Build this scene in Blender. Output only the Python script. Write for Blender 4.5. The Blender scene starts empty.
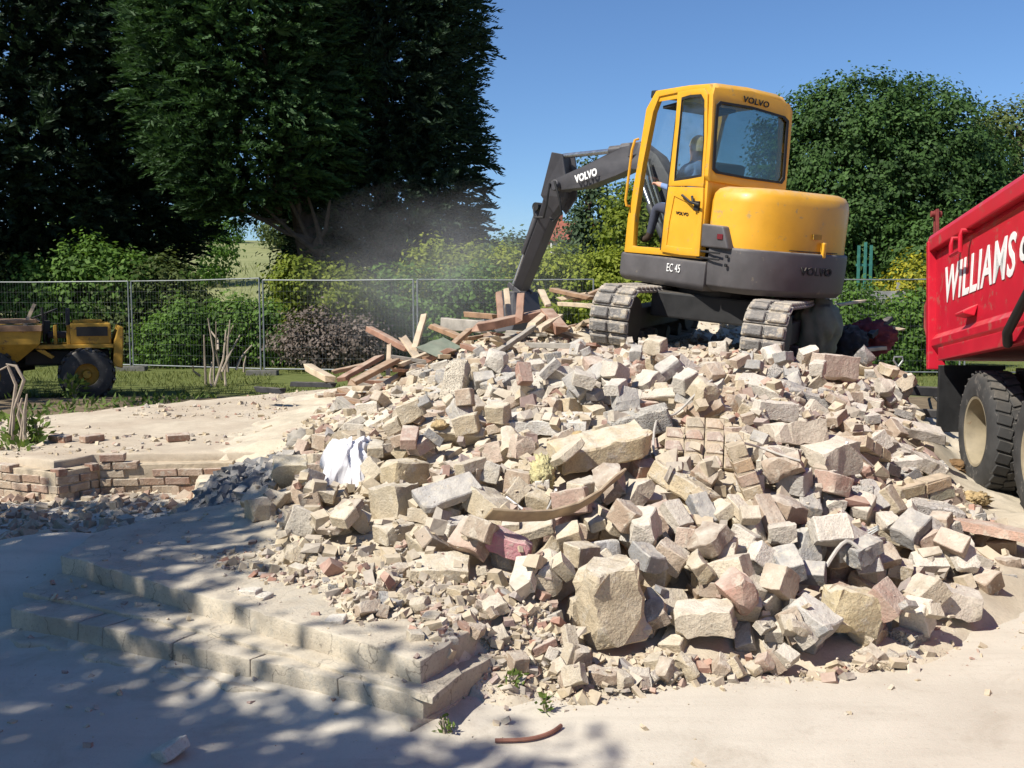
import bpy, bmesh, math, random
import numpy as np
from mathutils import Vector, Matrix, noise as mnoise

SC = bpy.context.scene
COL = SC.collection
RD = math.radians
random.seed(7)
RNG = np.random.default_rng(7)

# ------------------------------------------------------------------ camera, sky, sun, exposure
CAMZ, FPX = 1.6, 1000.0
PITCH = math.atan(84 / FPX)
cam = bpy.data.cameras.new('camera')
cam.sensor_width = 36.0
cam.lens = 36.0 * FPX / 1024
cam.clip_start, cam.clip_end = 0.05, 3000
camo = bpy.data.objects.new('camera', cam)
COL.objects.link(camo)
camo.location = (0, 0, CAMZ)
camo.rotation_euler = (math.pi / 2 - PITCH, 0, 0)
SC.camera = camo

SUN_EL = RD(47)
SUN_H = Vector((-0.80, -0.60, 0)).normalized()
SUNV = Vector((SUN_H.x * math.cos(SUN_EL), SUN_H.y * math.cos(SUN_EL), math.sin(SUN_EL)))
world = bpy.data.worlds.new('World')
SC.world = world
world.use_nodes = True
wn = world.node_tree
wn.nodes.clear()
sky = wn.nodes.new('ShaderNodeTexSky')
sky.sky_type = 'NISHITA'
sky.sun_disc = False
sky.sun_elevation = SUN_EL
sky.sun_rotation = math.atan2(SUNV.x, SUNV.y)
sky.altitude = 50
sky.air_density = 1.0
sky.dust_density = 0.0
sky.ozone_density = 6.0
bg = wn.nodes.new('ShaderNodeBackground')
bg.inputs['Strength'].default_value = 0.082
wo = wn.nodes.new('ShaderNodeOutputWorld')
tint = wn.nodes.new('ShaderNodeMix')          # cool white balance of the photograph, the same all over the sky
tint.data_type = 'RGBA'
tint.blend_type = 'MULTIPLY'
tint.inputs[0].default_value = 1.0
tint.inputs[7].default_value = (0.82, 0.93, 1.06, 1)
wn.links.new(sky.outputs[0], tint.inputs[6])
wn.links.new(tint.outputs[2], bg.inputs[0])
wn.links.new(bg.outputs[0], wo.inputs[0])
sl = bpy.data.lights.new('sun', 'SUN')
sl.energy = 5.0
sl.angle = RD(0.53)
sl.color = (1.0, 0.95, 0.85)
so = bpy.data.objects.new('sun', sl)
COL.objects.link(so)
so.rotation_euler = SUNV.to_track_quat('Z', 'Y').to_euler()
so.location = (-20, -10, 25)
SC.view_settings.view_transform = 'Standard'
SC.view_settings.look = 'None'
SC.view_settings.exposure = 0.55
SC.view_settings.gamma = 1.0
SC.view_settings.use_curve_mapping = False


# ------------------------------------------------------------------ pixel to place
def ray(px, py):
    x, u = (px - 512) / FPX, (384 - py) / FPX
    c, s = math.cos(PITCH), math.sin(PITCH)
    return Vector((x, c + u * s, -s + u * c))


def G(px, py, z=0.0):                    # where the sight line meets the level z
    r = ray(px, py)
    t = (z - CAMZ) / r.z
    return Vector((r.x * t, r.y * t, z))


def D(px, py, y):                        # the point of the sight line that is y metres off
    r = ray(px, py)
    t = y / r.y
    return Vector((r.x * t, y, CAMZ + r.z * t))


# ------------------------------------------------------------------ materials
MATS = {}


def N(nt, typ, **kw):
    n = nt.nodes.new(typ)
    for k, v in kw.items():
        if k in n.inputs:
            n.inputs[k].default_value = v
        else:
            setattr(n, k, v)
    return n


def new_mat(name):
    m = bpy.data.materials.new(name)
    m.use_nodes = True
    m.node_tree.nodes.clear()
    MATS[name] = m
    return m, m.node_tree


def mixc(nt, fac, a, b, blend='MIX'):
    n = nt.nodes.new('ShaderNodeMix')
    n.data_type = 'RGBA'
    n.blend_type = blend
    for sock, v in ((n.inputs[0], fac), (n.inputs[6], a), (n.inputs[7], b)):
        if hasattr(v, 'is_linked'):
            nt.links.new(v, sock)
        elif isinstance(v, (int, float)):
            sock.default_value = v
        else:
            sock.default_value = (v[0], v[1], v[2], 1)
    return n.outputs[2]


def ramp(nt, src, stops, interp='LINEAR'):
    r = nt.nodes.new('ShaderNodeValToRGB')
    r.color_ramp.interpolation = interp
    el = r.color_ramp.elements
    while len(el) < len(stops):
        el.new(0.5)
    for e, (p, c) in zip(el, stops):
        e.position = p
        e.color = (c, c, c, 1) if isinstance(c, (int, float)) else (c[0], c[1], c[2], 1)
    nt.links.new(src, r.inputs[0])
    return r.outputs[0]


def coords(nt, scale=None, obj=True):
    tc = nt.nodes.new('ShaderNodeTexCoord')
    if obj:
        return tc.outputs['Object']
    g = nt.nodes.new('ShaderNodeNewGeometry')
    return g.outputs['Position']


def noise_f(nt, vec, scale, detail=6, rough=0.6, dist=0.0):
    n = N(nt, 'ShaderNodeTexNoise', Scale=scale, Detail=detail, Roughness=rough, Distortion=dist)
    nt.links.new(vec, n.inputs['Vector'])
    return n.outputs['Fac']


def finish(nt, col, rough=0.8, metal=0.0, bump=None, bstr=0.3, bdist=0.01, spec=0.3, coat=0.0):
    b = nt.nodes.new('ShaderNodeBsdfPrincipled')
    o = nt.nodes.new('ShaderNodeOutputMaterial')
    if hasattr(col, 'is_linked'):
        nt.links.new(col, b.inputs['Base Color'])
    else:
        b.inputs['Base Color'].default_value = (*col, 1)
    if hasattr(rough, 'is_linked'):
        nt.links.new(rough, b.inputs['Roughness'])
    else:
        b.inputs['Roughness'].default_value = rough
    b.inputs['Metallic'].default_value = metal
    b.inputs['Specular IOR Level'].default_value = spec
    b.inputs['Coat Weight'].default_value = coat
    if bump is not None:
        bn = N(nt, 'ShaderNodeBump', Strength=bstr, Distance=bdist)
        nt.links.new(bump, bn.inputs['Height'])
        nt.links.new(bn.outputs[0], b.inputs['Normal'])
    nt.links.new(b.outputs[0], o.inputs[0])
    return b


def up_dust(nt, col, dust, amount=0.6, lo=0.35, hi=0.95, scale=9):
    g = nt.nodes.new('ShaderNodeNewGeometry')
    s = nt.nodes.new('ShaderNodeSeparateXYZ')
    nt.links.new(g.outputs['Normal'], s.inputs[0])
    nz = ramp(nt, s.outputs[2], [(lo, 0.0), (hi, 1.0)])
    nf = ramp(nt, noise_f(nt, g.outputs['Position'], scale, 5), [(0.35, 0.15), (0.65, 1.0)])
    m = N(nt, 'ShaderNodeMath', operation='MULTIPLY')
    nt.links.new(nz, m.inputs[0])
    nt.links.new(nf, m.inputs[1])
    m2 = N(nt, 'ShaderNodeMath', operation='MULTIPLY')
    nt.links.new(m.outputs[0], m2.inputs[0])
    m2.inputs[1].default_value = amount
    return mixc(nt, m2.outputs[0], col, dust)


DUST = (0.53, 0.455, 0.36)


def plain(name, col, var=0.25, scale=8, rough=0.7, metal=0, bstr=0.15, bscale=40, bdist=0.004,
          dust=0.0, spec=0.35, coat=0.0, world=False, wear=None):
    m, nt = new_mat(name)
    v = coords(nt, obj=not world)
    f = noise_f(nt, v, scale)
    lo = tuple(c * (1 - var) for c in col)
    hi = tuple(min(1, c * (1 + var)) for c in col)
    c = mixc(nt, ramp(nt, f, [(0.3, 0.0), (0.7, 1.0)]), lo, hi)
    if wear:
        wf = ramp(nt, noise_f(nt, v, wear[1], 8, 0.7), [(wear[2], 0.0), (wear[2] + 0.06, 1.0)])
        c = mixc(nt, wf, c, wear[0])
    if dust:
        c = up_dust(nt, c, DUST, dust)
    rr = ramp(nt, f, [(0.2, max(0.02, rough - 0.1)), (0.8, min(1, rough + 0.12))])
    finish(nt, c, rr, metal, noise_f(nt, v, bscale, 4), bstr, bdist, spec, coat)
    return m


def foliage(name, dark, light, trans=0.35, nscale=0.8):
    m, nt = new_mat(name)
    g = nt.nodes.new('ShaderNodeNewGeometry')
    nf = noise_f(nt, g.outputs['Position'], nscale, 3)
    ad = N(nt, 'ShaderNodeMath', operation='ADD')
    sc = N(nt, 'ShaderNodeMath', operation='MULTIPLY')
    sc.inputs[1].default_value = 0.45
    nt.links.new(g.outputs['Random Per Island'], sc.inputs[0])
    nt.links.new(nf, ad.inputs[0])
    nt.links.new(sc.outputs[0], ad.inputs[1])
    c = mixc(nt, ramp(nt, ad.outputs[0], [(0.4, 0.0), (1.0, 1.0)]), dark, light)
    p = nt.nodes.new('ShaderNodeBsdfPrincipled')
    p.inputs['Roughness'].default_value = 0.65
    p.inputs['Specular IOR Level'].default_value = 0.25
    nt.links.new(c, p.inputs['Base Color'])
    t = nt.nodes.new('ShaderNodeBsdfTranslucent')
    nt.links.new(mixc(nt, 0.4, c, (light[0] * 1.2, light[1] * 1.3, light[2] * 0.6)), t.inputs[0])
    mx = nt.nodes.new('ShaderNodeMixShader')
    mx.inputs[0].default_value = trans
    nt.links.new(p.outputs[0], mx.inputs[1])
    nt.links.new(t.outputs[0], mx.inputs[2])
    o = nt.nodes.new('ShaderNodeOutputMaterial')
    nt.links.new(mx.outputs[0], o.inputs[0])
    return m


def glass(name, tint, refl=0.12, dirt=0.12, dirtcol=(0.35, 0.36, 0.34)):
    m, nt = new_mat(name)
    tr = nt.nodes.new('ShaderNodeBsdfTransparent')
    tr.inputs[0].default_value = (*tint, 1)
    gl = N(nt, 'ShaderNodeBsdfGlossy', Roughness=0.04)
    df = nt.nodes.new('ShaderNodeBsdfDiffuse')
    df.inputs[0].default_value = (*dirtcol, 1)
    lw = N(nt, 'ShaderNodeLayerWeight', Blend=0.35)
    mm = N(nt, 'ShaderNodeMath', operation='MULTIPLY_ADD')
    nt.links.new(lw.outputs[1], mm.inputs[0])
    mm.inputs[1].default_value = 0.18
    mm.inputs[2].default_value = refl * 0.4
    a = nt.nodes.new('ShaderNodeMixShader')
    nt.links.new(mm.outputs[0], a.inputs[0])
    nt.links.new(tr.outputs[0], a.inputs[1])
    nt.links.new(gl.outputs[0], a.inputs[2])
    b = nt.nodes.new('ShaderNodeMixShader')
    f = ramp(nt, noise_f(nt, coords(nt), 4, 6), [(0.35, dirt * 0.3), (0.75, dirt * 1.6)])
    nt.links.new(f, b.inputs[0])
    nt.links.new(a.outputs[0], b.inputs[1])
    nt.links.new(df.outputs[0], b.inputs[2])
    o = nt.nodes.new('ShaderNodeOutputMaterial')
    nt.links.new(b.outputs[0], o.inputs[0])
    return m


plain('yellow', (0.66, 0.335, 0.022), 0.09, 3, 0.42, bstr=0.04, dust=0.45, spec=0.45, coat=0.08,
      wear=((0.42, 0.27, 0.085), 9, 0.59))
plain('old_yellow', (0.37, 0.215, 0.03), 0.3, 5, 0.6, bstr=0.1, wear=((0.11, 0.065, 0.03), 6, 0.58))
plain('dark_grey', (0.082, 0.076, 0.078), 0.2, 4, 0.5, bstr=0.12, bscale=120, bdist=0.002, dust=0.45,
      wear=((0.17, 0.145, 0.115), 7, 0.62))
plain('arm_grey', (0.062, 0.06, 0.066), 0.15, 5, 0.45, dust=0.3, wear=((0.2, 0.17, 0.14), 9, 0.66))
plain('black', (0.018, 0.018, 0.019), 0.3, 8, 0.6, dust=0.2)
plain('chrome', (0.55, 0.55, 0.56), 0.1, 8, 0.25, metal=0.9)
plain('steel', (0.33, 0.34, 0.34), 0.25, 12, 0.5, metal=0.6)
plain('galvanised', (0.19, 0.205, 0.21), 0.25, 14, 0.5, metal=0.35)
plain('track_rubber', (0.20, 0.19, 0.18), 0.4, 11, 0.95, bstr=0.8, bscale=40, bdist=0.02, dust=0.7, wear=((0.40, 0.35, 0.28), 12, 0.52))
plain('tyre', (0.045, 0.044, 0.043), 0.3, 8, 0.85, bstr=0.3, bscale=60, dust=0.25,
      wear=((0.12, 0.11, 0.1), 10, 0.58))
plain('rim_cream', (0.28, 0.235, 0.16), 0.2, 8, 0.6, wear=((0.22, 0.15, 0.09), 9, 0.6))
plain('truck_red', (0.50, 0.012, 0.030), 0.12, 2.2, 0.42, bstr=0.05, dust=0.35, spec=0.4,
      wear=((0.38, 0.075, 0.065), 7, 0.57))
plain('rusty_red', (0.20, 0.035, 0.03), 0.35, 9, 0.75, bstr=0.2)
plain('letter_white', (0.78, 0.77, 0.75), 0.06, 10, 0.5)
plain('letter_dark', (0.016, 0.014, 0.016), 0.2, 10, 0.6)
plain('lamp_red', (0.13, 0.01, 0.012), 0.2, 10, 0.25, spec=0.6)
plain('sticker_lime', (0.62, 0.75, 0.03), 0.1, 20, 0.5)
plain('seat_fabric', (0.045, 0.044, 0.048), 0.3, 15, 0.9)
plain('shirt_blue', (0.16, 0.24, 0.42), 0.15, 8, 0.9)
plain('trousers', (0.05, 0.055, 0.08), 0.2, 8, 0.9)
plain('skin', (0.55, 0.30, 0.21), 0.08, 12, 0.55)
plain('hair', (0.48, 0.37, 0.22), 0.25, 60, 0.7, bstr=0.5, bscale=120)
plain('boot', (0.05, 0.035, 0.025), 0.2, 12, 0.7)
plain('bark', (0.075, 0.055, 0.042), 0.35, 6, 0.95, bstr=0.8, bscale=20, bdist=0.03)
plain('pale_bark', (0.33, 0.27, 0.21), 0.3, 7, 0.9, bstr=0.3)
plain('timber_red', (0.27, 0.15, 0.105), 0.35, 6, 0.85, bstr=0.4, bscale=30, dust=0.5)
plain('timber_pale', (0.48, 0.38, 0.27), 0.3, 6, 0.85, bstr=0.4, bscale=30, dust=0.35)
plain('timber_brown', (0.27, 0.165, 0.10), 0.4, 6, 0.85, bstr=0.4, bscale=30, dust=0.45)
plain('timber_grey', (0.30, 0.275, 0.24), 0.3, 7, 0.9, bstr=0.4, bscale=30, dust=0.4)
plain('weathered_board', (0.27, 0.265, 0.25), 0.3, 4, 0.9, bstr=0.4, bscale=25)
plain('burnt_black', (0.03, 0.03, 0.033), 0.4, 8, 0.8, bstr=0.4, dust=0.25)
plain('white_cloth', (0.70, 0.685, 0.70), 0.05, 6, 0.95, bstr=0.25, bscale=70)
plain('green_sheet', (0.16, 0.19, 0.145), 0.25, 5, 0.85, bstr=0.2, dust=0.2)
plain('maroon_cloth', (0.17, 0.035, 0.04), 0.3, 6, 0.9, bstr=0.3)
plain('insulation_yellow', (0.56, 0.50, 0.27), 0.25, 20, 1.0, bstr=0.8, bscale=60, bdist=0.02)
plain('insulation_orange', (0.46, 0.34, 0.18), 0.3, 20, 1.0, bstr=0.8, bscale=60, bdist=0.02)
plain('rag_brown', (0.19, 0.115, 0.055), 0.35, 14, 1.0, bstr=0.8, bscale=50, bdist=0.015)
plain('cable_grey', (0.42, 0.39, 0.35), 0.2, 20, 0.7)
plain('cable_rust', (0.22, 0.10, 0.07), 0.3, 20, 0.8)
plain('curved_strip', (0.42, 0.32, 0.20), 0.3, 9, 0.75, dust=0.4)
plain('foot_block', (0.12, 0.115, 0.105), 0.3, 10, 0.95, bstr=0.4)
plain('green_paint', (0.04, 0.16, 0.13), 0.25, 9, 0.6)
plain('roof_red', (0.26, 0.085, 0.055), 0.3, 3, 0.9, bstr=0.4)
plain('house_white', (0.62, 0.60, 0.56), 0.1, 1.5, 0.9)
plain('window_dark', (0.05, 0.06, 0.07), 0.2, 2, 0.2, spec=0.6)
plain('brick_mortar', (0.44, 0.36, 0.26), 0.25, 14, 0.95, bstr=0.6, bscale=60, bdist=0.01)
glass('cab_glass', (0.78, 0.84, 0.85), 0.12, 0.05)
glass('rear_glass', (0.62, 0.70, 0.69), 0.10, 0.02)
glass('house_glass', (0.3, 0.34, 0.36), 0.5, 0.1)

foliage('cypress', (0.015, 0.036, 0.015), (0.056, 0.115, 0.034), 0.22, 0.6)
foliage('cypress_shaded', (0.010, 0.022, 0.013), (0.035, 0.066, 0.032), 0.2, 0.6)  # darker copy of the cypress green: shade of the neighbouring trees put into the colour
foliage('holm', (0.020, 0.046, 0.012), (0.075, 0.145, 0.034), 0.3, 0.7)
foliage('mid_green', (0.04, 0.085, 0.016), (0.135, 0.24, 0.042), 0.4, 0.9)
foliage('olive_green', (0.035, 0.06, 0.016), (0.12, 0.15, 0.04), 0.3, 0.9)
foliage('lime_green', (0.085, 0.13, 0.014), (0.23, 0.27, 0.035), 0.4, 0.9)
foliage('hedge_green', (0.14, 0.19, 0.025), (0.34, 0.38, 0.055), 0.45, 1.0)
foliage('bluish_far', (0.035, 0.065, 0.030), (0.085, 0.13, 0.06), 0.3, 0.4)
foliage('purple_twig', (0.10, 0.075, 0.062), (0.22, 0.175, 0.15), 0.25, 1.5)
foliage('flower_yellow', (0.14, 0.17, 0.02), (0.46, 0.40, 0.03), 0.35, 2.0)
foliage('grass', (0.07, 0.095, 0.022), (0.20, 0.21, 0.06), 0.35, 0.8)
foliage('weed', (0.05, 0.10, 0.02), (0.16, 0.22, 0.05), 0.35, 3)


# rubble: one material, each object carries its own stone colour
def rubble_mat(name, rough_amt=1.0, pits=False):
    m, nt = new_mat(name)
    v = coords(nt)
    oi = nt.nodes.new('ShaderNodeObjectInfo')
    ofs = N(nt, 'ShaderNodeVectorMath', operation='ADD')
    nt.links.new(v, ofs.inputs[0])
    sc = N(nt, 'ShaderNodeVectorMath', operation='SCALE')
    nt.links.new(oi.outputs['Location'], sc.inputs[0])
    sc.inputs['Scale'].default_value = 7.3
    nt.links.new(sc.outputs[0], ofs.inputs[1])
    v = ofs.outputs[0]
    f1 = noise_f(nt, v, 7, 8, 0.65)
    c = mixc(nt, ramp(nt, f1, [(0.3, 0.0), (0.75, 1.0)]), (0.74, 0.72, 0.70), (1.12, 1.10, 1.08))
    c = mixc(nt, 1.0, oi.outputs['Color'], c, 'MULTIPLY')
    f2 = noise_f(nt, v, 13, 8, 0.7)
    c = mixc(nt, ramp(nt, f2, [(0.55, 0.0), (0.62, 0.75)]), c, (0.52, 0.46, 0.37))
    f3 = noise_f(nt, v, 90, 3, 0.7)
    c = mixc(nt, ramp(nt, f3, [(0.36, 0.45), (0.5, 0.0)]), c, (0.20, 0.17, 0.13))
    c = mixc(nt, ramp(nt, noise_f(nt, v, 5, 4), [(0.4, 0.0), (0.75, 0.4)]), c, (0.57, 0.515, 0.425))
    c = up_dust(nt, c, (0.63, 0.58, 0.495), 0.7, 0.3, 0.95, 14)
    h = mixc(nt, 0.45, f2, f3)
    f5 = noise_f(nt, v, 26, 5, 0.6)
    h = mixc(nt, 0.45, h, f5)
    if pits:
        vo = N(nt, 'ShaderNodeTexVoronoi', Scale=95.0)
        vd = N(nt, 'ShaderNodeVectorMath', operation='ADD')
        nt.links.new(v, vd.inputs[0])
        nzv = N(nt, 'ShaderNodeTexNoise', Scale=30.0, Detail=3.0)
        nt.links.new(v, nzv.inputs['Vector'])
        nsc = N(nt, 'ShaderNodeVectorMath', operation='SCALE')
        nsc.inputs['Scale'].default_value = .03
        nt.links.new(nzv.outputs['Color'], nsc.inputs[0])
        nt.links.new(nsc.outputs[0], vd.inputs[1])
        nt.links.new(vd.outputs[0], vo.inputs['Vector'])
        pf = ramp(nt, vo.outputs['Distance'], [(0.1, 0.0), (0.5, 1.0)])
        c = mixc(nt, ramp(nt, vo.outputs['Distance'], [(0.06, 0.2), (0.30, 0.0)]), c, (0.24, 0.23, 0.22))
        h = mixc(nt, 0.35, h, pf)
    finish(nt, c, 0.95, 0, h, 0.85, 0.022 * rough_amt, 0.15)


rubble_mat('rubble')
rubble_mat('rubble_pitted', 1.3, True)


def fragment_mat(name, stops):
    m, nt = new_mat(name)
    g = nt.nodes.new('ShaderNodeNewGeometry')
    c = ramp(nt, g.outputs['Random Per Island'], stops)
    f = noise_f(nt, g.outputs['Position'], 40, 5)
    c = mixc(nt, 1.0, c, ramp(nt, f, [(0.3, 0.8), (0.7, 1.1)]), 'MULTIPLY')
    c = up_dust(nt, c, DUST, 0.6)
    finish(nt, c, 0.95, 0, f, 0.5, 0.006, 0.15)


fragment_mat('fragments', [(0.0, (0.50, 0.42, 0.31)), (0.35, (0.44, 0.36, 0.25)), (0.6, (0.52, 0.46, 0.38)),
                           (0.78, (0.33, 0.29, 0.25)), (0.9, (0.36, 0.20, 0.15)), (1.0, (0.30, 0.30, 0.30))])
fragment_mat('fragments_dark', [(0.0, (0.46, 0.39, 0.29)), (0.5, (0.42, 0.35, 0.26)), (0.85, (0.36, 0.23, 0.17)),
                                (1.0, (0.42, 0.38, 0.33))])


fragment_mat('fragments_ash', [(0.0, (0.20, 0.20, 0.205)), (0.5, (0.30, 0.29, 0.28)), (1.0, (0.38, 0.35, 0.31))])


def dust_ground(name, base=(0.50, 0.43, 0.35), dark=(0.36, 0.31, 0.26), bd=0.012, big=0.6):
    m, nt = new_mat(name)
    v = coords(nt, obj=False)
    f1 = noise_f(nt, v, big, 7, 0.6, 0.4)
    c = mixc(nt, ramp(nt, f1, [(0.32, 0.0), (0.6, 1.0)]), dark, base)
    f2 = noise_f(nt, v, 7, 8, 0.7)
    c = mixc(nt, ramp(nt, f2, [(0.35, 0.4), (0.6, 0.0)]), c, tuple(x * 0.78 for x in dark))
    f3 = noise_f(nt, v, 60, 6, 0.75)
    c = mixc(nt, ramp(nt, f3, [(0.32, 0.4), (0.48, 0.0)]), c, tuple(x * 0.6 for x in dark))
    h = mixc(nt, 0.5, f2, f3)
    finish(nt, c, 0.95, 0, h, 0.55, bd, 0.12)
    return m


dust_ground('mound_soil', (0.58, 0.51, 0.40), (0.48, 0.41, 0.31), 0.02, 1.6)
dust_ground('slab_top', (0.55, 0.475, 0.37), (0.44, 0.36, 0.275), 0.015, 1.1)
def step_mat():
    m, nt = new_mat('step_concrete')
    v = coords(nt, obj=False)
    f1 = noise_f(nt, v, 2.2, 8, .65, .4)
    c = mixc(nt, ramp(nt, f1, [(.34, 0.0), (.6, 1.0)]), (0.40, 0.345, 0.27), (0.56, 0.49, 0.385))
    f2 = noise_f(nt, v, 9, 9, .72)
    c = mixc(nt, ramp(nt, f2, [(.52, 0.0), (.6, .6)]), c, (0.36, 0.335, 0.29))
    f3 = noise_f(nt, v, 70, 6, .75)
    c = mixc(nt, ramp(nt, f3, [(.34, .6), (.47, 0.0)]), c, (0.25, 0.22, 0.18))
    vo = N(nt, 'ShaderNodeTexVoronoi', Scale=2.6, feature='DISTANCE_TO_EDGE')
    wv = N(nt, 'ShaderNodeVectorMath', operation='ADD')
    nz = N(nt, 'ShaderNodeTexNoise', Scale=5.0, Detail=5.0)
    nt.links.new(v, nz.inputs['Vector'])
    sc = N(nt, 'ShaderNodeVectorMath', operation='SCALE')
    sc.inputs['Scale'].default_value = .35
    nt.links.new(nz.outputs['Color'], sc.inputs[0])
    nt.links.new(v, wv.inputs[0])
    nt.links.new(sc.outputs[0], wv.inputs[1])
    nt.links.new(wv.outputs[0], vo.inputs['Vector'])
    cr = ramp(nt, vo.outputs['Distance'], [(0.0, .8), (.012, 0.0)])
    c = mixc(nt, cr, c, (0.16, 0.14, 0.115))
    c = up_dust(nt, c, (0.58, 0.52, 0.42), .6, .3, .95, 5)
    h = mixc(nt, .5, f2, f3)
    finish(nt, c, .95, 0, h, .8, .015, .12)


step_mat()
dust_ground('ash_soil', (0.24, 0.235, 0.235), (0.13, 0.13, 0.135), 0.02, 2.5)


def ground_mat():
    m, nt = new_mat('ground')
    v = coords(nt, obj=False)
    s = nt.nodes.new('ShaderNodeSeparateXYZ')
    nt.links.new(v, s.inputs[0])
    f1 = noise_f(nt, v, 0.45, 8, 0.62, 0.5)
    f2 = noise_f(nt, v, 5, 8, 0.7)
    f3 = noise_f(nt, v, 55, 6, 0.75)
    # pale demolition dust over the yard
    yard = mixc(nt, ramp(nt, f1, [(0.36, 0.0), (0.62, 1.0)]), (0.46, 0.415, 0.345), (0.59, 0.54, 0.455))
    st = N(nt, 'ShaderNodeMapping')
    st.inputs['Rotation'].default_value = (0, 0, RD(62))
    st.inputs['Scale'].default_value = (0.5, 5.0, 1)
    nt.links.new(v, st.inputs[0])
    f4 = noise_f(nt, st.outputs[0], 1.6, 6, 0.6)
    yard = mixc(nt, ramp(nt, f4, [(0.36, 0.3), (0.52, 0.0)]), yard, (0.40, 0.355, 0.29))
    yard = mixc(nt, ramp(nt, f3, [(0.30, 0.45), (0.42, 0.0)]), yard, (0.27, 0.235, 0.19))
    f6 = noise_f(nt, v, 2.3, 9, 0.75, 0.6)
    yard = mixc(nt, ramp(nt, f6, [(0.34, 0.55), (0.46, 0.0)]), yard, (0.38, 0.33, 0.265))
    vk = N(nt, 'ShaderNodeTexVoronoi', Scale=120.0)
    nt.links.new(v, vk.inputs['Vector'])
    yard = mixc(nt, ramp(nt, vk.outputs['Distance'], [(0.10, 0.55), (0.2, 0.0)]), yard, (0.33, 0.29, 0.24))
    # brown soil then grass further off
    soil = mixc(nt, ramp(nt, f2, [(0.35, 0.0), (0.65, 1.0)]), (0.10, 0.075, 0.05), (0.22, 0.17, 0.11))
    gr = mixc(nt, ramp(nt, f2, [(0.3, 0.0), (0.7, 1.0)]), (0.075, 0.10, 0.028), (0.15, 0.165, 0.055))
    fld = mixc(nt, ramp(nt, noise_f(nt, v, 0.5, 8, 0.7), [(0.3, 0.0), (0.7, 1.0)]), (0.16, 0.18, 0.075), (0.27, 0.27, 0.13))

    def edge(lo, hi, amp):
        a = N(nt, 'ShaderNodeMath', operation='MULTIPLY_ADD')
        nt.links.new(f2, a.inputs[0])
        a.inputs[1].default_value = amp
        nt.links.new(s.outputs[1], a.inputs[2])
        mr = N(nt, 'ShaderNodeMapRange')
        mr.inputs[1].default_value = lo + amp * 0.5
        mr.inputs[2].default_value = hi + amp * 0.5
        nt.links.new(a.outputs[0], mr.inputs[0])
        return mr.outputs[0]
    c = mixc(nt, edge(10.5, 12.2, 2.0), yard, soil)
    c = mixc(nt, edge(16.0, 17.0, 1.5), c, gr)
    c = mixc(nt, edge(27, 30, 1.0), c, fld)
    h = mixc(nt, 0.5, f2, f3)
    finish(nt, c, 0.95, 0, h, 0.45, 0.010, 0.12)


ground_mat()


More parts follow.
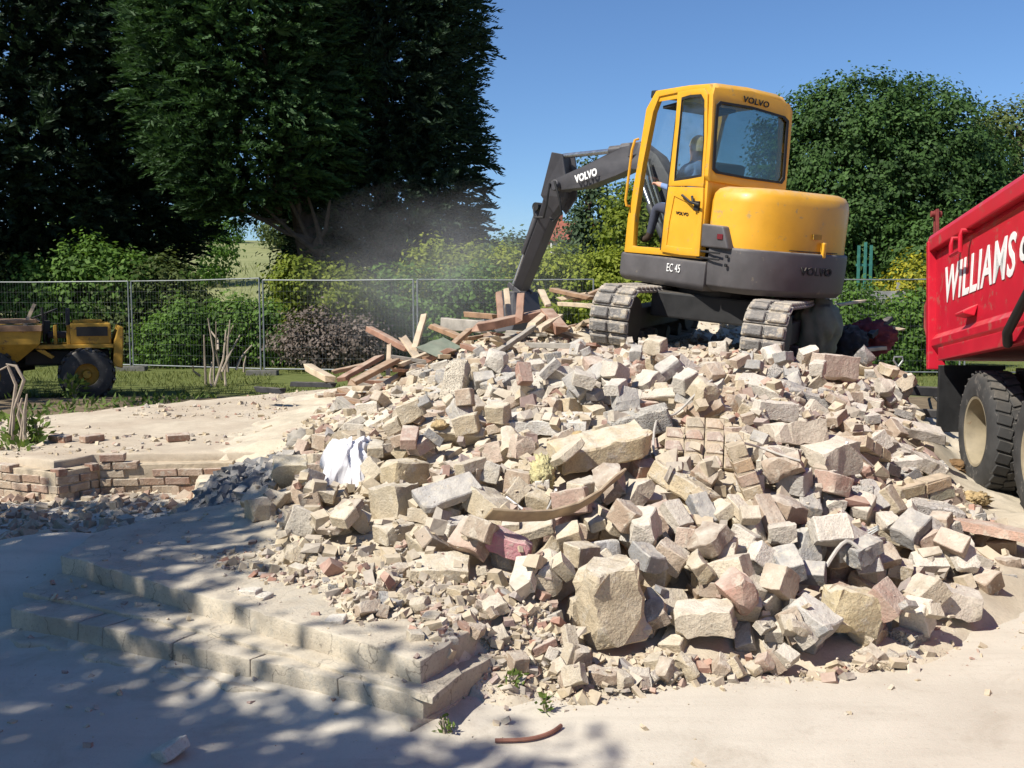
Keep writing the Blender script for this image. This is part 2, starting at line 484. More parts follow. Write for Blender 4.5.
# ------------------------------------------------------------------ mesh helpers
class MB:
    def __init__(s):
        s.v, s.f = [], []

    def add(s, vs, fs):
        o = len(s.v)
        s.v += [tuple(x) for x in vs]
        s.f += [tuple(i + o for i in q) for q in fs]
        return s

    def box(s, c, d, rot=None):
        vs = []
        for sx, sy, sz in ((-1, -1, -1), (1, -1, -1), (1, 1, -1), (-1, 1, -1), (-1, -1, 1), (1, -1, 1), (1, 1, 1), (-1, 1, 1)):
            p = Vector((sx * d[0] / 2, sy * d[1] / 2, sz * d[2] / 2))
            if rot is not None:
                p = rot @ p
            vs.append(p + Vector(c))
        return s.add(vs, [(0, 3, 2, 1), (4, 5, 6, 7), (0, 1, 5, 4), (1, 2, 6, 5), (2, 3, 7, 6), (3, 0, 4, 7)])

    def beam(s, a, b, w, h, up=(0, 0, 1)):
        a, b = Vector(a), Vector(b)
        d = b - a
        L = d.length
        y = d.normalized()
        u = Vector(up)
        if abs(u.dot(y)) > 0.98:
            u = Vector((1, 0, 0))
        x = y.cross(u).normalized()
        z = x.cross(y)
        return s.box((a + b) / 2, (w, L, h), Matrix((x, y, z)).transposed())

    def tube(s, pts, r, n=8, cap=True):
        pts = [Vector(p) for p in pts]
        rs = r if isinstance(r, (list, tuple)) else [r] * len(pts)
        rings, prev = [], None
        for i, p in enumerate(pts):
            t = (pts[min(i + 1, len(pts) - 1)] - pts[max(i - 1, 0)]).normalized()
            if prev is None:
                x = t.cross(Vector((0, 0, 1)))
                if x.length < 0.05:
                    x = t.cross(Vector((1, 0, 0)))
            else:
                x = prev - t * prev.dot(t)
            x.normalize()
            prev = x
            y = t.cross(x)
            rings.append([p + (x * math.cos(2 * math.pi * k / n) + y * math.sin(2 * math.pi * k / n)) * rs[i] for k in range(n)])
        vs = [q for rg in rings for q in rg]
        fs = []
        for i in range(len(pts) - 1):
            for k in range(n):
                a, b = i * n + k, i * n + (k + 1) % n
                fs.append((a, b, b + n, a + n))
        if cap:
            fs.append(tuple(range(n - 1, -1, -1)))
            fs.append(tuple((len(pts) - 1) * n + k for k in range(n)))
        return s.add(vs, fs)

    def prism(s, pts, vec):                 # a flat polygon pushed along vec
        n = len(pts)
        pts = [Vector(p) for p in pts]
        vec = Vector(vec)
        vs = pts + [p + vec for p in pts]
        fs = [tuple(range(n - 1, -1, -1)), tuple(range(n, 2 * n))]
        fs += [(i, (i + 1) % n, (i + 1) % n + n, i + n) for i in range(n)]
        return s.add(vs, fs)

    def ring(s, outer, inner, vec):         # a flat frame pushed along vec
        n = len(outer)
        o = [Vector(p) for p in outer]
        i_ = [Vector(p) for p in inner]
        vec = Vector(vec)
        vs = o + i_ + [p + vec for p in o] + [p + vec for p in i_]
        fs = []
        for k in range(n):
            j = (k + 1) % n
            fs += [(k, n + k, n + j, j), (2 * n + k, 2 * n + j, 3 * n + j, 3 * n + k),
                   (k, j, 2 * n + j, 2 * n + k), (n + k, 3 * n + k, 3 * n + j, n + j)]
        return s.add(vs, fs)

    def loft(s, rings, cap=True):
        n = len(rings[0])
        vs = [p for r in rings for p in r]
        fs = []
        for i in range(len(rings) - 1):
            for k in range(n):
                j = (k + 1) % n
                fs.append((i * n + k, i * n + j, (i + 1) * n + j, (i + 1) * n + k))
        if cap:
            fs.append(tuple(range(n - 1, -1, -1)))
            fs.append(tuple((len(rings) - 1) * n + k for k in range(n)))
        return s.add(vs, fs)

    def lathe(s, prof, n=24, axis='x', c=(0, 0, 0), closed=False):     # prof: (along, radius)
        rings = []
        for a, r in prof:
            rg = []
            for k in range(n):
                t = 2 * math.pi * k / n
                if axis == 'x':
                    rg.append((c[0] + a, c[1] + r * math.cos(t), c[2] + r * math.sin(t)))
                elif axis == 'y':
                    rg.append((c[0] + r * math.cos(t), c[1] + a, c[2] + r * math.sin(t)))
                else:
                    rg.append((c[0] + r * math.cos(t), c[1] + r * math.sin(t), c[2] + a))
            rings.append(rg)
        if closed:
            rings.append(rings[0])
        return s.loft(rings, cap=not closed)

    def mesh(s, name, bev=0.0, seg=2, smooth=False, fix=True):
        me = bpy.data.meshes.new(name)
        me.from_pydata(s.v, [], s.f)
        if fix or bev:
            bm = bmesh.new()
            bm.from_mesh(me)
            if smooth:
                bmesh.ops.remove_doubles(bm, verts=bm.verts, dist=1e-5)
            bmesh.ops.recalc_face_normals(bm, faces=bm.faces)
            if bev:
                ed = [e for e in bm.edges if len(e.link_faces) == 2 and e.calc_face_angle(0) > 0.45]
                bmesh.ops.bevel(bm, geom=ed, offset=bev, segments=seg, affect='EDGES', profile=0.6, clamp_overlap=True)
            bm.to_mesh(me)
            bm.free()
        if smooth:
            me.polygons.foreach_set('use_smooth', [True] * len(me.polygons))
            me.set_sharp_from_angle(angle=RD(38))
        return me


def link(name, me, mat, parent=None, color=None):
    o = bpy.data.objects.new(name, me)
    COL.objects.link(o)
    if me is not None and mat is not None and len(me.materials) == 0:
        me.materials.append(MATS[mat])
    if parent is not None:
        o.parent = parent
    if color is not None:
        o.color = (color[0], color[1], color[2], 1)
    return o


def build(name, mb, mat, parent=None, bev=0.0, seg=2, smooth=False, color=None):
    return link(name, mb.mesh(name, bev, seg, smooth), mat, parent, color)


def tag(o, label=None, cat=None, group=None, kind=None):
    if label:
        o['label'] = label
    if cat:
        o['category'] = cat
    if group:
        o['group'] = group
    if kind:
        o['kind'] = kind
    return o


def empty(name, loc, label, cat, group=None, rz=0.0):
    o = bpy.data.objects.new(name, None)
    o.empty_display_size = 0.2
    COL.objects.link(o)
    o.location = loc
    o.rotation_euler = (0, 0, rz)
    return tag(o, label, cat, group)


def np_mesh(name, V, F):                  # V (n,3), F (m,k) equal-sided faces
    me = bpy.data.meshes.new(name)
    V = np.ascontiguousarray(V, dtype=np.float32)
    F = np.ascontiguousarray(F, dtype=np.int32)
    m, k = F.shape
    me.vertices.add(len(V))
    me.vertices.foreach_set('co', V.ravel())
    me.loops.add(m * k)
    me.loops.foreach_set('vertex_index', F.ravel())
    me.polygons.add(m)
    me.polygons.foreach_set('loop_start', np.arange(0, m * k, k, dtype=np.int32))
    me.polygons.foreach_set('loop_total', np.full(m, k, dtype=np.int32))
    me.update(calc_edges=True)
    me.polygons.foreach_set('use_smooth', [False] * m)
    return me


def text_mesh(body, size, shear=0.0, offset=0.0, extrude=0.002, width=None):
    cu = bpy.data.curves.new('lettering', 'FONT')
    cu.body = body
    cu.size = size
    cu.shear = shear
    cu.offset = offset
    cu.extrude = extrude
    cu.resolution_u = 3
    cu.space_character = 1.06
    ob = bpy.data.objects.new('lettering', cu)
    COL.objects.link(ob)
    dg = bpy.context.evaluated_depsgraph_get()
    me = bpy.data.meshes.new_from_object(ob.evaluated_get(dg))
    bpy.data.objects.remove(ob)
    bpy.data.curves.remove(cu)
    n = len(me.vertices)
    a = np.empty(n * 3, dtype=np.float32)
    me.vertices.foreach_get('co', a)
    a = a.reshape(-1, 3)
    a[:, 0] -= a[:, 0].min()
    if width:
        a[:, 0] *= width / a[:, 0].max()
    me.vertices.foreach_set('co', a.ravel())
    me.materials.clear()
    return me


def rnd_unit(n):
    a = RNG.normal(size=(n, 3))
    return a / np.linalg.norm(a, axis=1, keepdims=True)


def nrm(a):
    return a / np.maximum(np.linalg.norm(a, axis=1, keepdims=True), 1e-9)


_lat = np.random.default_rng(3).random((64, 64, 64))


def vnoise3(P, s):
    Q = np.asarray(P, dtype=float) * s + 100.0
    i = np.floor(Q).astype(int)
    f = Q - i
    f = f * f * (3 - 2 * f)
    out = 0
    for dx in (0, 1):
        for dy in (0, 1):
            for dz in (0, 1):
                w = (f[..., 0] if dx else 1 - f[..., 0]) * (f[..., 1] if dy else 1 - f[..., 1]) * (f[..., 2] if dz else 1 - f[..., 2])
                out = out + w * _lat[(i[..., 0] + dx) % 64, (i[..., 1] + dy) % 64, (i[..., 2] + dz) % 64]
    return out


def vnoise2(x, y, s, seed=0):
    return vnoise3(np.stack([x, y, np.full_like(x, seed * 7.31)], -1), s) if False else \
        vnoise3(np.stack([x * s, y * s, np.full_like(x, seed * 7.31)], -1), 1.0)


def leaf_mesh(name, P, A, L, W, S=None):
    n = len(P)
    if S is None:
        S = nrm(np.cross(A, rnd_unit(n)))
    L = np.broadcast_to(L, (n,))[:, None]
    W = np.broadcast_to(W, (n,))[:, None]
    V = np.empty((n, 4, 3))
    V[:, 0] = P
    V[:, 1] = P + A * L * 0.5 + S * W * 0.5
    V[:, 2] = P + A * L
    V[:, 3] = P + A * L * 0.5 - S * W * 0.5
    return np_mesh(name, V.reshape(-1, 3), np.arange(n * 4).reshape(n, 4))


def pip(x, y, poly):                       # points inside a polygon
    x, y = np.asarray(x), np.asarray(y)
    r = np.zeros(x.shape, bool)
    n = len(poly)
    for i in range(n):
        x1, y1 = poly[i][0], poly[i][1]
        x2, y2 = poly[(i + 1) % n][0], poly[(i + 1) % n][1]
        if y1 == y2:
            continue
        c = ((y1 > y) != (y2 > y)) & (x < (x2 - x1) * (y - y1) / (y2 - y1) + x1)
        r ^= c
    return r


def sstep(t):
    t = np.clip(t, 0, 1)
    return t * t * (3 - 2 * t)


# ------------------------------------------------------------------ levels of the site
PLAT_Z, SLAB_Z = 0.24, 0.20
PLAT = [G(a, b, PLAT_Z) for a, b in ((421, 660), (300, 624), (200, 595), (101, 566), (62, 555), (97, 532), (176, 512), (255, 498),
                                     (400, 500), (500, 560), (500, 610), (467, 632))]
WP = [G(-16, 462, .16), G(57, 469, .16), G(99, 462, .16), G(232, 459, .16)]
SLAB = [WP[0] + Vector((0, .17, 0)), WP[1] + Vector((-.1, .17, 0)), WP[2] + Vector((-.12, .17, 0)), WP[3] + Vector((0, .17, 0))] + [G(a, b, SLAB_Z) for a, b in ((330, 452), (520, 420), (560, 386), (335, 388), (200, 400), (28, 417), (-40, 424))]
TRENCH = [G(a, b, -0.14) for a, b in ((-120, 600), (60, 566), (130, 545), (300, 530), (330, 470), (215, 470), (0, 470), (-120, 470))]


def ground_z(x, y):
    x, y = np.asarray(x, float), np.asarray(y, float)
    z = np.zeros_like(x)
    # sunken strip between the path and the brick stub
    tr = sstep((y - 6.3) / 0.8) * sstep((11.0 - y) / 1.5) * sstep((-1.2 - x) / 0.8)
    z = z - 0.14 * tr
    z = z + 0.08 * sstep((y - 12.5) / 2) * sstep((17 - y) / 2) * (0.4 + vnoise2(x, y, 1.3, 1))
    z = z + 8.6 * sstep((y - 29) / 95) + 0.02 * np.maximum(0, y - 124)
    z = z + np.where(y > 40, 0.6 * (vnoise2(x, y, 0.06, 2) - 0.5) * sstep((y - 40) / 20), 0)
    z = z + 0.22 * np.exp(-(((x + 2.75) / .62) ** 2 + ((y - 5.75) / .62) ** 2) * .9)
    ln = (x + 0.32) * -0.855 + (y - 3.72) * 0.518         # along the foot of the steps
    ac = (x + 0.32) * 0.518 + (y - 3.72) * 0.855          # across them
    z = z + 0.055 * sstep((ac + .42) / .42) * sstep((.35 - ac) / .2) * sstep((ln + .25) / .3) * sstep((2.6 - ln) / .5) * (.5 + vnoise2(x, y, 3.3, 21))
    near = sstep((12 - y) / 4)
    z = z + near * (0.018 * (vnoise2(x, y, 0.9, 3) - 0.5) + 0.010 * (vnoise2(x, y, 3.1, 4) - 0.5))
    return z


def ground_sheet():
    def axis(segs):
        out = [segs[0][0]]
        for a, b, st in segs:
            k = max(1, int(round((b - a) / st)))
            out += list(np.linspace(a, b, k + 1)[1:])
        return np.array(out)
    xs = axis([(-900, -100, 80), (-100, -30, 5), (-30, -10, 1), (-10, 10, 0.12), (10, 30, 1), (30, 100, 5), (100, 900, 80)])
    ys = axis([(-60, -5, 5), (-5, 1, 0.5), (1, 18, 0.12), (18, 34, 0.8), (34, 140, 4), (140, 1500, 80)])
    X, Y = np.meshgrid(xs, ys, indexing='ij')
    Z = ground_z(X, Y)
    V = np.stack([X, Y, Z], -1).reshape(-1, 3)
    nx, ny = len(xs), len(ys)
    I = np.arange(nx * ny).reshape(nx, ny)
    F = np.stack([I[:-1, :-1], I[1:, :-1], I[1:, 1:], I[:-1, 1:]], -1).reshape(-1, 4)
    me = np_mesh('ground', V, F)
    me.polygons.foreach_set('use_smooth', [True] * len(me.polygons))
    tag(link('ground', me, 'ground'), kind='structure')


ground_sheet()


def ragged(poly, step=.07, amp=.02, seed=0):
    out = []
    n = len(poly)
    for i in range(n):
        a, b = Vector((poly[i][0], poly[i][1], 0)), Vector((poly[(i + 1) % n][0], poly[(i + 1) % n][1], 0))
        k = max(1, int((b - a).length / step))
        nn = Vector((-(b - a).y, (b - a).x, 0)).normalized()
        for j in range(k):
            p = a.lerp(b, j / k)
            w = mnoise.noise(p * 6 + Vector((seed, 0, 0))) + .6 * mnoise.noise(p * 19 + Vector((0, seed, 0)))
            q = p + nn * w * amp
            out.append((q.x, q.y))
    return out


def rough_solid(name, poly, z1, z0, mat, parent=None, cell=0.07, amp=0.012, bev=0.02, chip=0.0):
    """extruded polygon, cut into small facets and roughened like worn concrete"""
    mb = MB()
    mb.prism([(p[0], p[1], z0) for p in poly], (0, 0, z1 - z0))
    bm = bmesh.new()
    me = mb.mesh(name)
    bm.from_mesh(me)
    if bev:
        ed = [e for e in bm.edges if e.calc_face_angle(0) > 0.4 and max(v.co.z for v in e.verts) > z1 - 1e-4]
        bmesh.ops.bevel(bm, geom=ed, offset=bev, segments=2, affect='EDGES', profile=0.5)
    bmesh.ops.triangulate(bm, faces=bm.faces)
    for it in range(7):
        ed = [e for e in bm.edges if e.calc_length() > cell * 1.5]
        if not ed or len(bm.faces) > 30000:
            break
        bmesh.ops.subdivide_edges(bm, edges=ed, cuts=1)
        bmesh.ops.triangulate(bm, faces=[f for f in bm.faces if len(f.verts) > 3])
    for v in bm.verts:
        n = Vector((mnoise.noise(v.co * 5), mnoise.noise(v.co * 5 + Vector((9, 3, 1))), mnoise.noise(v.co * 4 + Vector((1, 8, 4)))))
        n2 = Vector((mnoise.noise(v.co * 17), mnoise.noise(v.co * 17 + Vector((5, 3, 1))), mnoise.noise(v.co * 17 + Vector((1, 2, 4)))))
        n3 = Vector((mnoise.noise(v.co * 41), mnoise.noise(v.co * 41 + Vector((5, 3, 1))), mnoise.noise(v.co * 41 + Vector((1, 2, 4)))))
        w = 1.0 if v.co.z > z0 + 0.01 else 0.3
        v.co += (n * amp + n2 * amp * 0.55 + n3 * amp * .35) * w
    bmesh.ops.recalc_face_normals(bm, faces=bm.faces)
    bm.to_mesh(me)
    bm.free()
    me.polygons.foreach_set('use_smooth', [True] * len(me.polygons))
    me.set_sharp_from_angle(angle=RD(32))
    return link(name, me, mat, parent)


# worn concrete steps in front of the path
steps = empty('concrete_steps', G(300, 680, 0), 'worn dusty concrete steps edging the raised path in the foreground', 'steps')
plat = rough_solid('top_slab', ragged(PLAT, .045, .013, 1), PLAT_Z, PLAT_Z - 0.108, 'step_concrete', None, 0.045, 0.009, 0.008)
M1 = [G(a, b, 0.135) for a, b in ((433, 700), (330, 668), (215, 636), (110, 612), (22, 594), (60, 575), (200, 570), (440, 640), (462, 676))]
rough_solid('under_slab', ragged(M1, .045, .012, 2), 0.145, 0.120, 'step_concrete', steps, 0.045, 0.006, 0.005).matrix_parent_inverse = Matrix()
plat.parent = steps
blk_l = G(8, 622, 0.06)
blk_r = G(424, 722, 0.03)
inward = Vector((0.52, 0.85, 0)).normalized()
cut = [0.0, 0.17, 0.36, 0.55, 0.73, 0.80, 1.0]
for i in range(6):
    a = blk_r.lerp(blk_l, cut[i] + 0.0015)
    b = blk_r.lerp(blk_l, cut[i + 1] - 0.0015)
    dep = 0.5
    sh = inward * (0.004 * (i % 3))
    q = [a + sh, b + sh, b + sh + inward * dep, a + sh + inward * dep]
    rough_solid('block', [(p.x, p.y) for p in q], 0.128, -0.05, 'step_concrete', steps, 0.045, 0.007, 0.007)
lo_r, lo_l = G(412, 738, 0.0), G(-10, 640, 0.0)
q = [lo_r, lo_l, lo_l + inward * 0.5, lo_r + inward * 0.4]
rough_solid('base_course', ragged(q, .06, .05, 4), 0.035, -0.06, 'step_concrete', steps, 0.07, 0.014, 0.02)
for ch in steps.children:
    ch.matrix_parent_inverse = Matrix.Translation(-Vector(steps.location))

slab = rough_solid('floor_slab', [(p.x, p.y) for p in SLAB], SLAB_Z, -0.12, 'slab_top', None, 0.14, 0.016, 0.015)
tag(slab, kind='structure')

# ------------------------------------------------------------------ rubble heap: shape of the mound
CP = []
for a, b, z in ((470, 712, 0.0), (560, 695, 0.0), (650, 672, 0.0), (760, 660, 0.0), (880, 665, 0.0), (960, 628, 0.0), (1040, 590, 0.0),
                (420, 655, .20), (330, 612, .24), (240, 580, .24), (205, 560, .24), (215, 520, .24), (255, 490, .22),
                (500, 660, .10), (600, 650, .10), (420, 590, .32), (320, 560, .30), (470, 560, .36), (540, 600, .28),
                (280, 520, .30), (350, 500, .42), (300, 445, .42), (350, 440, .60), (330, 405, .55), (370, 385, .78), (345, 375, .55),
                (450, 480, .58), (450, 420, .80), (450, 375, 1.0), (440, 345, 1.1),
                (620, 570, .32), (620, 490, .58), (600, 430, .82), (560, 390, .97), (540, 350, 1.15), (520, 325, 1.28), (470, 330, 1.2),
                (730, 590, .26), (740, 490, .58), (740, 430, .82), (740, 385, 1.0), (650, 360, 1.13), (720, 350, 1.15), (790, 350, 1.14),
                (850, 600, .18), (850, 490, .52), (850, 420, .78), (850, 378, .97), (880, 360, 1.05),
                (940, 560, .14), (940, 480, .36), (920, 425, .58), (935, 410, .5), (1000, 540, .08), (985, 500, .10), (1040, 560, 0.0)):
    p = G(a, b, z)
    CP.append((p.x, p.y, z))
CP += [(1.2, 13.4, 1.45), (2.4, 13.9, 1.55), (3.4, 13.5, 1.42), (3.0, 14.6, 1.1), (2.0, 13.0, 1.25), (3.0, 12.6, 1.22), (1.5, 12, 1.15), (3.3, 11, 1.1), (0.2, 13.6, 1.2), (-0.8, 12.6, .95), (-1.6, 11.8, .7), (4.3, 12.5, .6), (5.2, 11.5, .2), (5.5, 14, 0.1),
       (0.5, 15.2, .5), (2.5, 15.3, .5), (4.2, 15, .3), (-1, 15, .3), (-2.6, 13, .2), (-2.8, 11, .2), (-2.8, 9, .15), (0, 17, 0), (3, 17, 0), (-2, 16, 0),
       (4.0, 8.3, .05), (3.9, 7.0, .0), (4.25, 9.6, .15), (6.5, 9, 0), (6, 7, 0), (-2.4, 7.2, .12), (-3, 5.5, 0), (-3, 4, 0), (-1.5, 3.5, 0), (0, 3.2, 0), (3, 4.2, 0), (5, 5, 0)]
CP = np.array(CP)
GX0, GX1, GY0, GY1, GS = -3.2, 5.6, 3.0, 16.4, 0.02
gx = np.arange(GX0, GX1, GS)
gy = np.arange(GY0, GY1, GS)
GXX, GYY = np.meshgrid(gx, gy, indexing='ij')


def rbf(pts, X, Y):
    d = np.hypot(pts[:, None, 0] - pts[None, :, 0], pts[:, None, 1] - pts[None, :, 1])
    n = len(pts)
    A = np.zeros((n + 1, n + 1))
    A[:n, :n] = -d + np.eye(n) * 0.04
    A[n, :n] = A[:n, n] = 1
    w = np.linalg.solve(A, np.r_[pts[:, 2], 0])
    out = np.full(X.shape, w[n])
    for i in range(n):
        out -= w[i] * np.hypot(X - pts[i, 0], Y - pts[i, 1])
    return out


xs_c, ys_c = gx[::5], gy[::5]
XC, YC = np.meshgrid(xs_c, ys_c, indexing='ij')
TC = rbf(CP, XC, YC)


def bilin(A, x, y, x0, y0, st):
    fx = np.clip((np.asarray(x) - x0) / st, 0, A.shape[0] - 1.001)
    fy = np.clip((np.asarray(y) - y0) / st, 0, A.shape[1] - 1.001)
    i, j = fx.astype(int), fy.astype(int)
    u, v = fx - i, fy - j
    return A[i, j] * (1 - u) * (1 - v) + A[i + 1, j] * u * (1 - v) + A[i, j + 1] * (1 - u) * v + A[i + 1, j + 1] * u * v


TARGET = bilin(TC, GXX, GYY, GX0, GY0, GS * 5)
BASE = ground_z(GXX, GYY)
TARGET = np.where((GXX < -1.45 - 0.25 * (GYY - 5)) & (GYY < 6.2), np.minimum(TARGET, -0.2), TARGET)
BASE = np.where(pip(GXX, GYY, PLAT), np.maximum(BASE, PLAT_Z), BASE)
BASE = np.where(pip(GXX, GYY, SLAB), np.maximum(BASE, SLAB_Z), BASE)
_px = 512 + FPX * GXX / (GYY * math.cos(PITCH) - (BASE - CAMZ) * math.sin(PITCH))
_py = 384 - FPX * (GYY * math.sin(PITCH) + (BASE - CAMZ) * math.cos(PITCH)) / (GYY * math.cos(PITCH) - (BASE - CAMZ) * math.sin(PITCH))
TOE = [(190, 562), (330, 612), (425, 652), (462, 690), (500, 722), (560, 712), (700, 684), (880, 672), (968, 634), (1030, 592), (1200, 560), (1300, 300), (100, 300), (200, 480)]
TARGET = np.where(pip(_px + 9 * (vnoise2(GXX, GYY, 5, 31) - .5), _py + 14 * (vnoise2(GXX, GYY, 4, 32) - .5), TOE), TARGET, np.minimum(TARGET, BASE - .08))
APRON = [G(a, b, 0.25) for a, b in ((190, 560), (290, 530), (400, 545), (480, 570), (540, 590), (600, 660), (700, 665), (900, 660), (960, 700), (420, 760), (380, 640))]
inap = pip(GXX, GYY, APRON).astype(float)
rise = np.clip(TARGET - BASE, 0, 1)
SOIL = TARGET - np.where(inap > 0, 0.02, np.clip(rise * 0.45, 0.0, 0.15))
SOIL += 0.05 * (vnoise2(GXX, GYY, 3.0, 5) - 0.5) + 0.035 * (vnoise2(GXX, GYY, 8.0, 6) - 0.5) + 0.02 * (vnoise2(GXX, GYY, 19.0, 8) - 0.5)
H = np.maximum(SOIL, BASE)

# mound mesh
st = 2
SX, SY, SZ, SB = GXX[::st, ::st], GYY[::st, ::st], SOIL[::st, ::st], BASE[::st, ::st]
nx, ny = SX.shape
keep = (SZ > SB - 0.03)
I = np.arange(nx * ny).reshape(nx, ny)
q = keep[:-1, :-1] | keep[1:, :-1] | keep[1:, 1:] | keep[:-1, 1:]
F = np.stack([I[:-1, :-1], I[1:, :-1], I[1:, 1:], I[:-1, 1:]], -1)[q]
used = np.unique(F)
remap = np.zeros(nx * ny, int)
remap[used] = np.arange(len(used))
def boxblur(A, r):
    for ax in (0, 1):
        P_ = np.pad(A, [(r + 1, r) if k == ax else (0, 0) for k in (0, 1)], mode='edge').cumsum(ax)
        n_ = A.shape[ax]
        A = (np.take(P_, np.arange(2 * r + 1, 2 * r + 1 + n_), ax) - np.take(P_, np.arange(0, n_), ax)) / (2 * r + 1)
    return A


rs_ = (TARGET - BASE)[::st, ::st]
mk = boxblur(boxblur((rs_ > 0.015).astype(float), 5), 4)
nz_ = .55 + .9 * vnoise2(SX, SY, 2.6, 41)
skirt_ = SB - .035 + .125 * sstep(mk / .85) * nz_ * sstep((.45 - rs_) / .3)
skirt_ = skirt_ - .14 * sstep((.35 - SX) / .6)
skirt_ = np.where((SY < 7.2) & (SX > -.4), skirt_, -9)
SZ = np.maximum(SZ, skirt_) + np.where(skirt_ > SB - .02, .012 * (vnoise2(SX, SY, 14.0, 43) - .5), 0)
keep = (SZ > SB - 0.03)
q = keep[:-1, :-1] | keep[1:, :-1] | keep[1:, 1:] | keep[:-1, 1:]
F = np.stack([I[:-1, :-1], I[1:, :-1], I[1:, 1:], I[:-1, 1:]], -1)[q]
used = np.unique(F)
remap = np.zeros(nx * ny, int)
remap[used] = np.arange(len(used))
Zm = np.maximum(SZ, SB - 0.06)
me = np_mesh('rubble_mound', np.stack([SX, SY, Zm], -1).reshape(-1, 3)[used], remap[F])
me.polygons.foreach_set('use_smooth', [True] * len(me.polygons))
tag(link('rubble_mound', me, 'mound_soil'), kind='structure')


VIS = SZ.copy()


def vz(x, y):                              # height of the heap with the dust that lies on it
    return np.maximum(hz(x, y), bilin(VIS, x, y, GX0, GY0, GS * st))


def hz(x, y):
    return bilin(H, x, y, GX0, GY0, GS)


def hit(px, py):                           # first point of the heap or ground on a sight line
    r = ray(px, py)
    t = np.arange(3.0, 17.0, 0.02)
    X, Y, Z = r.x * t / r.y, t, CAMZ + r.z * t / r.y
    inside = (X > GX0) & (X < GX1 - GS) & (Y < GY1 - GS)
    h = np.where(inside, np.maximum(hz(X, Y), bilin(TARGET, X, Y, GX0, GY0, GS) - 0.02), ground_z(X, Y))
    below = Z < h
    k = int(np.argmax(below))
    if not below[k]:                       # passes just over the crest: take the nearest approach
        k = int(np.argmin(Z - h + (t < 6) * 9 + (t > 13.5) * 9))
    z = float(hz(X[k], Y[k])) if inside[k] else float(h[k])
    return Vector((X[k], Y[k], z))


# ------------------------------------------------------------------ rubble pieces
def chunk(dims, cuts, rough, seed, bev=0.007, cell=0.05, corner=0.75):
    """a block with corners knocked off; returns mesh and its bounding planes"""
    rs = random.Random(seed)
    l, w, h = dims
    bm = bmesh.new()
    bmesh.ops.create_cube(bm, size=1.0)
    bmesh.ops.scale(bm, vec=(l, w, h), verts=bm.verts)
    for v in bm.verts:
        v.co += Vector((rs.uniform(-1, 1) * l, rs.uniform(-1, 1) * w, rs.uniform(-1, 1) * h)) * 0.035
    planes = [((1, 0, 0), l / 2), ((-1, 0, 0), l / 2), ((0, 1, 0), w / 2), ((0, -1, 0), w / 2), ((0, 0, 1), h / 2), ((0, 0, -1), h / 2)]
    for c in range(cuts):
        sg = [rs.choice((-1, 1)) for _ in range(3)]
        k = rs.random()
        wt = [rs.uniform(0.3, 1) for _ in range(3)]
        if k < 0.45:
            wt[rs.randrange(3)] *= 0.1
        n = Vector((sg[0] * wt[0] / l, sg[1] * wt[1] / w, sg[2] * wt[2] / h))
        n.normalize()
        ext = abs(n.x) * l / 2 + abs(n.y) * w / 2 + abs(n.z) * h / 2
        d = ext * rs.uniform(corner - 0.1, corner + 0.13)
        r = bmesh.ops.bisect_plane(bm, geom=bm.verts[:] + bm.edges[:] + bm.faces[:], plane_co=n * d, plane_no=n, clear_outer=True)
        ed = [e for e in r['geom_cut'] if isinstance(e, bmesh.types.BMEdge)]
        if ed:
            bmesh.ops.edgeloop_fill(bm, edges=ed)
        planes.append((tuple(n), d))
    if bev:
        ed = [e for e in bm.edges if len(e.link_faces) == 2 and e.calc_face_angle(0) > 0.3]
        bmesh.ops.bevel(bm, geom=ed, offset=bev, segments=1, affect='EDGES', clamp_overlap=True)
    for it in range(4):
        ed = [e for e in bm.edges if e.calc_length() > cell * 1.6]
        if not ed:
            break
        bmesh.ops.subdivide_edges(bm, edges=ed, cuts=1)
    bmesh.ops.triangulate(bm, faces=bm.faces)
    o = Vector((seed * 3.7, seed * 1.3, seed * 2.1))
    for v in bm.verts:
        p = v.co * 11 + o
        p2 = v.co * 34 + o
        v.co += Vector((mnoise.noise(p), mnoise.noise(p + Vector((7, 1, 3))), mnoise.noise(p + Vector((2, 9, 5))))) * rough
        v.co += Vector((mnoise.noise(p2), mnoise.noise(p2 + Vector((7, 1, 3))), mnoise.noise(p2 + Vector((2, 9, 5))))) * rough * 0.5
    bmesh.ops.recalc_face_normals(bm, faces=bm.faces)
    me = bpy.data.meshes.new('chunk')
    bm.to_mesh(me)
    bm.free()
    me.polygons.foreach_set('use_smooth', [True] * len(me.polygons))
    me.set_sharp_from_angle(angle=RD(24))
    return me, np.array([[*n, d] for n, d in planes])


def footprint(planes, Rm, z0, x0, y0, rad):
    """lower and upper surface of a posed block over the height grid"""
    i0, i1 = int((x0 - rad - GX0) / GS), int((x0 + rad - GX0) / GS) + 1
    j0, j1 = int((y0 - rad - GY0) / GS), int((y0 + rad - GY0) / GS) + 1
    i0, j0 = max(i0, 0), max(j0, 0)
    i1, j1 = min(i1, H.shape[0]), min(j1, H.shape[1])
    if i1 - i0 < 2 or j1 - j0 < 2:
        return None
    X, Y = GXX[i0:i1, j0:j1] - x0, GYY[i0:i1, j0:j1] - y0
    n = planes[:, :3] @ np.array(Rm).T
    lo = np.full(X.shape, -9.0)
    up = np.full(X.shape, 9.0)
    for (a, b, c), d in zip(n, planes[:, 3]):
        if abs(c) < 1e-3:
            bad = a * X + b * Y > d
            up = np.where(bad, -99, up)
            continue
        z = (d - a * X - b * Y) / c
        if c > 0:
            up = np.minimum(up, z)
        else:
            lo = np.maximum(lo, z)
    return slice(i0, i1), slice(j0, j1), lo, up, up > lo


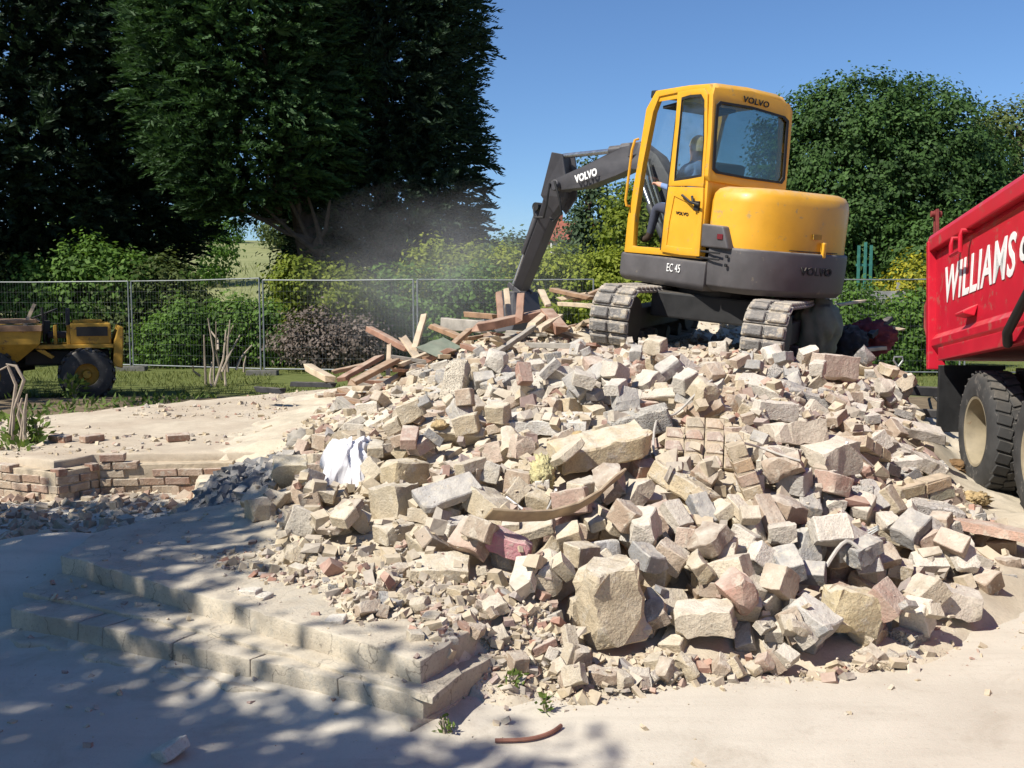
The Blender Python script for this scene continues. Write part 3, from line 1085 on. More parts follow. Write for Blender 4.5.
def drop(planes, size, x, y, rots, q=0.86, sink=0.012):
    best = None
    for Rm in rots:
        fp = footprint(planes, Rm, 0, x, y, size * 0.9)
        if fp is None or fp[4].sum() < 3:
            continue
        si, sj, lo, up, ok = fp
        z = float(np.quantile((H[si, sj] - lo)[ok], q)) - sink
        gap = float(np.mean((z + lo - H[si, sj])[ok]))
        if best is None or gap < best[0]:
            best = (gap, z, Rm, fp)
    if best is None:
        return None
    gap, z, Rm, (si, sj, lo, up, ok) = best
    H[si, sj] = np.where(ok, np.maximum(H[si, sj], z + up), H[si, sj])
    return Vector((x, y, z)), Rm


def euler_m(a, b, c):
    return (Matrix.Rotation(c, 3, 'Z') @ Matrix.Rotation(b, 3, 'Y') @ Matrix.Rotation(a, 3, 'X'))


def tilt_rots(n, tilt, rs, yaw=None):
    out = []
    for _ in range(n):
        out.append(euler_m(rs.gauss(0, tilt), rs.gauss(0, tilt), rs.uniform(0, 6.28) if yaw is None else yaw + rs.gauss(0, 0.12)))
    return out


BUFF = [(0.53, 0.45, 0.33), (0.51, 0.42, 0.29), (0.50, 0.43, 0.33), (0.55, 0.48, 0.37), (0.47, 0.39, 0.27)]
BROWN = [(0.40, 0.30, 0.225), (0.36, 0.265, 0.195), (0.43, 0.335, 0.255), (0.33, 0.255, 0.20)]
PINK = [(0.45, 0.32, 0.26), (0.38, 0.23, 0.185), (0.48, 0.37, 0.30)]
GREYC = [(0.38, 0.37, 0.365), (0.31, 0.31, 0.315), (0.43, 0.415, 0.40), (0.25, 0.255, 0.27)]
PALE = [(0.58, 0.53, 0.46), (0.61, 0.57, 0.51), (0.56, 0.51, 0.44)]
PAL = {'buff': BUFF, 'brown': BROWN, 'pink': PINK, 'grey': GREYC, 'pale': PALE}


def place_piece(me, planes, dims, px, py, label, name, cat, color, group=None, rots=None, seed=0, mat='rubble', q=0.86, sink=0.012):
    rs = random.Random(seed * 31 + int(px * 7 + py))
    p = hit(px, py)
    if rots is None:
        rots = tilt_rots(6, 0.35, rs)
    r = drop(planes, max(dims) * 0.72 + 0.02, p.x, p.y, rots, q, sink)
    if r is None:
        return None
    loc, Rm = r
    TAKEN.append((loc.x, loc.y, max(dims) * 0.42))
    o = link(name, me, mat, None, color)
    o.location = loc
    o.rotation_euler = Rm.to_euler()
    tag(o, label, cat, group)
    return o


# where the machine stands: no loose blocks inside its tracks
def under_machine(x, y):
    dx, dy = x - 2.46, y - 11.33
    a = RD(26)
    u = dx * math.cos(a) - dy * math.sin(a)
    w = dx * math.sin(a) + dy * math.cos(a)
    return abs(u) < 1.12 and abs(w) < 1.35


def by_truck(x, y):
    return x > 3.55 + 0.14 * (y - 8.3) - 0.1 and y < 9.7


VAR = []
for k in range(14):       # bricks and brick halves
    rs = random.Random(100 + k)
    dm = (rs.choice((0.215, 0.16, 0.13, 0.11, 0.19, 0.09)), 0.103, 0.070)
    VAR.append(('brick', dm) + chunk(dm, rs.choice((1, 1, 2, 2)), 0.005, 100 + k, 0.004, 0.032, 0.86))
for k in range(16):       # squared building stones
    rs = random.Random(200 + k)
    dm = (rs.uniform(0.13, 0.22), rs.uniform(0.105, 0.155), rs.uniform(0.085, 0.135))
    VAR.append(('stone', dm) + chunk(dm, rs.choice((1, 2, 3)), 0.009, 200 + k, 0.006, 0.032, 0.82))
for k in range(8):        # ragged lumps
    rs = random.Random(300 + k)
    dm = (rs.uniform(0.13, 0.26), rs.uniform(0.11, 0.18), rs.uniform(0.08, 0.14))
    VAR.append(('lump', dm) + chunk(dm, 6, 0.018, 300 + k, 0.008, 0.03, 0.74))
for k in range(5):        # thin slabs
    rs = random.Random(400 + k)
    dm = (rs.uniform(0.26, 0.4), rs.uniform(0.16, 0.26), rs.uniform(0.05, 0.075))
    VAR.append(('slab', dm) + chunk(dm, 2, 0.006, 400 + k, 0.006, 0.05, 0.8))

HEAP = [(240, 520), (262, 468), (300, 400), (345, 385), (420, 342), (500, 330), (600, 338), (700, 330), (800, 340), (880, 365), (925, 405), (945, 430),
        (945, 480), (1000, 530), (1024, 545), (1024, 572), (950, 630), (880, 652), (700, 648), (640, 640), (560, 600), (480, 572), (400, 545), (320, 540), (270, 535)]


def region_of(px, py):
    if py < 375:
        if px < 430:
            return 'at the left shoulder by the timber'
        if px < 600:
            return 'near the crest below the arm'
        if px < 800:
            return 'just below the digger tracks'
        return 'on the crest beneath the counterweight'
    if py < 450:
        if px < 360:
            return 'on the left edge above the cloth'
        if px < 480:
            return 'on the upper left slope'
        if px < 640:
            return 'near the white-faced slab'
        if px < 790:
            return 'on the slope under the right track'
        return 'on the upper right slope'
    if py < 530:
        if px < 340:
            return 'beside the white cloth'
        if px < 500:
            return 'halfway up the left slope'
        if px < 640:
            return 'around the curved strip'
        if px < 800:
            return 'below the mortared brick panel'
        return 'on the slope near the tipper wheels'
    if px < 470:
        return 'at the dusty left toe'
    if px < 640:
        return 'between the pink lump and the boulder'
    if px < 780:
        return 'at the toe right of the boulder'
    if px < 900:
        return 'around the ragged yellow block'
    return 'at the right toe by the tipper'


KINDW = {'brick': ('broken_brick', 'brick'), 'stone': ('building_stone', 'stone'), 'lump': ('mortar_lump', 'rubble lump'), 'slab': ('masonry_slab', 'slab')}
NOUN = {'brick': 'broken brick', 'stone': 'squared building stone', 'lump': 'ragged mortar lump', 'slab': 'thin masonry slab'}
CW = {'buff': 'dusty buff', 'brown': 'brown', 'pink': 'reddish', 'grey': 'grey', 'pale': 'chalky pale'}


def pick_colour(px, py, rs, kind):
    r = rs.random()
    if px > 760 or py < 400:
        w = [('buff', .14), ('brown', .18), ('pink', .10), ('grey', .25), ('pale', .33)]
    else:
        w = [('buff', .50), ('brown', .22), ('pink', .08), ('grey', .07), ('pale', .13)]
    for k, v in w:
        if r < v:
            return k
        r -= v
    return 'buff'


TAKEN = []


def scatter(n, px_rng, py_rng, poly, kinds, seed, tilt=0.45, small=1.0):
    rs = random.Random(seed)
    done = tries = 0
    while done < n and tries < n * 30:
        tries += 1
        px, py = rs.uniform(*px_rng), rs.uniform(*py_rng)
        if not bool(pip(np.array(px), np.array(py), poly)):
            continue
        p = hit(px, py)
        if under_machine(p.x, p.y) or by_truck(p.x, p.y):
            continue
        if any((p.x - a) ** 2 + (p.y - b) ** 2 < (c + .05) ** 2 or (abs(p.x - a * p.y / b) < c * .7 and -.28 < p.y - b < 0) for a, b, c in TAKEN):
            continue
        kd = rs.choices(list(kinds), list(kinds.values()))[0]
        vs = [v for v in VAR if v[0] == kd]
        kind, dm, me, pl = rs.choice(vs)
        # keep the heap to its own outline
        tgt = float(bilin(TARGET, p.x, p.y, GX0, GY0, GS))
        sc_ = rs.uniform(small * .8, small * 1.15) if small < 1 else rs.choice((1, 1, .9, .8))
        pl = pl.copy()
        pl[:, 3] *= sc_
        if p.z > max(tgt, float(bilin(BASE, p.x, p.y, GX0, GY0, GS))) + (0.06 if small == 1 else .03):
            continue
        cw = pick_colour(px, py, rs, kd)
        c = rs.choice(PAL[cw])
        f = rs.uniform(0.88, 1.1)
        mat = 'rubble_pitted' if cw == 'grey' and rs.random() < 0.25 else 'rubble'
        r = drop(pl, max(dm) * 0.72 + 0.02, p.x, p.y, tilt_rots(7, tilt, rs), 0.78, 0.018)
        if r is None:
            continue
        nm, cat = KINDW[kd]
        lab = ('small ' if small < 1 else '') + CW[cw].split()[-1 if small < 1 else 0] + ('' if small < 1 or ' ' not in CW[cw] else ' ' + CW[cw].split()[1]) + ' ' + NOUN[kd] + ' ' + region_of(px, py)
        o = link(nm, me, None, None, tuple(x * f for x in c))
        if len(me.materials) == 0:
            me.materials.append(MATS['rubble'])
        o.location, o.rotation_euler = r[0], r[1].to_euler()
        o.scale = (sc_, sc_, sc_)
        if mat != 'rubble':
            o.material_slots[0].link = 'OBJECT'
            o.material_slots[0].material = MATS[mat]
        tag(o, lab, cat, lab)
        done += 1


# a first buried layer, then the pieces that can be told apart, then what fills the gaps
scatter(190, (230, 1024), (330, 660), HEAP, {'brick': .4, 'stone': .6}, 11)

# pieces with a look of their own: px, py, size, colour, yaw, label
HERO = [
    ('wall_slab', (0.56, 0.27, 0.13), 2, 0.012, (602, 455), (0.53, 0.43, 0.27), 0.22, 'long buff wall slab with rough crusted edge right of the yellow insulation', 'slab'),
    ('plastered_slab', (0.55, 0.30, 0.08), 2, 0.006, (548, 412), (0.66, 0.64, 0.60), -0.1, 'flat slab with a bright white plaster face on the upper slope', 'slab'),
    ('pebble_dashed_block', (0.34, 0.17, 0.15), 1, 0.014, (455, 385), (0.56, 0.50, 0.40), 1.2, 'pale pebble-dashed block leaning upright on the upper left slope', 'block'),
    ('wall_slab', (0.38, 0.14, 0.11), 1, 0.008, (684, 478), (0.52, 0.43, 0.29), -0.75, 'long buff slab sloping down beneath the mortared brick panel', 'slab'),
    ('boulder', (0.26, 0.21, 0.33), 5, 0.022, (612, 612), (0.50, 0.42, 0.30), 0.35, 'largest buff boulder of mortar at the front toe of the heap', 'boulder'),
    ('concrete_block', (0.36, 0.27, 0.21), 1, 0.010, (832, 366), (0.55, 0.45, 0.38), 0.3, 'big pinkish pale block on the crest right of the tracks', 'block'),
    ('aerated_slab', (0.45, 0.26, 0.11), 2, 0.010, (806, 388), (0.30, 0.30, 0.31), -0.25, 'grey aerated slab below the big pinkish block', 'slab'),
    ('concrete_block', (0.30, 0.27, 0.20), 1, 0.010, (826, 462), (0.56, 0.50, 0.42), 0.5, 'chunky pale cube-like block in the middle of the right slope', 'block'),
    ('stone_beam', (0.48, 0.20, 0.12), 1, 0.010, (914, 452), (0.54, 0.50, 0.45), 0.0, 'long pale stone lying level left of the tipper wheel', 'stone'),
    ('stone_beam', (0.46, 0.16, 0.09), 2, 0.008, (915, 428), (0.55, 0.51, 0.47), 0.05, 'thin pale slab above the long level stone near the tipper', 'slab'),
    ('rounded_block', (0.30, 0.16, 0.12), 4, 0.012, (935, 512), (0.40, 0.39, 0.39), -0.15, 'rounded half grey half white lump below the two-brick beam', 'lump'),
    ('concrete_flag', (0.55, 0.34, 0.06), 2, 0.008, (985, 540), (0.56, 0.36, 0.28), -0.5, 'flat salmon-tinted slab on the ground in front of the tipper wheels', 'slab'),
    ('painted_lump', (0.20, 0.13, 0.10), 3, 0.010, (510, 563), (0.48, 0.17, 0.22), -0.2, 'lump with a pink painted face at the left toe', 'lump'),
    ('painted_block', (0.16, 0.13, 0.11), 1, 0.006, (600, 548), (0.70, 0.70, 0.71), 0.6, 'small block with a clean white face under the curved strip', 'block'),
    ('aerated_block', (0.38, 0.22, 0.15), 1, 0.010, (640, 416), (0.30, 0.295, 0.29), -0.1, 'grey clinker block with a red brick end above it', 'block'),
    ('broken_brick', (0.14, 0.10, 0.08), 1, 0.006, (646, 394), (0.46, 0.26, 0.20), 0.4, 'reddish brick end sitting on the grey clinker block', 'brick'),
    ('ragged_block', (0.22, 0.16, 0.18), 6, 0.018, (850, 632), (0.54, 0.45, 0.28), 0.2, 'ragged yellow block standing at the right front toe', 'block'),
    ('plastered_block', (0.26, 0.2, 0.08), 2, 0.010, (440, 575), (0.54, 0.46, 0.33), 0.1, 'flat buff slab lying in the fine debris left of the pink lump', 'slab'),
    ('white_block', (0.32, 0.24, 0.16), 2, 0.008, (760, 385), (0.64, 0.60, 0.53), -0.4, 'smooth off-white block with pointed top under the right track', 'block'),
    ('white_block', (0.28, 0.14, 0.12), 0, 0.006, (775, 409), (0.62, 0.58, 0.52), 0.15, 'whitish oblong block below the smooth pointed block', 'block'),
    ('mortar_lump', (0.34, 0.24, 0.14), 4, 0.014, (792, 442), (0.52, 0.45, 0.37), 0.1, 'broad rounded pale lump left of the cube-like block', 'lump'),
    ('squared_stone', (0.24, 0.19, 0.15), 1, 0.010, (405, 470), (0.47, 0.39, 0.26), 0.6, 'square buff stone pointing a corner at the viewer right of the cloth', 'stone'),
    ('squared_stone', (0.21, 0.18, 0.18), 1, 0.012, (395, 510), (0.46, 0.39, 0.28), -0.7, 'tall buff stone with a ridge below the square stone', 'stone'),
    ('squared_stone', (0.22, 0.18, 0.16), 2, 0.012, (290, 486), (0.50, 0.43, 0.29), 0.2, 'knobbly stone under the left end of the white cloth', 'stone'),
    ('wall_slab', (0.36, 0.20, 0.12), 2, 0.012, (500, 510), (0.46, 0.39, 0.28), -0.8, 'slanting buff slab left of the curved strip', 'slab'),
    ('dusty_block', (0.27, 0.20, 0.13), 2, 0.012, (948, 605), (0.52, 0.46, 0.40), 0.0, 'dust-covered flat block half sunk at the right toe', 'block'),
    ('dusty_block', (0.24, 0.16, 0.11), 3, 0.012, (705, 630), (0.53, 0.46, 0.36), -0.3, 'wedge-shaped pale block at the toe beside the boulder', 'block'),
    ('flat_stone', (0.20, 0.18, 0.05), 2, 0.006, (668, 618), (0.44, 0.37, 0.27), 0.3, 'smooth flat stone leaning on the right of the boulder', 'stone'),
]
for i, (nm, dm, cuts, rgh, (px, py), c, yaw, lab, cat) in enumerate(HERO):
    me, pl = chunk(dm, cuts + 2, rgh * 1.35, 700 + i, 0.010, 0.03, 0.88)
    rs = random.Random(i)
    tl = 0.18
    if nm == 'pebble_dashed_block':
        rots = [euler_m(0.2, -1.05, yaw)]
    elif nm == 'wall_slab' and abs(yaw) > 0.6:
        rots = [euler_m(-0.2, 0.42 if yaw < 0 else 0.0, yaw)]
    elif nm == 'flat_stone':
        rots = [euler_m(0.75, 0.1, yaw)]
    else:
        rots = [euler_m(rs.gauss(0.12, tl), rs.gauss(0, tl), yaw + rs.gauss(0, 0.06)) for _ in range(5)]
    o = place_piece(me, pl, dm, px, py, lab, nm, cat, c, rots=rots, seed=i,
                    mat='rubble_pitted' if 'aerated' in nm or 'pebble' in nm or nm == 'rounded_block' else 'rubble',
                    q=0.7 if nm == 'boulder' else 0.86, sink=0.05 if nm in ('boulder', 'dusty_block', 'ragged_block') else 0.012)
    if lab.startswith('broad rounded'):
        pass

# bricks still held together by mortar
BR, PB = chunk((0.215, 0.1025, 0.066), 0, 0.003, 51, 0.004, 0.05)
BR2, _ = chunk((0.1025, 0.1025, 0.066), 1, 0.004, 52, 0.004, 0.05)


def brick_cluster(name, label, px, py, cells, colour, rot, size, cat='brick panel'):
    """cells: (along, across, up, half?, length axis) in brick steps"""
    pts = np.array([c[:3] for c in cells], float)
    ctr = pts.mean(0)
    ext = [(pts[:, k].max() - pts[:, k].min()) + s for k, s in ((0, 0.215), (1, 0.105), (2, 0.07))]
    pl = np.array([[1, 0, 0, ext[0] / 2], [-1, 0, 0, ext[0] / 2], [0, 1, 0, ext[1] / 2], [0, -1, 0, ext[1] / 2], [0, 0, 1, ext[2] / 2], [0, 0, -1, ext[2] / 2]])
    p = hit(px, py)
    r = drop(pl, max(ext), p.x, p.y, [rot], 0.8, 0.02)
    TAKEN.append((p.x, p.y, max(ext) * 0.55))
    t = empty(name, r[0], label, cat)
    t.rotation_euler = rot.to_euler()
    mbm = MB()
    for k, c in enumerate(cells):
        v = Vector(np.array(c[:3]) - ctr)
        half = c[3]
        o = link('brick', BR2 if half else BR, 'rubble', t, tuple(x * random.uniform(0.85, 1.1) for x in colour))
        o.location = v + Vector((random.uniform(-.004, .004), 0, random.uniform(-.004, .004)))
        o.rotation_euler = (random.gauss(0, .02), random.gauss(0, .02), random.gauss(0, .02) + (math.pi / 2 if len(c) > 4 and c[4] else 0))
        mbm.box(v, (0.21 if not half else 0.108, 0.094, 0.080))
    build('mortar', mbm, 'brick_mortar', t, 0.003, 1)


cl = []
for r_ in range(4):
    for c_ in range(3):
        if (r_, c_) in ((0, 0), (3, 2)):
            continue
        cl.append((c_ * 0.112 + (0.05 if r_ % 2 else 0), 0, r_ * 0.080, True))
cl = [(a, b, c, True) for a, b, c, _ in cl]
brick_cluster('mortared_brick_panel', 'panel of brown brick ends still mortared together on the upper slope', 706, 442,
              [(k * 0.115 + 0.0, 0, j * 0.078, True) for k in range(4) for j in range(4) if (k, j) not in ((0, 3), (0, 0), (3, 3))],
              (0.40, 0.30, 0.23), euler_m(-0.55, 0.06, -0.15), 0.5)
brick_cluster('stacked_brick_pillar', 'upright pillar of mortared buff bricks right of the brick panel', 746, 486,
              [(0, 0, k * 0.078, False) for k in range(5)], (0.46, 0.36, 0.24), euler_m(-0.35, 0.05, 1.45), 0.4, 'brick pillar')
brick_cluster('two_brick_beam', 'beam of buff bricks joined end to end pointing at the tipper wheel', 922, 494,
              [(k * 0.225, 0, 0, False) for k in range(2)] + [(k * 0.225 + .03, 0.0, -0.078, False) for k in range(2)],
              (0.53, 0.44, 0.31), euler_m(0.1, -0.12, 0.42), 0.5, 'brick beam')
brick_cluster('joined_brick_pair', 'brown mortared brick pair tilted above the cube-like block', 864, 444,
              [(0, 0, 0, False), (0, 0.112, 0, False), (0, 0.224, 0, False)], (0.46, 0.34, 0.23), euler_m(0.45, 0.15, 2.3), 0.4, 'brick pair')
brick_cluster('joined_brick_pair', 'pale reddish bricks joined in a row above the white cloth', 372, 430,
              [(k * .225, 0, 0, False) for k in range(2)] + [(k * .225, 0.112, 0, False) for k in range(2)], (0.42, 0.29, 0.22), euler_m(0.25, 0.0, 0.9), 0.4, 'brick row')

# slab with nails sticking out
me, pl = chunk((0.42, 0.30, 0.10), 2, 0.006, 911, 0.008, 0.05, 0.86)
p = hit(858, 538)
rt = euler_m(0.62, -0.1, 1.25)
r = drop(pl, 0.45, p.x, p.y, [rt], 0.8)
TAKEN.append((p.x, p.y, .28))
t = empty('nailed_slab', r[0], 'pale grey slab with four nails sticking out of its face', 'slab')
t.rotation_euler = r[1].to_euler()
link('slab_body', me, 'rubble', t, (0.55, 0.52, 0.49))
for k in range(4):
    mb = MB().tube([(0.06 + 0.022 * k, -0.03 + 0.012 * (k % 2), 0.03), (0.06 + 0.022 * k, -0.05, 0.105)], 0.004, 6)
    mb.tube([(0.06 + 0.022 * k, -0.05, 0.105), (0.06 + 0.022 * k, -0.051, 0.109)], 0.009, 8)
    build('nail', mb, 'steel', t)

scatter(345, (230, 1024), (330, 655), HEAP, {'brick': .46, 'stone': .32, 'lump': .17, 'slab': .05}, 23, 0.5)
scatter(70, (470, 1000), (540, 660), HEAP, {'brick': .3, 'stone': .4, 'lump': .3}, 29, 0.5)

scatter(75, (560, 970), (625, 695), [(560, 640), (640, 640), (900, 645), (965, 625), (900, 668), (700, 680), (560, 700)], {'brick': .4, 'stone': .3, 'lump': .3}, 41, .5, .5)
scatter(60, (260, 580), (530, 690), [(260, 545), (330, 535), (480, 565), (570, 600), (560, 690), (470, 680), (330, 600)], {'brick': .4, 'stone': .3, 'lump': .3}, 43, .4, .5)
scatter(110, (330, 940), (330, 400), [(340, 400), (345, 372), (480, 336), (900, 336), (945, 400)], {'brick': .25, 'stone': .45, 'lump': .25, 'slab': .05}, 37, 0.5)

# ------------------------------------------------------------------ loose fragments, joined: nobody could count them
CUBE = np.array([[-1, -1, -1], [1, -1, -1], [1, 1, -1], [-1, 1, -1], [-1, -1, 1], [1, -1, 1], [1, 1, 1], [-1, 1, 1]], float) * 0.5
CF = np.array([(0, 3, 2, 1), (4, 5, 6, 7), (0, 1, 5, 4), (1, 2, 6, 5), (2, 3, 7, 6), (3, 0, 4, 7)])


def fragments(name, X, Y, Z, size, mat, label=None, flat=0.6):
    n = len(X)
    Q = rnd_unit(n)
    a = RNG.uniform(0, 6.28, n)
    dim = np.stack([size * RNG.uniform(.8, 1.5, n), size * RNG.uniform(.6, 1.1, n), size * RNG.uniform(.3, flat + 0.2, n)], -1)
    V = CUBE[None] * dim[:, None] * (1 + RNG.uniform(-.35, .25, (n, 8, 3)))
    # mostly lying flat: yaw plus some tilt
    ax = nrm(np.stack([RNG.normal(0, .45, n), RNG.normal(0, .45, n), np.ones(n)], -1))
    c, s_ = np.cos(a)[:, None, None], np.sin(a)[:, None, None]
    k = ax[:, None, :]
    V = V * c + np.cross(np.broadcast_to(k, V.shape), V) * s_ + k * (V * k).sum(-1, keepdims=True) * (1 - c)
    ti = RNG.normal(0, .4, n)
    cx, sx = np.cos(ti)[:, None], np.sin(ti)[:, None]
    y, z = V[..., 1].copy(), V[..., 2].copy()
    V[..., 1] = y * cx - z * sx
    V[..., 2] = y * sx + z * cx
    V += np.stack([X, Y, Z + dim[:, 2] * 0.22], -1)[:, None]
    F = (CF[None] + (np.arange(n) * 8)[:, None, None]).reshape(-1, 4)
    o = link(name, np_mesh(name, V.reshape(-1, 3), F), mat)
    if label:
        tag(o, label, 'debris', kind='stuff')
    return o


def image_points(n, poly, z, seed):
    rs = np.random.default_rng(seed)
    px = np.array([p[0] for p in poly])
    py = np.array([p[1] for p in poly])
    ax, ay = rs.uniform(px.min(), px.max(), n * 4), rs.uniform(py.min(), py.max(), n * 4)
    ok = pip(ax, ay, poly)
    return ax[ok][:n], ay[ok][:n]


# fine apron of crushed mortar
ax, ay = image_points(9000, [(200, 562), (290, 530), (400, 545), (480, 565), (560, 590), (640, 630), (880, 640), (960, 625), (900, 660), (700, 672), (560, 700), (470, 690), (420, 625), (330, 600)], .25, 1)
P = [hit(a, b) for a, b in zip(ax, ay)]
X = np.array([p.x for p in P]) + RNG.normal(0, .03, len(P))
Y = np.array([p.y for p in P]) + RNG.normal(0, .03, len(P))
ok = hz(X, Y) - np.maximum(bilin(SOIL, X, Y, GX0, GY0, GS), bilin(BASE, X, Y, GX0, GY0, GS)) < .04
X, Y = X[ok], Y[ok]
sz = 0.004 + 0.05 * RNG.random(len(X)) ** 9
fragments('crushed_mortar', X, Y, vz(X, Y), sz, 'fragments', 'crushed buff mortar and stone chips along the front of the heap')
# gaps of the heap, by plan
n = 14000
X = RNG.uniform(-2.2, 4.0, n)
Y = RNG.uniform(4.2, 13.8, n)
tg = bilin(TARGET, X, Y, GX0, GY0, GS) - bilin(BASE, X, Y, GX0, GY0, GS)
hh, sl_ = hz(X, Y), bilin(SOIL, X, Y, GX0, GY0, GS)
ok = (tg > 0.06) & (hh < sl_ + 0.16) & (RNG.random(n) < np.where(Y > 7.4, .45, 1)) & ((X > -1.5) | (Y > 5.9)) & (X < 3.5 + 0.14 * (Y - 8.3))
X, Y, hh = X[ok], Y[ok], hh[ok]
fragments('heap_fragments', X, Y, vz(X, Y), 0.012 + 0.075 * RNG.random(len(X)) ** 2.2, 'fragments', 'small brick and mortar fragments filling the gaps of the heap', 0.8)
# scattered over the yard in front
n = 5000
X = RNG.uniform(-2.6, 4.0, n)
Y = RNG.uniform(3.0, 5.9, n)
d_ = bilin(TARGET, X, Y, GX0, GY0, GS) - bilin(BASE, X, Y, GX0, GY0, GS)
ok = (d_ < 0.03) & (RNG.random(n) < np.maximum(.12, np.exp(-np.abs(Y - 4.3 - 0.12 * X) * 2.2)))
fragments('yard_chips', X[ok], Y[ok], vz(X[ok], Y[ok]), 0.003 + 0.03 * RNG.random(ok.sum()) ** 8, 'fragments', 'stray stone chips on the pale dusty yard')
# over the floor slab
n = 6000
X = RNG.uniform(-6.2, 0.0, n)
Y = RNG.uniform(8.8, 15.5, n)
ok = pip(X, Y, SLAB) & (vnoise2(X, Y, 1.4, 9) > 0.42)
X, Y = X[ok], Y[ok]
fragments('slab_debris', X, Y, np.full(len(X), SLAB_Z), 0.006 + 0.06 * RNG.random(len(X)) ** 7, 'fragments', 'brick crumbs and plaster scattered on the bare floor slab', 0.6)
# in the sunken strip before the brick stub
n = 5000
X = RNG.uniform(-6.5, -1.6, n)
Y = RNG.uniform(6.4, 9.2, n)
ok = ~pip(X, Y, SLAB) & ~pip(X, Y, PLAT)
X, Y = X[ok], Y[ok]
fragments('trench_debris', X, Y, ground_z(X, Y), 0.01 + 0.09 * RNG.random(len(X)) ** 5, 'fragments_dark', 'broken brick and litter strewn before the brick stub', 0.7)

for px, py, s_, lab in ((265, 598, .055, 'white stone chip on the path nearest the dark left shade'), (336, 622, .06, 'white stone chip on the path edge further right'),
                        (250, 594, .07, 'flat whitish chip lying left of its neighbour on the path'), (170, 757, .10, 'pale disc of dried mortar on the shaded yard')):
    me, pl = chunk((s_ * 1.4, s_, s_ * .45), 3, 0.004, int(px), .004, .02)
    place_piece(me, pl, (s_ * 1.4,) * 3, px, py, lab, 'stone_chip', 'stone', (0.62, 0.58, 0.52))

n = 700
X = RNG.uniform(-2.6, 0.0, n)
Y = RNG.uniform(3.5, 5.9, n)
ok = ~pip(X, Y, PLAT) & (np.abs((X + 0.32) * 0.518 + (Y - 3.72) * 0.855 - .12) < .22)
X, Y = X[ok], Y[ok]
zz = np.where(pip(X, Y, M1), .15, np.maximum(ground_z(X, Y), .01))
fragments('step_grit', X, Y, zz, 0.004 + 0.03 * RNG.random(len(X)) ** 5, 'fragments', 'grit and crumbs lying on the worn steps')
n = 500
X = RNG.uniform(-2.4, 0.2, n)
Y = RNG.uniform(3.7, 6.4, n)
ok = pip(X, Y, PLAT)
X, Y = X[ok], Y[ok]
fragments('path_grit', X, Y, hz(X, Y), 0.004 + 0.025 * RNG.random(len(X)) ** 5, 'fragments', 'grit scattered over the raised path')

# ash-grey spoil against the left end of the heap
mb = []
nx = 46
XA = np.linspace(-2.55, -1.25, nx)
YA = np.linspace(6.7, 8.9, nx)
AX, AY = np.meshgrid(XA, YA, indexing='ij')
bell = np.clip(1 - (((AX + 1.85) / .62) ** 2 + ((AY - 7.75) / 1.05) ** 2), -0.3, 1)
AZ = 0.02 + 0.30 * bell + 0.16 * (vnoise2(AX, AY, 4, 11) - .5) + 0.12 * (vnoise2(AX, AY, 9, 12) - .5) + 0.06 * (vnoise2(AX, AY, 22, 13) - .5)
I = np.arange(nx * nx).reshape(nx, nx)
F = np.stack([I[:-1, :-1], I[1:, :-1], I[1:, 1:], I[:-1, 1:]], -1).reshape(-1, 4)
me = np_mesh('ash_spoil', np.stack([AX, AY, AZ], -1).reshape(-1, 3), F)
tag(link('ash_spoil', me, 'ash_soil'), 'dark ashy soil banked against the left foot of the heap', 'soil', kind='stuff')
n = 900
X = RNG.uniform(-2.45, -1.3, n)
Y = RNG.uniform(6.8, 8.8, n)
fragments('ash_lumps', X, Y, bilin(AZ, X, Y, XA[0], YA[0], 1) if False else AZ[np.clip(((X - XA[0]) / (XA[1] - XA[0])).astype(int), 0, nx - 1), np.clip(((Y - YA[0]) / (YA[1] - YA[0])).astype(int), 0, nx - 1)], 0.012 + 0.08 * RNG.random(n) ** 3, 'fragments_ash', 'lumps of grey ashy soil left of the heap', 0.8)

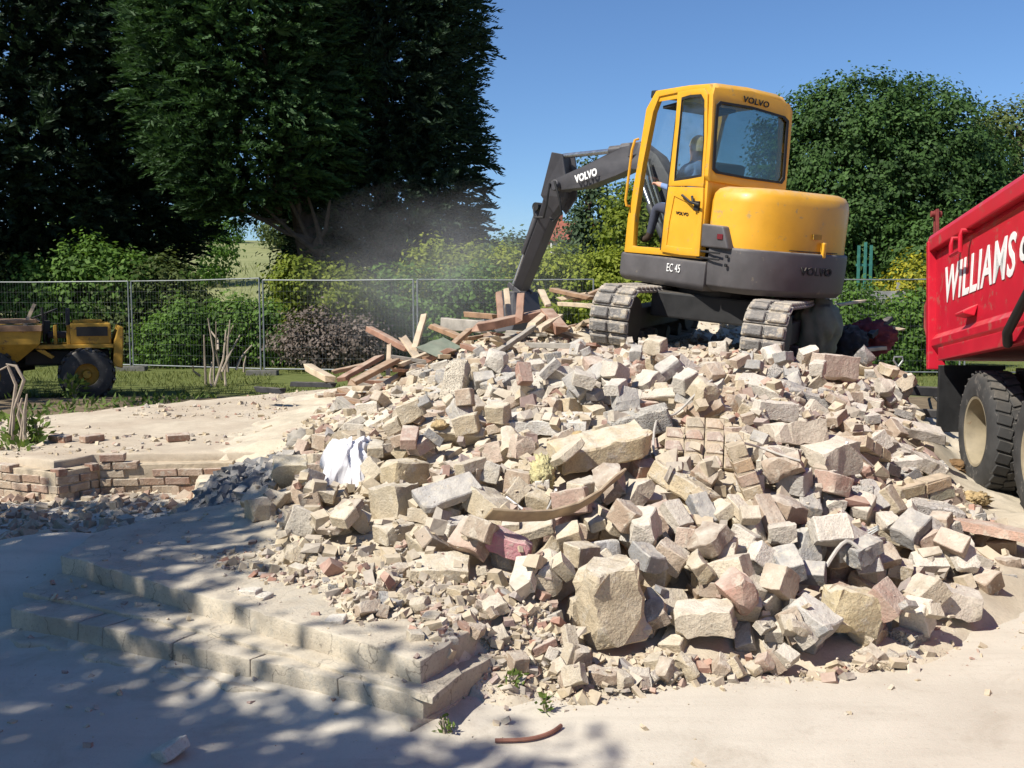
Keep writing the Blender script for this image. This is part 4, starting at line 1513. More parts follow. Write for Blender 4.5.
# ------------------------------------------------------------------ brick stub of the old wall
wall = empty('brick_stub_wall', G(97, 490, -0.14), 'low broken red brick wall below the edge of the floor slab', 'wall')
W0 = Vector(wall.location)
BRK, _ = chunk((0.215, 0.1025, 0.065), 0, 0.003, 61, 0.004, 0.06)
BRH, _ = chunk((0.1025, 0.1025, 0.065), 0, 0.003, 62, 0.004, 0.06)
BCOL = [(0.36, 0.22, 0.16), (0.38, 0.26, 0.19), (0.42, 0.32, 0.23), (0.33, 0.19, 0.14), (0.45, 0.36, 0.27), (0.40, 0.28, 0.20)]
for sgi in range(3):
    a, b = WP[sgi].copy(), WP[sgi + 1].copy()
    a.z = b.z = 0
    L = (b - a).length
    u = (b - a).normalized()
    back = Vector((-u.y, u.x, 0))
    if back.y < 0 and sgi != 1:
        back = -back
    if sgi == 1:
        back = Vector((u.y, -u.x, 0))
        if back.x > 0:
            back = -back
    cr = MB()
    cr.beam(a + back * .115 + Vector((0, 0, -0.03)), b + back * .115 + Vector((0, 0, -0.03)), 0.18, 0.31)
    c_ = build('mortar_core', cr, 'brick_mortar', wall, 0.004, 1)
    c_.location = -W0
    ang = math.atan2(u.y, u.x)
    for row in range(4 if sgi != 2 else 5):
        z = -0.14 + 0.075 * row + 0.035
        s_ = 0.0 if row % 2 == 0 else -0.1125
        while s_ < L - 0.03:
            l0, l1 = max(s_, 0), min(s_ + 0.2155, L)
            if l1 - l0 > 0.07 and not (row >= 2 and random.random() < 0.14) and not (row >= 3 and random.random() < 0.4) and not (row == 4 and random.random() < 0.5):
                half = (l1 - l0) < 0.16
                m_ = a + u * ((l0 + l1) / 2) + back * (0.052 + random.uniform(-.012, .014))
                o = link('brick', BRH if half else BRK, 'rubble', wall, random.choice(BCOL))
                o.location = Vector((m_.x, m_.y, z + random.uniform(-.003, .003))) - W0
                o.rotation_euler = (random.gauss(0, .015), random.gauss(0, .015), ang + random.gauss(0, .045))
                o.scale = ((l1 - l0 - 0.008) / (0.1025 if half else 0.215), 1, 1)
            s_ += 0.2255
# loose bricks left on top of the stub
for px, py, yaw in ((92, 441, 1.0), (60, 441, -.4), (178, 440, 0.5)):
    p = G(px, py, 0.21)
    o = link('loose_brick', BRK, 'rubble', None, random.choice(BCOL))
    o.location = (p.x, p.y, 0.205 + 0.033)
    o.rotation_euler = (random.gauss(0, .1), random.gauss(0, .1), yaw)
    tag(o, 'loose dusty brick on the slab edge above the brick stub', 'brick', 'bricks left on the slab edge')

# ------------------------------------------------------------------ timber on the heap
def plank(a, b, w, h, mat, label, name='timber_plank', group=None, cat='plank', roll=0.0):
    a, b = Vector(a), Vector(b)
    c = (a + b) / 2
    d = b - a
    L = d.length
    y = d.normalized()
    up = Vector((0, 0, 1)) if abs(y.z) < 0.95 else Vector((1, 0, 0))
    x = y.cross(up).normalized()
    z = x.cross(y)
    R_ = Matrix((x, y, z)).transposed() @ Matrix.Rotation(roll, 3, 'Y')
    rs = random.Random(int(L * 1000 + c.x * 77))
    mb = MB()
    n = 6
    rings = []
    for i in range(n + 1):
        t = -L / 2 + L * i / n
        bx, bz = rs.gauss(0, w * .025), rs.gauss(0, h * .03)
        rings.append([Vector((sx * w / 2 + bx, t + (rs.uniform(-.5, .5) * w if i in (0, n) else 0), sz_ * h / 2 + bz)) for sx, sz_ in ((-1, -1), (1, -1), (1, 1), (-1, 1))])
    mb.loft(rings)
    o = build(name, mb, mat, None, min(w, h) * .08, 1)
    o.location = c
    o.rotation_euler = R_.to_euler()
    return tag(o, label, cat, group)


TL = [((367, 328), 12.6, (409, 350), 12.0, .09, .07, 'timber_red', 'reddish brown pole jutting left from the timber pile'),
      ((403, 337), 11.8, (423, 366), 11.4, .10, .03, 'timber_pale', 'short pale slat leaning left among the timber'),
      ((424, 316), 12.0, (414, 350), 11.6, .07, .04, 'timber_pale', 'pale slat standing almost upright in the timber pile'),
      ((389, 344), 11.6, (388, 376), 11.4, .05, .03, 'timber_pale', 'thin pale peg standing at the left end of the timber'),
      ((445, 324), 12.6, (484, 327), 12.2, .12, .15, 'timber_grey', 'thick grey beam lying behind the reddish board'),
      ((478, 327), 11.9, (552, 312), 12.4, .22, .10, 'timber_red', 'wide reddish board sloping up to the bucket'),
      ((545, 310), 12.2, (562, 330), 11.6, .16, .10, 'timber_red', 'reddish board end bent down right of the wide board'),
      ((464, 314), 13.0, (494, 317), 12.8, .10, .07, 'timber_brown', 'short brown batten behind the wide reddish board'),
      ((499, 293), 12.6, (501, 322), 12.3, .08, .07, 'timber_red', 'reddish post standing left of the bucket'),
      ((506, 288), 12.9, (509, 316), 12.6, .07, .05, 'timber_pale', 'pale post standing just left of the bucket'),
      ((521, 296), 12.2, (519, 320), 12.0, .09, .05, 'timber_red', 'orange-brown stub in front of the bucket'),
      ((541, 290), 12.8, (548, 305), 12.4, .08, .04, 'timber_pale', 'short pale offcut right of the bucket'),
      ((550, 289), 13.2, (590, 298), 12.6, .14, .05, 'timber_brown', 'long brown plank on top of the timber near the left track'),
      ((563, 304), 12.6, (592, 306), 12.0, .12, .05, 'timber_pale', 'pale plank resting below the long brown plank'),
      ((560, 299), 13.0, (588, 294), 12.8, .10, .05, 'timber_pale', 'pale plank crossing the long brown plank'),
      ((492, 356), 10.0, (534, 327), 11.4, .06, .05, 'timber_grey', 'thin grey pole slanting down the upper heap'),
      ((538, 330), 11.4, (560, 316), 12.0, .09, .05, 'timber_pale', 'pale batten left of the digger track'),
      ((531, 326), 11.6, (549, 311), 12.2, .10, .05, 'timber_pale', 'pale batten leaning on the wide reddish board'),
      ((352, 383), 10.3, (396, 360), 11.0, .12, .05, 'timber_brown', 'brown plank sloping at the left shoulder of the heap'),
      ((340, 380), 10.8, (380, 357), 11.4, .09, .05, 'timber_red', 'reddish plank behind the brown one at the left shoulder'),
      ((333, 372), 11.5, (368, 364), 11.8, .11, .04, 'timber_brown', 'flat brown board furthest left in the timber'),
      ((308, 367), 12.6, (330, 379), 12.2, .12, .08, 'timber_pale', 'pale rotten stump of timber at the edge of the slab'),
      ((292, 384), 12.6, (334, 385), 12.2, .09, .06, 'burnt_black', 'dark charred pole lying flat on the slab'),
      ((256, 389), 13.2, (282, 391), 13.0, .09, .07, 'burnt_black', 'short dark log at the far edge of the slab'),
      ((440, 356), 11.2, (470, 330), 12.0, .08, .05, 'timber_brown', 'brown slat leaning right in the middle of the timber'),
      ((432, 326), 12.6, (462, 338), 12.0, .10, .06, 'timber_brown', 'brown batten running right behind the leaning slat'),
      ((575, 300), 13.0, (612, 286), 13.2, .14, .05, 'timber_brown', 'brown plank peeking over the left track'),
      ]
for a, da, b, db, w, h, m_, lab in TL:
    plank(D(*a, da), D(*b, db), w, h, m_, lab)
rs = random.Random(5)
for k in range(70):
    px, py = rs.uniform(345, 605), rs.uniform(312, 372)
    if py > 372 - (px - 345) * 0.12:
        continue
    p = hit(px, py)
    if under_machine(p.x, p.y) or p.y > 15:
        continue
    L = rs.uniform(.3, .9)
    yaw = rs.uniform(0, 3.14)
    u = Vector((math.cos(yaw), math.sin(yaw), rs.gauss(0, .2))) * L / 2
    mt = rs.choice(['timber_red', 'timber_pale', 'timber_brown', 'timber_brown', 'timber_grey'])
    wd = {'timber_red': 'reddish', 'timber_pale': 'pale', 'timber_brown': 'brown', 'timber_grey': 'grey'}[mt]
    side = 'left of the digger arm' if px < 470 else 'under the digger arm'
    lab = 'short %s offcut lying in the timber pile %s' % (wd, side)
    plank(p - u + Vector((0, 0, .05)), p + u + Vector((0, 0, .05)), rs.uniform(.05, .13), rs.uniform(.025, .06), mt, lab, 'timber_offcut', lab)
p = hit(445, 350)
plank(D(428, 352, 11.0), D(452, 343, 11.2), .24, .03, 'green_sheet', 'greenish board corner among the timber', 'green_board', None, 'board', 0.6)
# things on the far right of the heap
for a, da, b, db, w, h, m_, lab in (((905, 412), 10.4, (945, 414), 9.9, .10, .08, 'burnt_black', 'black charred beam pointing at the tipper mudguard'),
                                    ((868, 388), 10.6, (938, 392), 10.6, .12, .10, 'burnt_black', 'long black beam across the right end of the heap'),
                                    ((876, 372), 10.8, (902, 398), 10.2, .12, .10, 'burnt_black', 'black beam slanting down right of the heap crest'),
                                    ((858, 322), 12.4, (900, 329), 12.2, .14, .03, 'timber_pale', 'pale splintered board on top of the maroon cloth'),
                                    ((870, 336), 11.6, (890, 318), 12.2, .08, .06, 'burnt_black', 'black batten leaning against the maroon cloth'),
                                    ((862, 350), 11.4, (882, 348), 11.6, .10, .04, 'timber_pale', 'short pale batten under the maroon cloth'),
                                    ((866, 352), 11.2, (868, 372), 11.0, .08, .04, 'timber_pale', 'pale upright stub below the maroon cloth'),
                                    ((780, 296), 13.4, (806, 300), 13.2, .16, .05, 'timber_pale', 'pale board showing under the digger belly'),
                                    ((885, 368), 11.0, (908, 378), 10.6, .14, .05, 'timber_brown', 'brown board end next to the spade handle'),
                                    ((838, 305), 12.6, (862, 301), 12.8, .10, .03, 'timber_pale', 'pale lath right of the green sheet')):
    plank(D(*a, da), D(*b, db), w, h, m_, lab)

# curved strip draped over the middle of the heap
pts = []
for px, py in ((488, 545), (520, 545), (550, 534), (575, 526), (600, 518), (616, 500), (622, 484)):
    h_ = hit(px, py)
    pts.append(h_ + Vector((0, 0, .04)))
for _ in range(2):
    pts = [pts[0]] + [(pts[i - 1] + pts[i] * 2 + pts[i + 1]) / 4 + Vector((0, 0, .012)) for i in range(1, len(pts) - 1)] + [pts[-1]]
rings = []
for i, p in enumerate(pts):
    t_ = (pts[min(i + 1, len(pts) - 1)] - pts[max(i - 1, 0)]).normalized()
    s_ = Vector((t_.y * .4, -t_.x * .4 - .25, .62)).normalized()
    s_ = (s_ - t_ * s_.dot(t_)).normalized()
    n_ = t_.cross(s_)
    rings.append([p + s_ * a * .042 + n_ * b * .007 for a, b in ((-1, -1), (1, -1), (1, 1), (-1, 1))])
o = build('curved_strip', MB().loft(rings), 'curved_strip', None, .003, 1, True)
tag(o, 'curved grey-brown strip of trim bent across the middle of the heap', 'trim strip')

# cables
CAB = [([(712, 383), (700, 395), (672, 404), (656, 416), (652, 432), (658, 446), (676, 462), (694, 480)], .008, 'cable_grey', 'thin grey cable looping beside the clinker block'),
       ([(735, 443), (760, 452), (780, 462), (800, 470)], .007, 'cable_grey', 'grey wire lying right of the brick panel'),
       ([(826, 574), (846, 570), (862, 562), (876, 552), (884, 540)], .010, 'cable_grey', 'bent grey rod below the nailed slab'),
       ([(846, 463), (870, 466), (892, 466)], .007, 'letter_white', 'straight white rod above the two-brick beam'),
       ([(506, 500), (530, 504), (545, 498), (556, 492)], .007, 'letter_white', 'white cable end beneath the yellow insulation'),
       ([(495, 745), (530, 744), (552, 738), (561, 730)], .008, 'cable_rust', 'rusty bent cable end on the yard by the step corner'),
       ([(905, 380), (925, 395), (938, 398), (946, 388)], .02, 'burnt_black', 'black hose curving beside the tipper mudguard')]
for pl_, r_, m_, lab in CAB:
    pts = [hit(*q) + Vector((0, 0, r_ * 1.5)) for q in pl_]
    for _ in range(2):
        nn = []
        for i in range(len(pts) - 1):
            nn += [pts[i], (pts[i] + pts[i + 1]) / 2]
        pts = nn + [pts[-1]]
        pts = [pts[0]] + [(pts[i - 1] + pts[i] * 2 + pts[i + 1]) / 4 for i in range(1, len(pts) - 1)] + [pts[-1]]
    tag(build('cable', MB().tube(pts, r_, 7), m_, None, 0, 1, True), lab, 'cable')


def crumple(name, label, cat, c, dims, mat, seed, fold=0.35, freq=4, sub=4, flat=0.0):
    """a crumpled soft bundle resting on the heap"""
    bm = bmesh.new()
    bmesh.ops.create_icosphere(bm, subdivisions=sub, radius=0.5)
    o_ = Vector((seed * 1.7, seed * 2.3, seed))
    for v in bm.verts:
        d = v.co.normalized()
        w = Vector((d.x * freq, d.y * freq, d.z * freq * .5)) + o_
        k = 1 - fold * abs(mnoise.noise(w)) * 1.6 + fold * .5 * mnoise.noise(w * 2.1) - fold * .3 * abs(mnoise.noise(w * 4.3))
        v.co = Vector((d.x * dims[0], d.y * dims[1], d.z * dims[2])) * .5 * k
    me = bpy.data.meshes.new(name)
    bm.to_mesh(me)
    bm.free()
    me.polygons.foreach_set('use_smooth', [True] * len(me.polygons))
    ob = link(name, me, mat)
    ob.location = c
    tag(ob, label, cat)
    return ob


# white cloth draped over the stones: a folded sheet that follows the heap
def drape(name, label, cat, quad, mat, lift=.03, amp=.035, nx=46, ny=46, seed=1, thick=True):
    V = []
    for i in range(nx):
        for j in range(ny):
            u, v = i / (nx - 1), j / (ny - 1)
            wv = .06 * math.sin(v * 7 + seed)
            a = Vector(quad[0]).lerp(Vector(quad[1]), u)
            b = Vector(quad[3]).lerp(Vector(quad[2]), u)
            p = a.lerp(b, v)
            e = min(u, 1 - u, v, 1 - v)
            p += Vector((mnoise.noise(Vector((u * 4, v * 4, seed))), mnoise.noise(Vector((u * 4, v * 4, seed + 5))), 0)) * .05
            q = Vector((u * 5 + wv * 6, v * 3.2, seed))
            f = (1 - abs(mnoise.noise(q)) * 2.2) * amp + (1 - abs(mnoise.noise(q * 2.3)) * 2) * amp * .45
            h_ = float(np.max([hz(np.array(p.x + dx), np.array(p.y + dy)) for dx, dy in ((0, 0), (.05, 0), (-.05, 0), (0, .05), (0, -.05))]))
            V.append((p.x, p.y, h_ + lift * min(1, e * 8) + f * min(1, .4 + e * 6) + .012))
    Z = np.array(V).reshape(nx, ny, 3)
    for _ in range(3):
        Z[1:-1, 1:-1, 2] = np.maximum(Z[1:-1, 1:-1, 2] * .5 + .125 * (Z[2:, 1:-1, 2] + Z[:-2, 1:-1, 2] + Z[1:-1, 2:, 2] + Z[1:-1, :-2, 2]), 0)
    I = np.arange(nx * ny).reshape(nx, ny)
    F = np.stack([I[:-1, :-1], I[1:, :-1], I[1:, 1:], I[:-1, 1:]], -1).reshape(-1, 4)
    me = np_mesh(name, Z.reshape(-1, 3), F)
    me.polygons.foreach_set('use_smooth', [True] * len(me.polygons))
    o = link(name, me, mat)
    md = o.modifiers.new('thick', 'SOLIDIFY')
    md.thickness = .006
    md.offset = 1
    return tag(o, label, cat)


def cloth_sheet(name, label, c, w, d, h, mat, seed, n=72):
    """sheet thrown over stones: a humped surface with sharp radiating folds and a wavy hem"""
    V = []
    for i in range(n):
        for j in range(n):
            u, v = 2 * i / (n - 1) - 1, 2 * j / (n - 1) - 1
            r = max(abs(u), abs(v))
            a = math.atan2(v, u)
            hem = 1 + .16 * mnoise.noise(Vector((math.cos(a) * 1.6, math.sin(a) * 1.6, seed)))
            q = Vector((math.cos(a) * 1.7, math.sin(a) * 1.7, seed + r * 1.4))
            ridge = 1 - 2.4 * abs(mnoise.noise(q))
            q2 = Vector((u * 3.1, v * 2.3, seed + 4))
            ridge2 = 1 - 2.6 * abs(mnoise.noise(q2))
            ridge3 = 1 - 2.4 * abs(mnoise.noise(q2 * 2.4))
            x = u * w * .5 * hem * (1 + .05 * ridge * r)
            y = v * d * .5 * hem * (1 + .05 * ridge * r)
            z = h * (max(0, 1 - r ** 2.2)) ** .8 + .022 * ridge * min(1, r * 1.6) + .022 * ridge2 + .009 * ridge3
            z += .32 * y
            V.append((x + .02 * ridge2, y, z))
    I = np.arange(n * n).reshape(n, n)
    F = np.stack([I[:-1, :-1], I[1:, :-1], I[1:, 1:], I[:-1, 1:]], -1).reshape(-1, 4)
    me = np_mesh(name, np.array(V), F)
    me.polygons.foreach_set('use_smooth', [True] * len(me.polygons))
    o = link(name, me, mat)
    o.location = c
    md = o.modifiers.new('thick', 'SOLIDIFY')
    md.thickness = .005
    return tag(o, label, 'cloth')


p = hit(346, 474)
cl_ = cloth_sheet('cloth', 'crumpled white cloth draped over stones on the left of the heap', p + Vector((0, .05, .03)), .36, .44, .24, 'white_cloth', 3.3)
cl_.rotation_euler = (RD(14), RD(4), RD(8))
p = hit(546, 462)
crumple('insulation_clump', 'yellow clump of mineral wool hanging left of the long buff slab', 'insulation', p + Vector((-.02, -.08, -.06)), (.16, .12, .26), 'insulation_yellow', 8, .5, 6)
for px, py, s_, lab in ((580, 424, .2, 'orange wool tuft right of the white-faced slab'), (602, 420, .18, 'orange wool tuft at the far end of the white-faced slab'),
                        (440, 436, .13, 'small orange wool tuft on the upper left slope')):
    p = hit(px, py)
    crumple('insulation_tuft', lab, 'insulation', p + Vector((0, 0, .03)), (s_, s_ * .8, s_ * .6), 'insulation_orange', px, .5, 6, 3)
for px, py, s_, mt, lab in ((276, 397, .22, 'insulation_yellow', 'yellow wool scraps at the far edge of the slab'), (262, 399, .16, 'insulation_yellow', 'smaller yellow wool scrap on the slab edge'),
                            (963, 456, .30, 'rag_brown', 'brown matted rag lying before the tipper wheel'), (972, 492, .26, 'insulation_orange', 'tan matted wool on a block beside the tipper wheel')):
    p = hit(px, py)
    crumple('matted_rag', lab, 'rag', p + Vector((0, 0, .03)), (s_ * 1.2, s_, s_ * .5), mt, px, .5, 5, 4)
# plastic scrap left of the cloth and grey sheet
p = hit(300, 432)
crumple('plastic_sheet', 'clear grey plastic scrap standing left of the white cloth', 'plastic', p + Vector((0, 0, .06)), (.3, .2, .26), 'timber_grey', 21, .45, 3, 3)
# green sheet and maroon cloth behind the machine
p = D(818, 328, 10.9)
crumple('green_sheet', 'grey-green sheet bundled up right of the digger track', 'sheet', p, (.56, .5, .72), 'green_sheet', 31, .22, 2)
p = D(868, 338, 11.9)
crumple('maroon_cloth', 'maroon upholstery crumpled behind the right end of the heap', 'cloth', p, (.75, .5, .50), 'maroon_cloth', 41, .5, 3)
p = D(848, 345, 11.6)
crumple('black_bag', 'black sacking bundled left of the maroon upholstery', 'bag', p, (.5, .4, .5), 'burnt_black', 44, .4, 3)
# spade stuck in the debris: shaft and D handle
sp = empty('spade', D(897, 386, 10.9), 'spade standing in the debris with only its handle showing', 'spade')
s0 = Vector(sp.location)
tp = D(898, 367, 10.9) - s0
build('shaft', MB().tube([Vector((0, 0, -.1)), tp], .016, 8), 'timber_pale', sp)
build('handle', MB().tube([tp, tp + Vector((-.05, 0, .07)), tp + Vector((-.045, 0, .11)), tp + Vector((.045, 0, .11)), tp + Vector((.05, 0, .07)), tp], .011, 7), 'steel', sp)
build('blade', MB().box((0, 0, -.2), (.18, .01, .26)), 'steel', sp, .003, 1)

# ------------------------------------------------------------------ digger
EXC = Matrix.Translation((2.461, 11.327, 1.18)) @ Matrix.Rotation(RD(32.13), 4, 'Z') @ Matrix.Rotation(RD(6.58), 4, 'X') @ Matrix.Rotation(RD(1.09), 4, 'Y')
EXI = EXC.inverted()
dig = empty('excavator', (0, 0, 0), 'yellow tracked excavator with grey arm standing on top of the rubble heap', 'excavator')
dig.matrix_world = EXC
dig.location, dig.rotation_euler = EXC.to_translation(), EXC.to_euler()


def L3(p):
    return EXI @ Vector(p)


def onx(px, py, x):                        # sight line met with a plane x = const of the machine
    o, r = EXI @ Vector((0, 0, CAMZ)), EXI.to_3x3() @ ray(px, py)
    t = (x - o.x) / r.x
    return o + r * t


def ony(px, py, y):
    o, r = EXI @ Vector((0, 0, CAMZ)), EXI.to_3x3() @ ray(px, py)
    t = (y - o.y) / r.y
    return o + r * t


# undercarriage
UC = Matrix.Translation((-.25, -.05, -.14)) @ Matrix.Rotation(RD(-58), 4, 'Z') @ Matrix.Scale(1.06, 4)
TR, TL_, TW = 0.29, 1.0, 0.40               # end radius, half length between axles, track width
fr = MB()
fr.box((0, 0, .46), (1.2, .95, .26))
fr.lathe([(-.06, .46), (.16, .46)], 28, 'z', (.0, 0, .60))
o = build('undercarriage', fr, 'black', dig, .02)
o.matrix_local = UC
# rubber pad shape: plate with two raised blocks
pad = MB()
pad.box((0, 0, 0.0), (TW, .118, .03))
for sx in (-1, 1):
    pad.box((sx * .098, 0, .028), (.172, .098, .036))
pad.box((0, 0, .02), (.02, .07, .02))
padme = pad.mesh('track_pad', .010, 1)
per = 4 * TL_ + 2 * math.pi * TR
npad = 46
for sx in (-1, 1):
    tf = MB()
    tf.box((sx * .74, 0, .30), (.20, 1.9, .22))
    for yy in (-1, 1):
        tf.lathe([(-.16, .08), (-.16, .24), (.16, .24), (.16, .08)], 22, 'x', (sx * .74, yy * TL_, .31))
    for k in range(4):
        tf.lathe([(-.15, .08), (.15, .08)], 14, 'x', (sx * .74, -.66 + k * .44, .10))
    trk = build('track', tf, 'black', dig, .008, 1)
    trk.matrix_local = UC
    for k in range(npad):
        s_ = per * k / npad
        if s_ < 2 * TL_:
            y, z, a = -TL_ + s_, .31 + TR, 0
        elif s_ < 2 * TL_ + math.pi * TR:
            a = -(s_ - 2 * TL_) / TR
            y, z = TL_ + TR * math.sin(-a), .31 + TR * math.cos(a)
        elif s_ < 4 * TL_ + math.pi * TR:
            y, z, a = TL_ - (s_ - 2 * TL_ - math.pi * TR), .31 - TR, math.pi
        else:
            a = math.pi - (s_ - 4 * TL_ - math.pi * TR) / TR
            y, z = -TL_ - TR * abs(math.sin(a)), .31 + TR * math.cos(a)
        if 0 < s_ < 2 * TL_:
            z -= 0.02 * math.sin(math.pi * (s_ / (2 * TL_)))
        pd = link('track_pad', padme, 'track_rubber', trk)
        pd.location = (sx * .74, y, z)
        pd.rotation_euler = (a, 0, 0)


# upper body
def plan(pts, zs, insets=None):
    """stack a plan outline through heights, pulling it in by an inset"""
    rings = []
    cx = sum(p[0] for p in pts) / len(pts)
    cy = sum(p[1] for p in pts) / len(pts)
    for z, ins in zip(zs, insets or [0] * len(zs)):
        rg = []
        for x, y in pts:
            d = Vector((x - cx, y - cy))
            L = d.length
            k = max(0.05, (L - ins) / L)
            rg.append((cx + d.x * k, cy + d.y * k, z))
        rings.append(rg)
    return MB().loft(rings)


def arc_rear(hw, y0, yr, n=13, pw=2.6):
    pts = []
    for i in range(n):
        t = math.pi * i / (n - 1)
        c, s_ = math.cos(t), math.sin(t)
        pts.append((hw * math.copysign(abs(c) ** (2 / pw), c), y0 - (yr) * abs(s_) ** (2 / pw)))
    return pts      # from +hw round the back to -hw


skirt = [(-.87, 1.0), (-.80, 1.06), (.2, 1.10), (.70, 1.0), (.80, .9)] + [(.82, -.2)] + [(-.875, -.30)]
build('lower_skirt', plan([(-.875, .98), (-.83, 1.05), (.2, 1.10), (.70, 1.0), (.80, .9), (.82, -.42), (-.875, -.42)], [.54, .60, .82, .85], [.06, 0, 0, .01]), 'dark_grey', dig, .02, 2, True)
cw = build('counterweight', plan([(.83, -.10), (.84, -.42)] + arc_rear(.84, -.50, .60) + [(-.86, -.425), (-.5, -.38), (.4, -.2)], [.56, .62, .80, 1.00, 1.02], [.08, .01, 0, 0, .012]), 'dark_grey', dig, .012, 2, True)
# raised shoulders of the counterweight at both sides
sh = MB()
a_, b_, c_, d_ = onx(705, 219, -.88), onx(748, 222, -.84), onx(760, 247, -.80), onx(703, 256, -.88)
sh.prism([(-.885, -.30, 1.0), (-.885, -.30, 1.24), (-.885, -.62, 1.23), (-.88, -.72, 1.0)], (.12, 0, 0))
o = build('shoulder_cover', sh, 'dark_grey', cw, .025, 3, True)
for k in range(2):
    build('vent_slot', MB().box((-.882, -.45, .955 - k * .065), (.014, .34, .022)), 'black', cw, .004, 1)
for k in range(2):
    build('bolt_recess', MB().lathe([(-.008, .018), (.008, .018)], 12, 'x', (-.852, -.69, .93 - k * .09)), 'black', cw)
build('shoulder_cover', MB().prism([(.845, -.45, 1.0), (.845, -.45, 1.20), (.80, -.72, 1.22), (.72, -.88, 1.0)], (-.1, .05, 0)), 'dark_grey', cw, .02, 2, True)
rl = MB().box((-.888, -.60, 1.12), (.014, .08, .055))
build('tail_lamp', rl, 'lamp_red', cw, .012)
# yellow engine hood
hood = build('engine_hood', plan([(.80, -.05), (.825, -.42)] + arc_rear(.825, -.50, .56) + [(-.85, -.40), (-.83, -.36), (.3, -.34), (.4, -.05)],
                                 [1.021, 1.48, 1.56, 1.61, 1.635], [.01, .012, .03, .075, .16]), 'yellow', dig, 0, 2, True)
lat = MB().box((.12, -1.075, 1.06), (.05, .05, .16))
build('hood_latch', lat, 'yellow', hood, .015)
for k, (sx_, sy_) in enumerate(((-.56, -.905), (.60, -.89))):
    build('panel_seam', MB().box((sx_, sy_, 1.28), (.008, .05, .50), Matrix.Rotation(.75 if sx_ < 0 else -.75, 3, 'Z')), 'black', hood)
build('hood_seam', MB().box((0, -1.055, 1.036), (.7, .02, .008)), 'black', hood)
build('warning_sticker', MB().box((.02, -1.0625, 1.19), (.12, .01, .05)), 'old_yellow', hood)
build('side_cover', plan([(.78, -.1), (.80, .85), (.7, .98), (.26, .98), (.22, -.1)], [.86, 1.35, 1.42, 1.45], [0, 0, .03, .09]), 'yellow', dig, 0, 2, True)

# cab: left frame traced in the plane of the door side
XL = -.875


def SX(pts, x=XL):
    return [onx(a, b, x) for a, b in pts]


cabo = MB()
out = SX([(656, 90.5), (683, 86), (709, 83.5), (712.5, 90), (711, 140), (706.5, 200), (700, 259), (660, 255), (624, 252), (627.5, 218), (637, 165), (646, 109)])
inn = SX([(659, 96.5), (683, 91.5), (704.5, 90), (708, 96), (707, 140), (702.5, 200), (697, 254), (660, 248), (632.5, 246), (634.5, 218), (642.5, 165), (653, 112)])
cabo.ring(out, inn, (.07, 0, 0))
# right-hand twin of the frame
XR = .21
inn2 = [Vector((XR - .06, p.y, p.z)) for p in inn]
out2 = [Vector((XR - .06, p.y, p.z)) for p in out]
cabo.ring(out2, inn2, (.06, 0, 0))
cab_ = build('cab', cabo, 'yellow', dig, .012, 2, True)
# roof
yf, zf_ = out[0].y, out[0].z
yr, zr = -.215, out[2].z
roof = MB()
rp = []
for x, dz in ((XL + .02, -.025), (XL + .08, .02), (-.35, .035), (.09, .02), (XR - .01, -.025)):
    rp.append([Vector((x, yf + .02, zf_ - .10 + dz)), Vector((x, yf + .02, zf_ + dz - .01)), Vector((x, (yf + yr) / 2, (zf_ + zr) / 2 + dz + .01)),
               Vector((x, yr + .02, zr + dz - .005)), Vector((x, yr - .035, zr + dz - .05)), Vector((x, yr - .035, zr - .10 + dz * .2)), Vector((x, yr, zr - .10)),])
roof.loft(rp)
build('roof', roof, 'yellow', cab_, .015, 2, True)
# rear frame with window
YB = -.27


def onr(px, py):                           # the cab's back leans a little
    o, r = EXI @ Vector((0, 0, CAMZ)), EXI.to_3x3() @ ray(px, py)
    t = (-.512 - o.y + .0947 * o.z) / (r.y - .0947 * r.z)
    return o + r * t


ro = [onr(a, b) for a, b in ((715, 87), (752, 91), (790, 104), (793, 112), (790, 150), (786, 190), (780, 193), (745, 187), (710, 181), (708, 176), (711.5, 130), (713, 95))]
ri = [onr(a, b) for a, b in ((720, 101.5), (752, 107), (784, 116.5), (788, 121), (786, 150), (784, 179), (781, 183.5), (745, 178.5), (716, 173), (712.5, 169), (714.5, 130), (716.5, 105))]
rb = MB().ring(ro, ri, (0, .06, 0))
rear = build('rear_frame', rb, 'yellow', cab_, .01, 2, True)
gi = [ri[0].lerp(ri[6], .02)] + ri[1:]
build('rear_gasket', MB().ring([r_ + (r_ - sum(ri, Vector()) / 12) * .01 for r_ in ri], [r_ - (r_ - sum(ri, Vector()) / 12) * .055 for r_ in ri], (0, -.012, 0)), 'black', rear)
build('rear_window', MB().prism([r_ + Vector((0, .01, 0)) for r_ in ri], (0, .006, 0)), 'rear_glass', rear)
# below the rear window
lowp = MB().prism([Vector((XL + .03, YB - .04, 1.0)), Vector((XL + .03, YB - .04, ro[8].z + .03)), Vector((XR - .02, YB - .04, ro[5].z + .03)), Vector((XR - .02, YB - .04, 1.0))], (0, .05, 0))
build('rear_panel', lowp, 'yellow', cab_, .008)
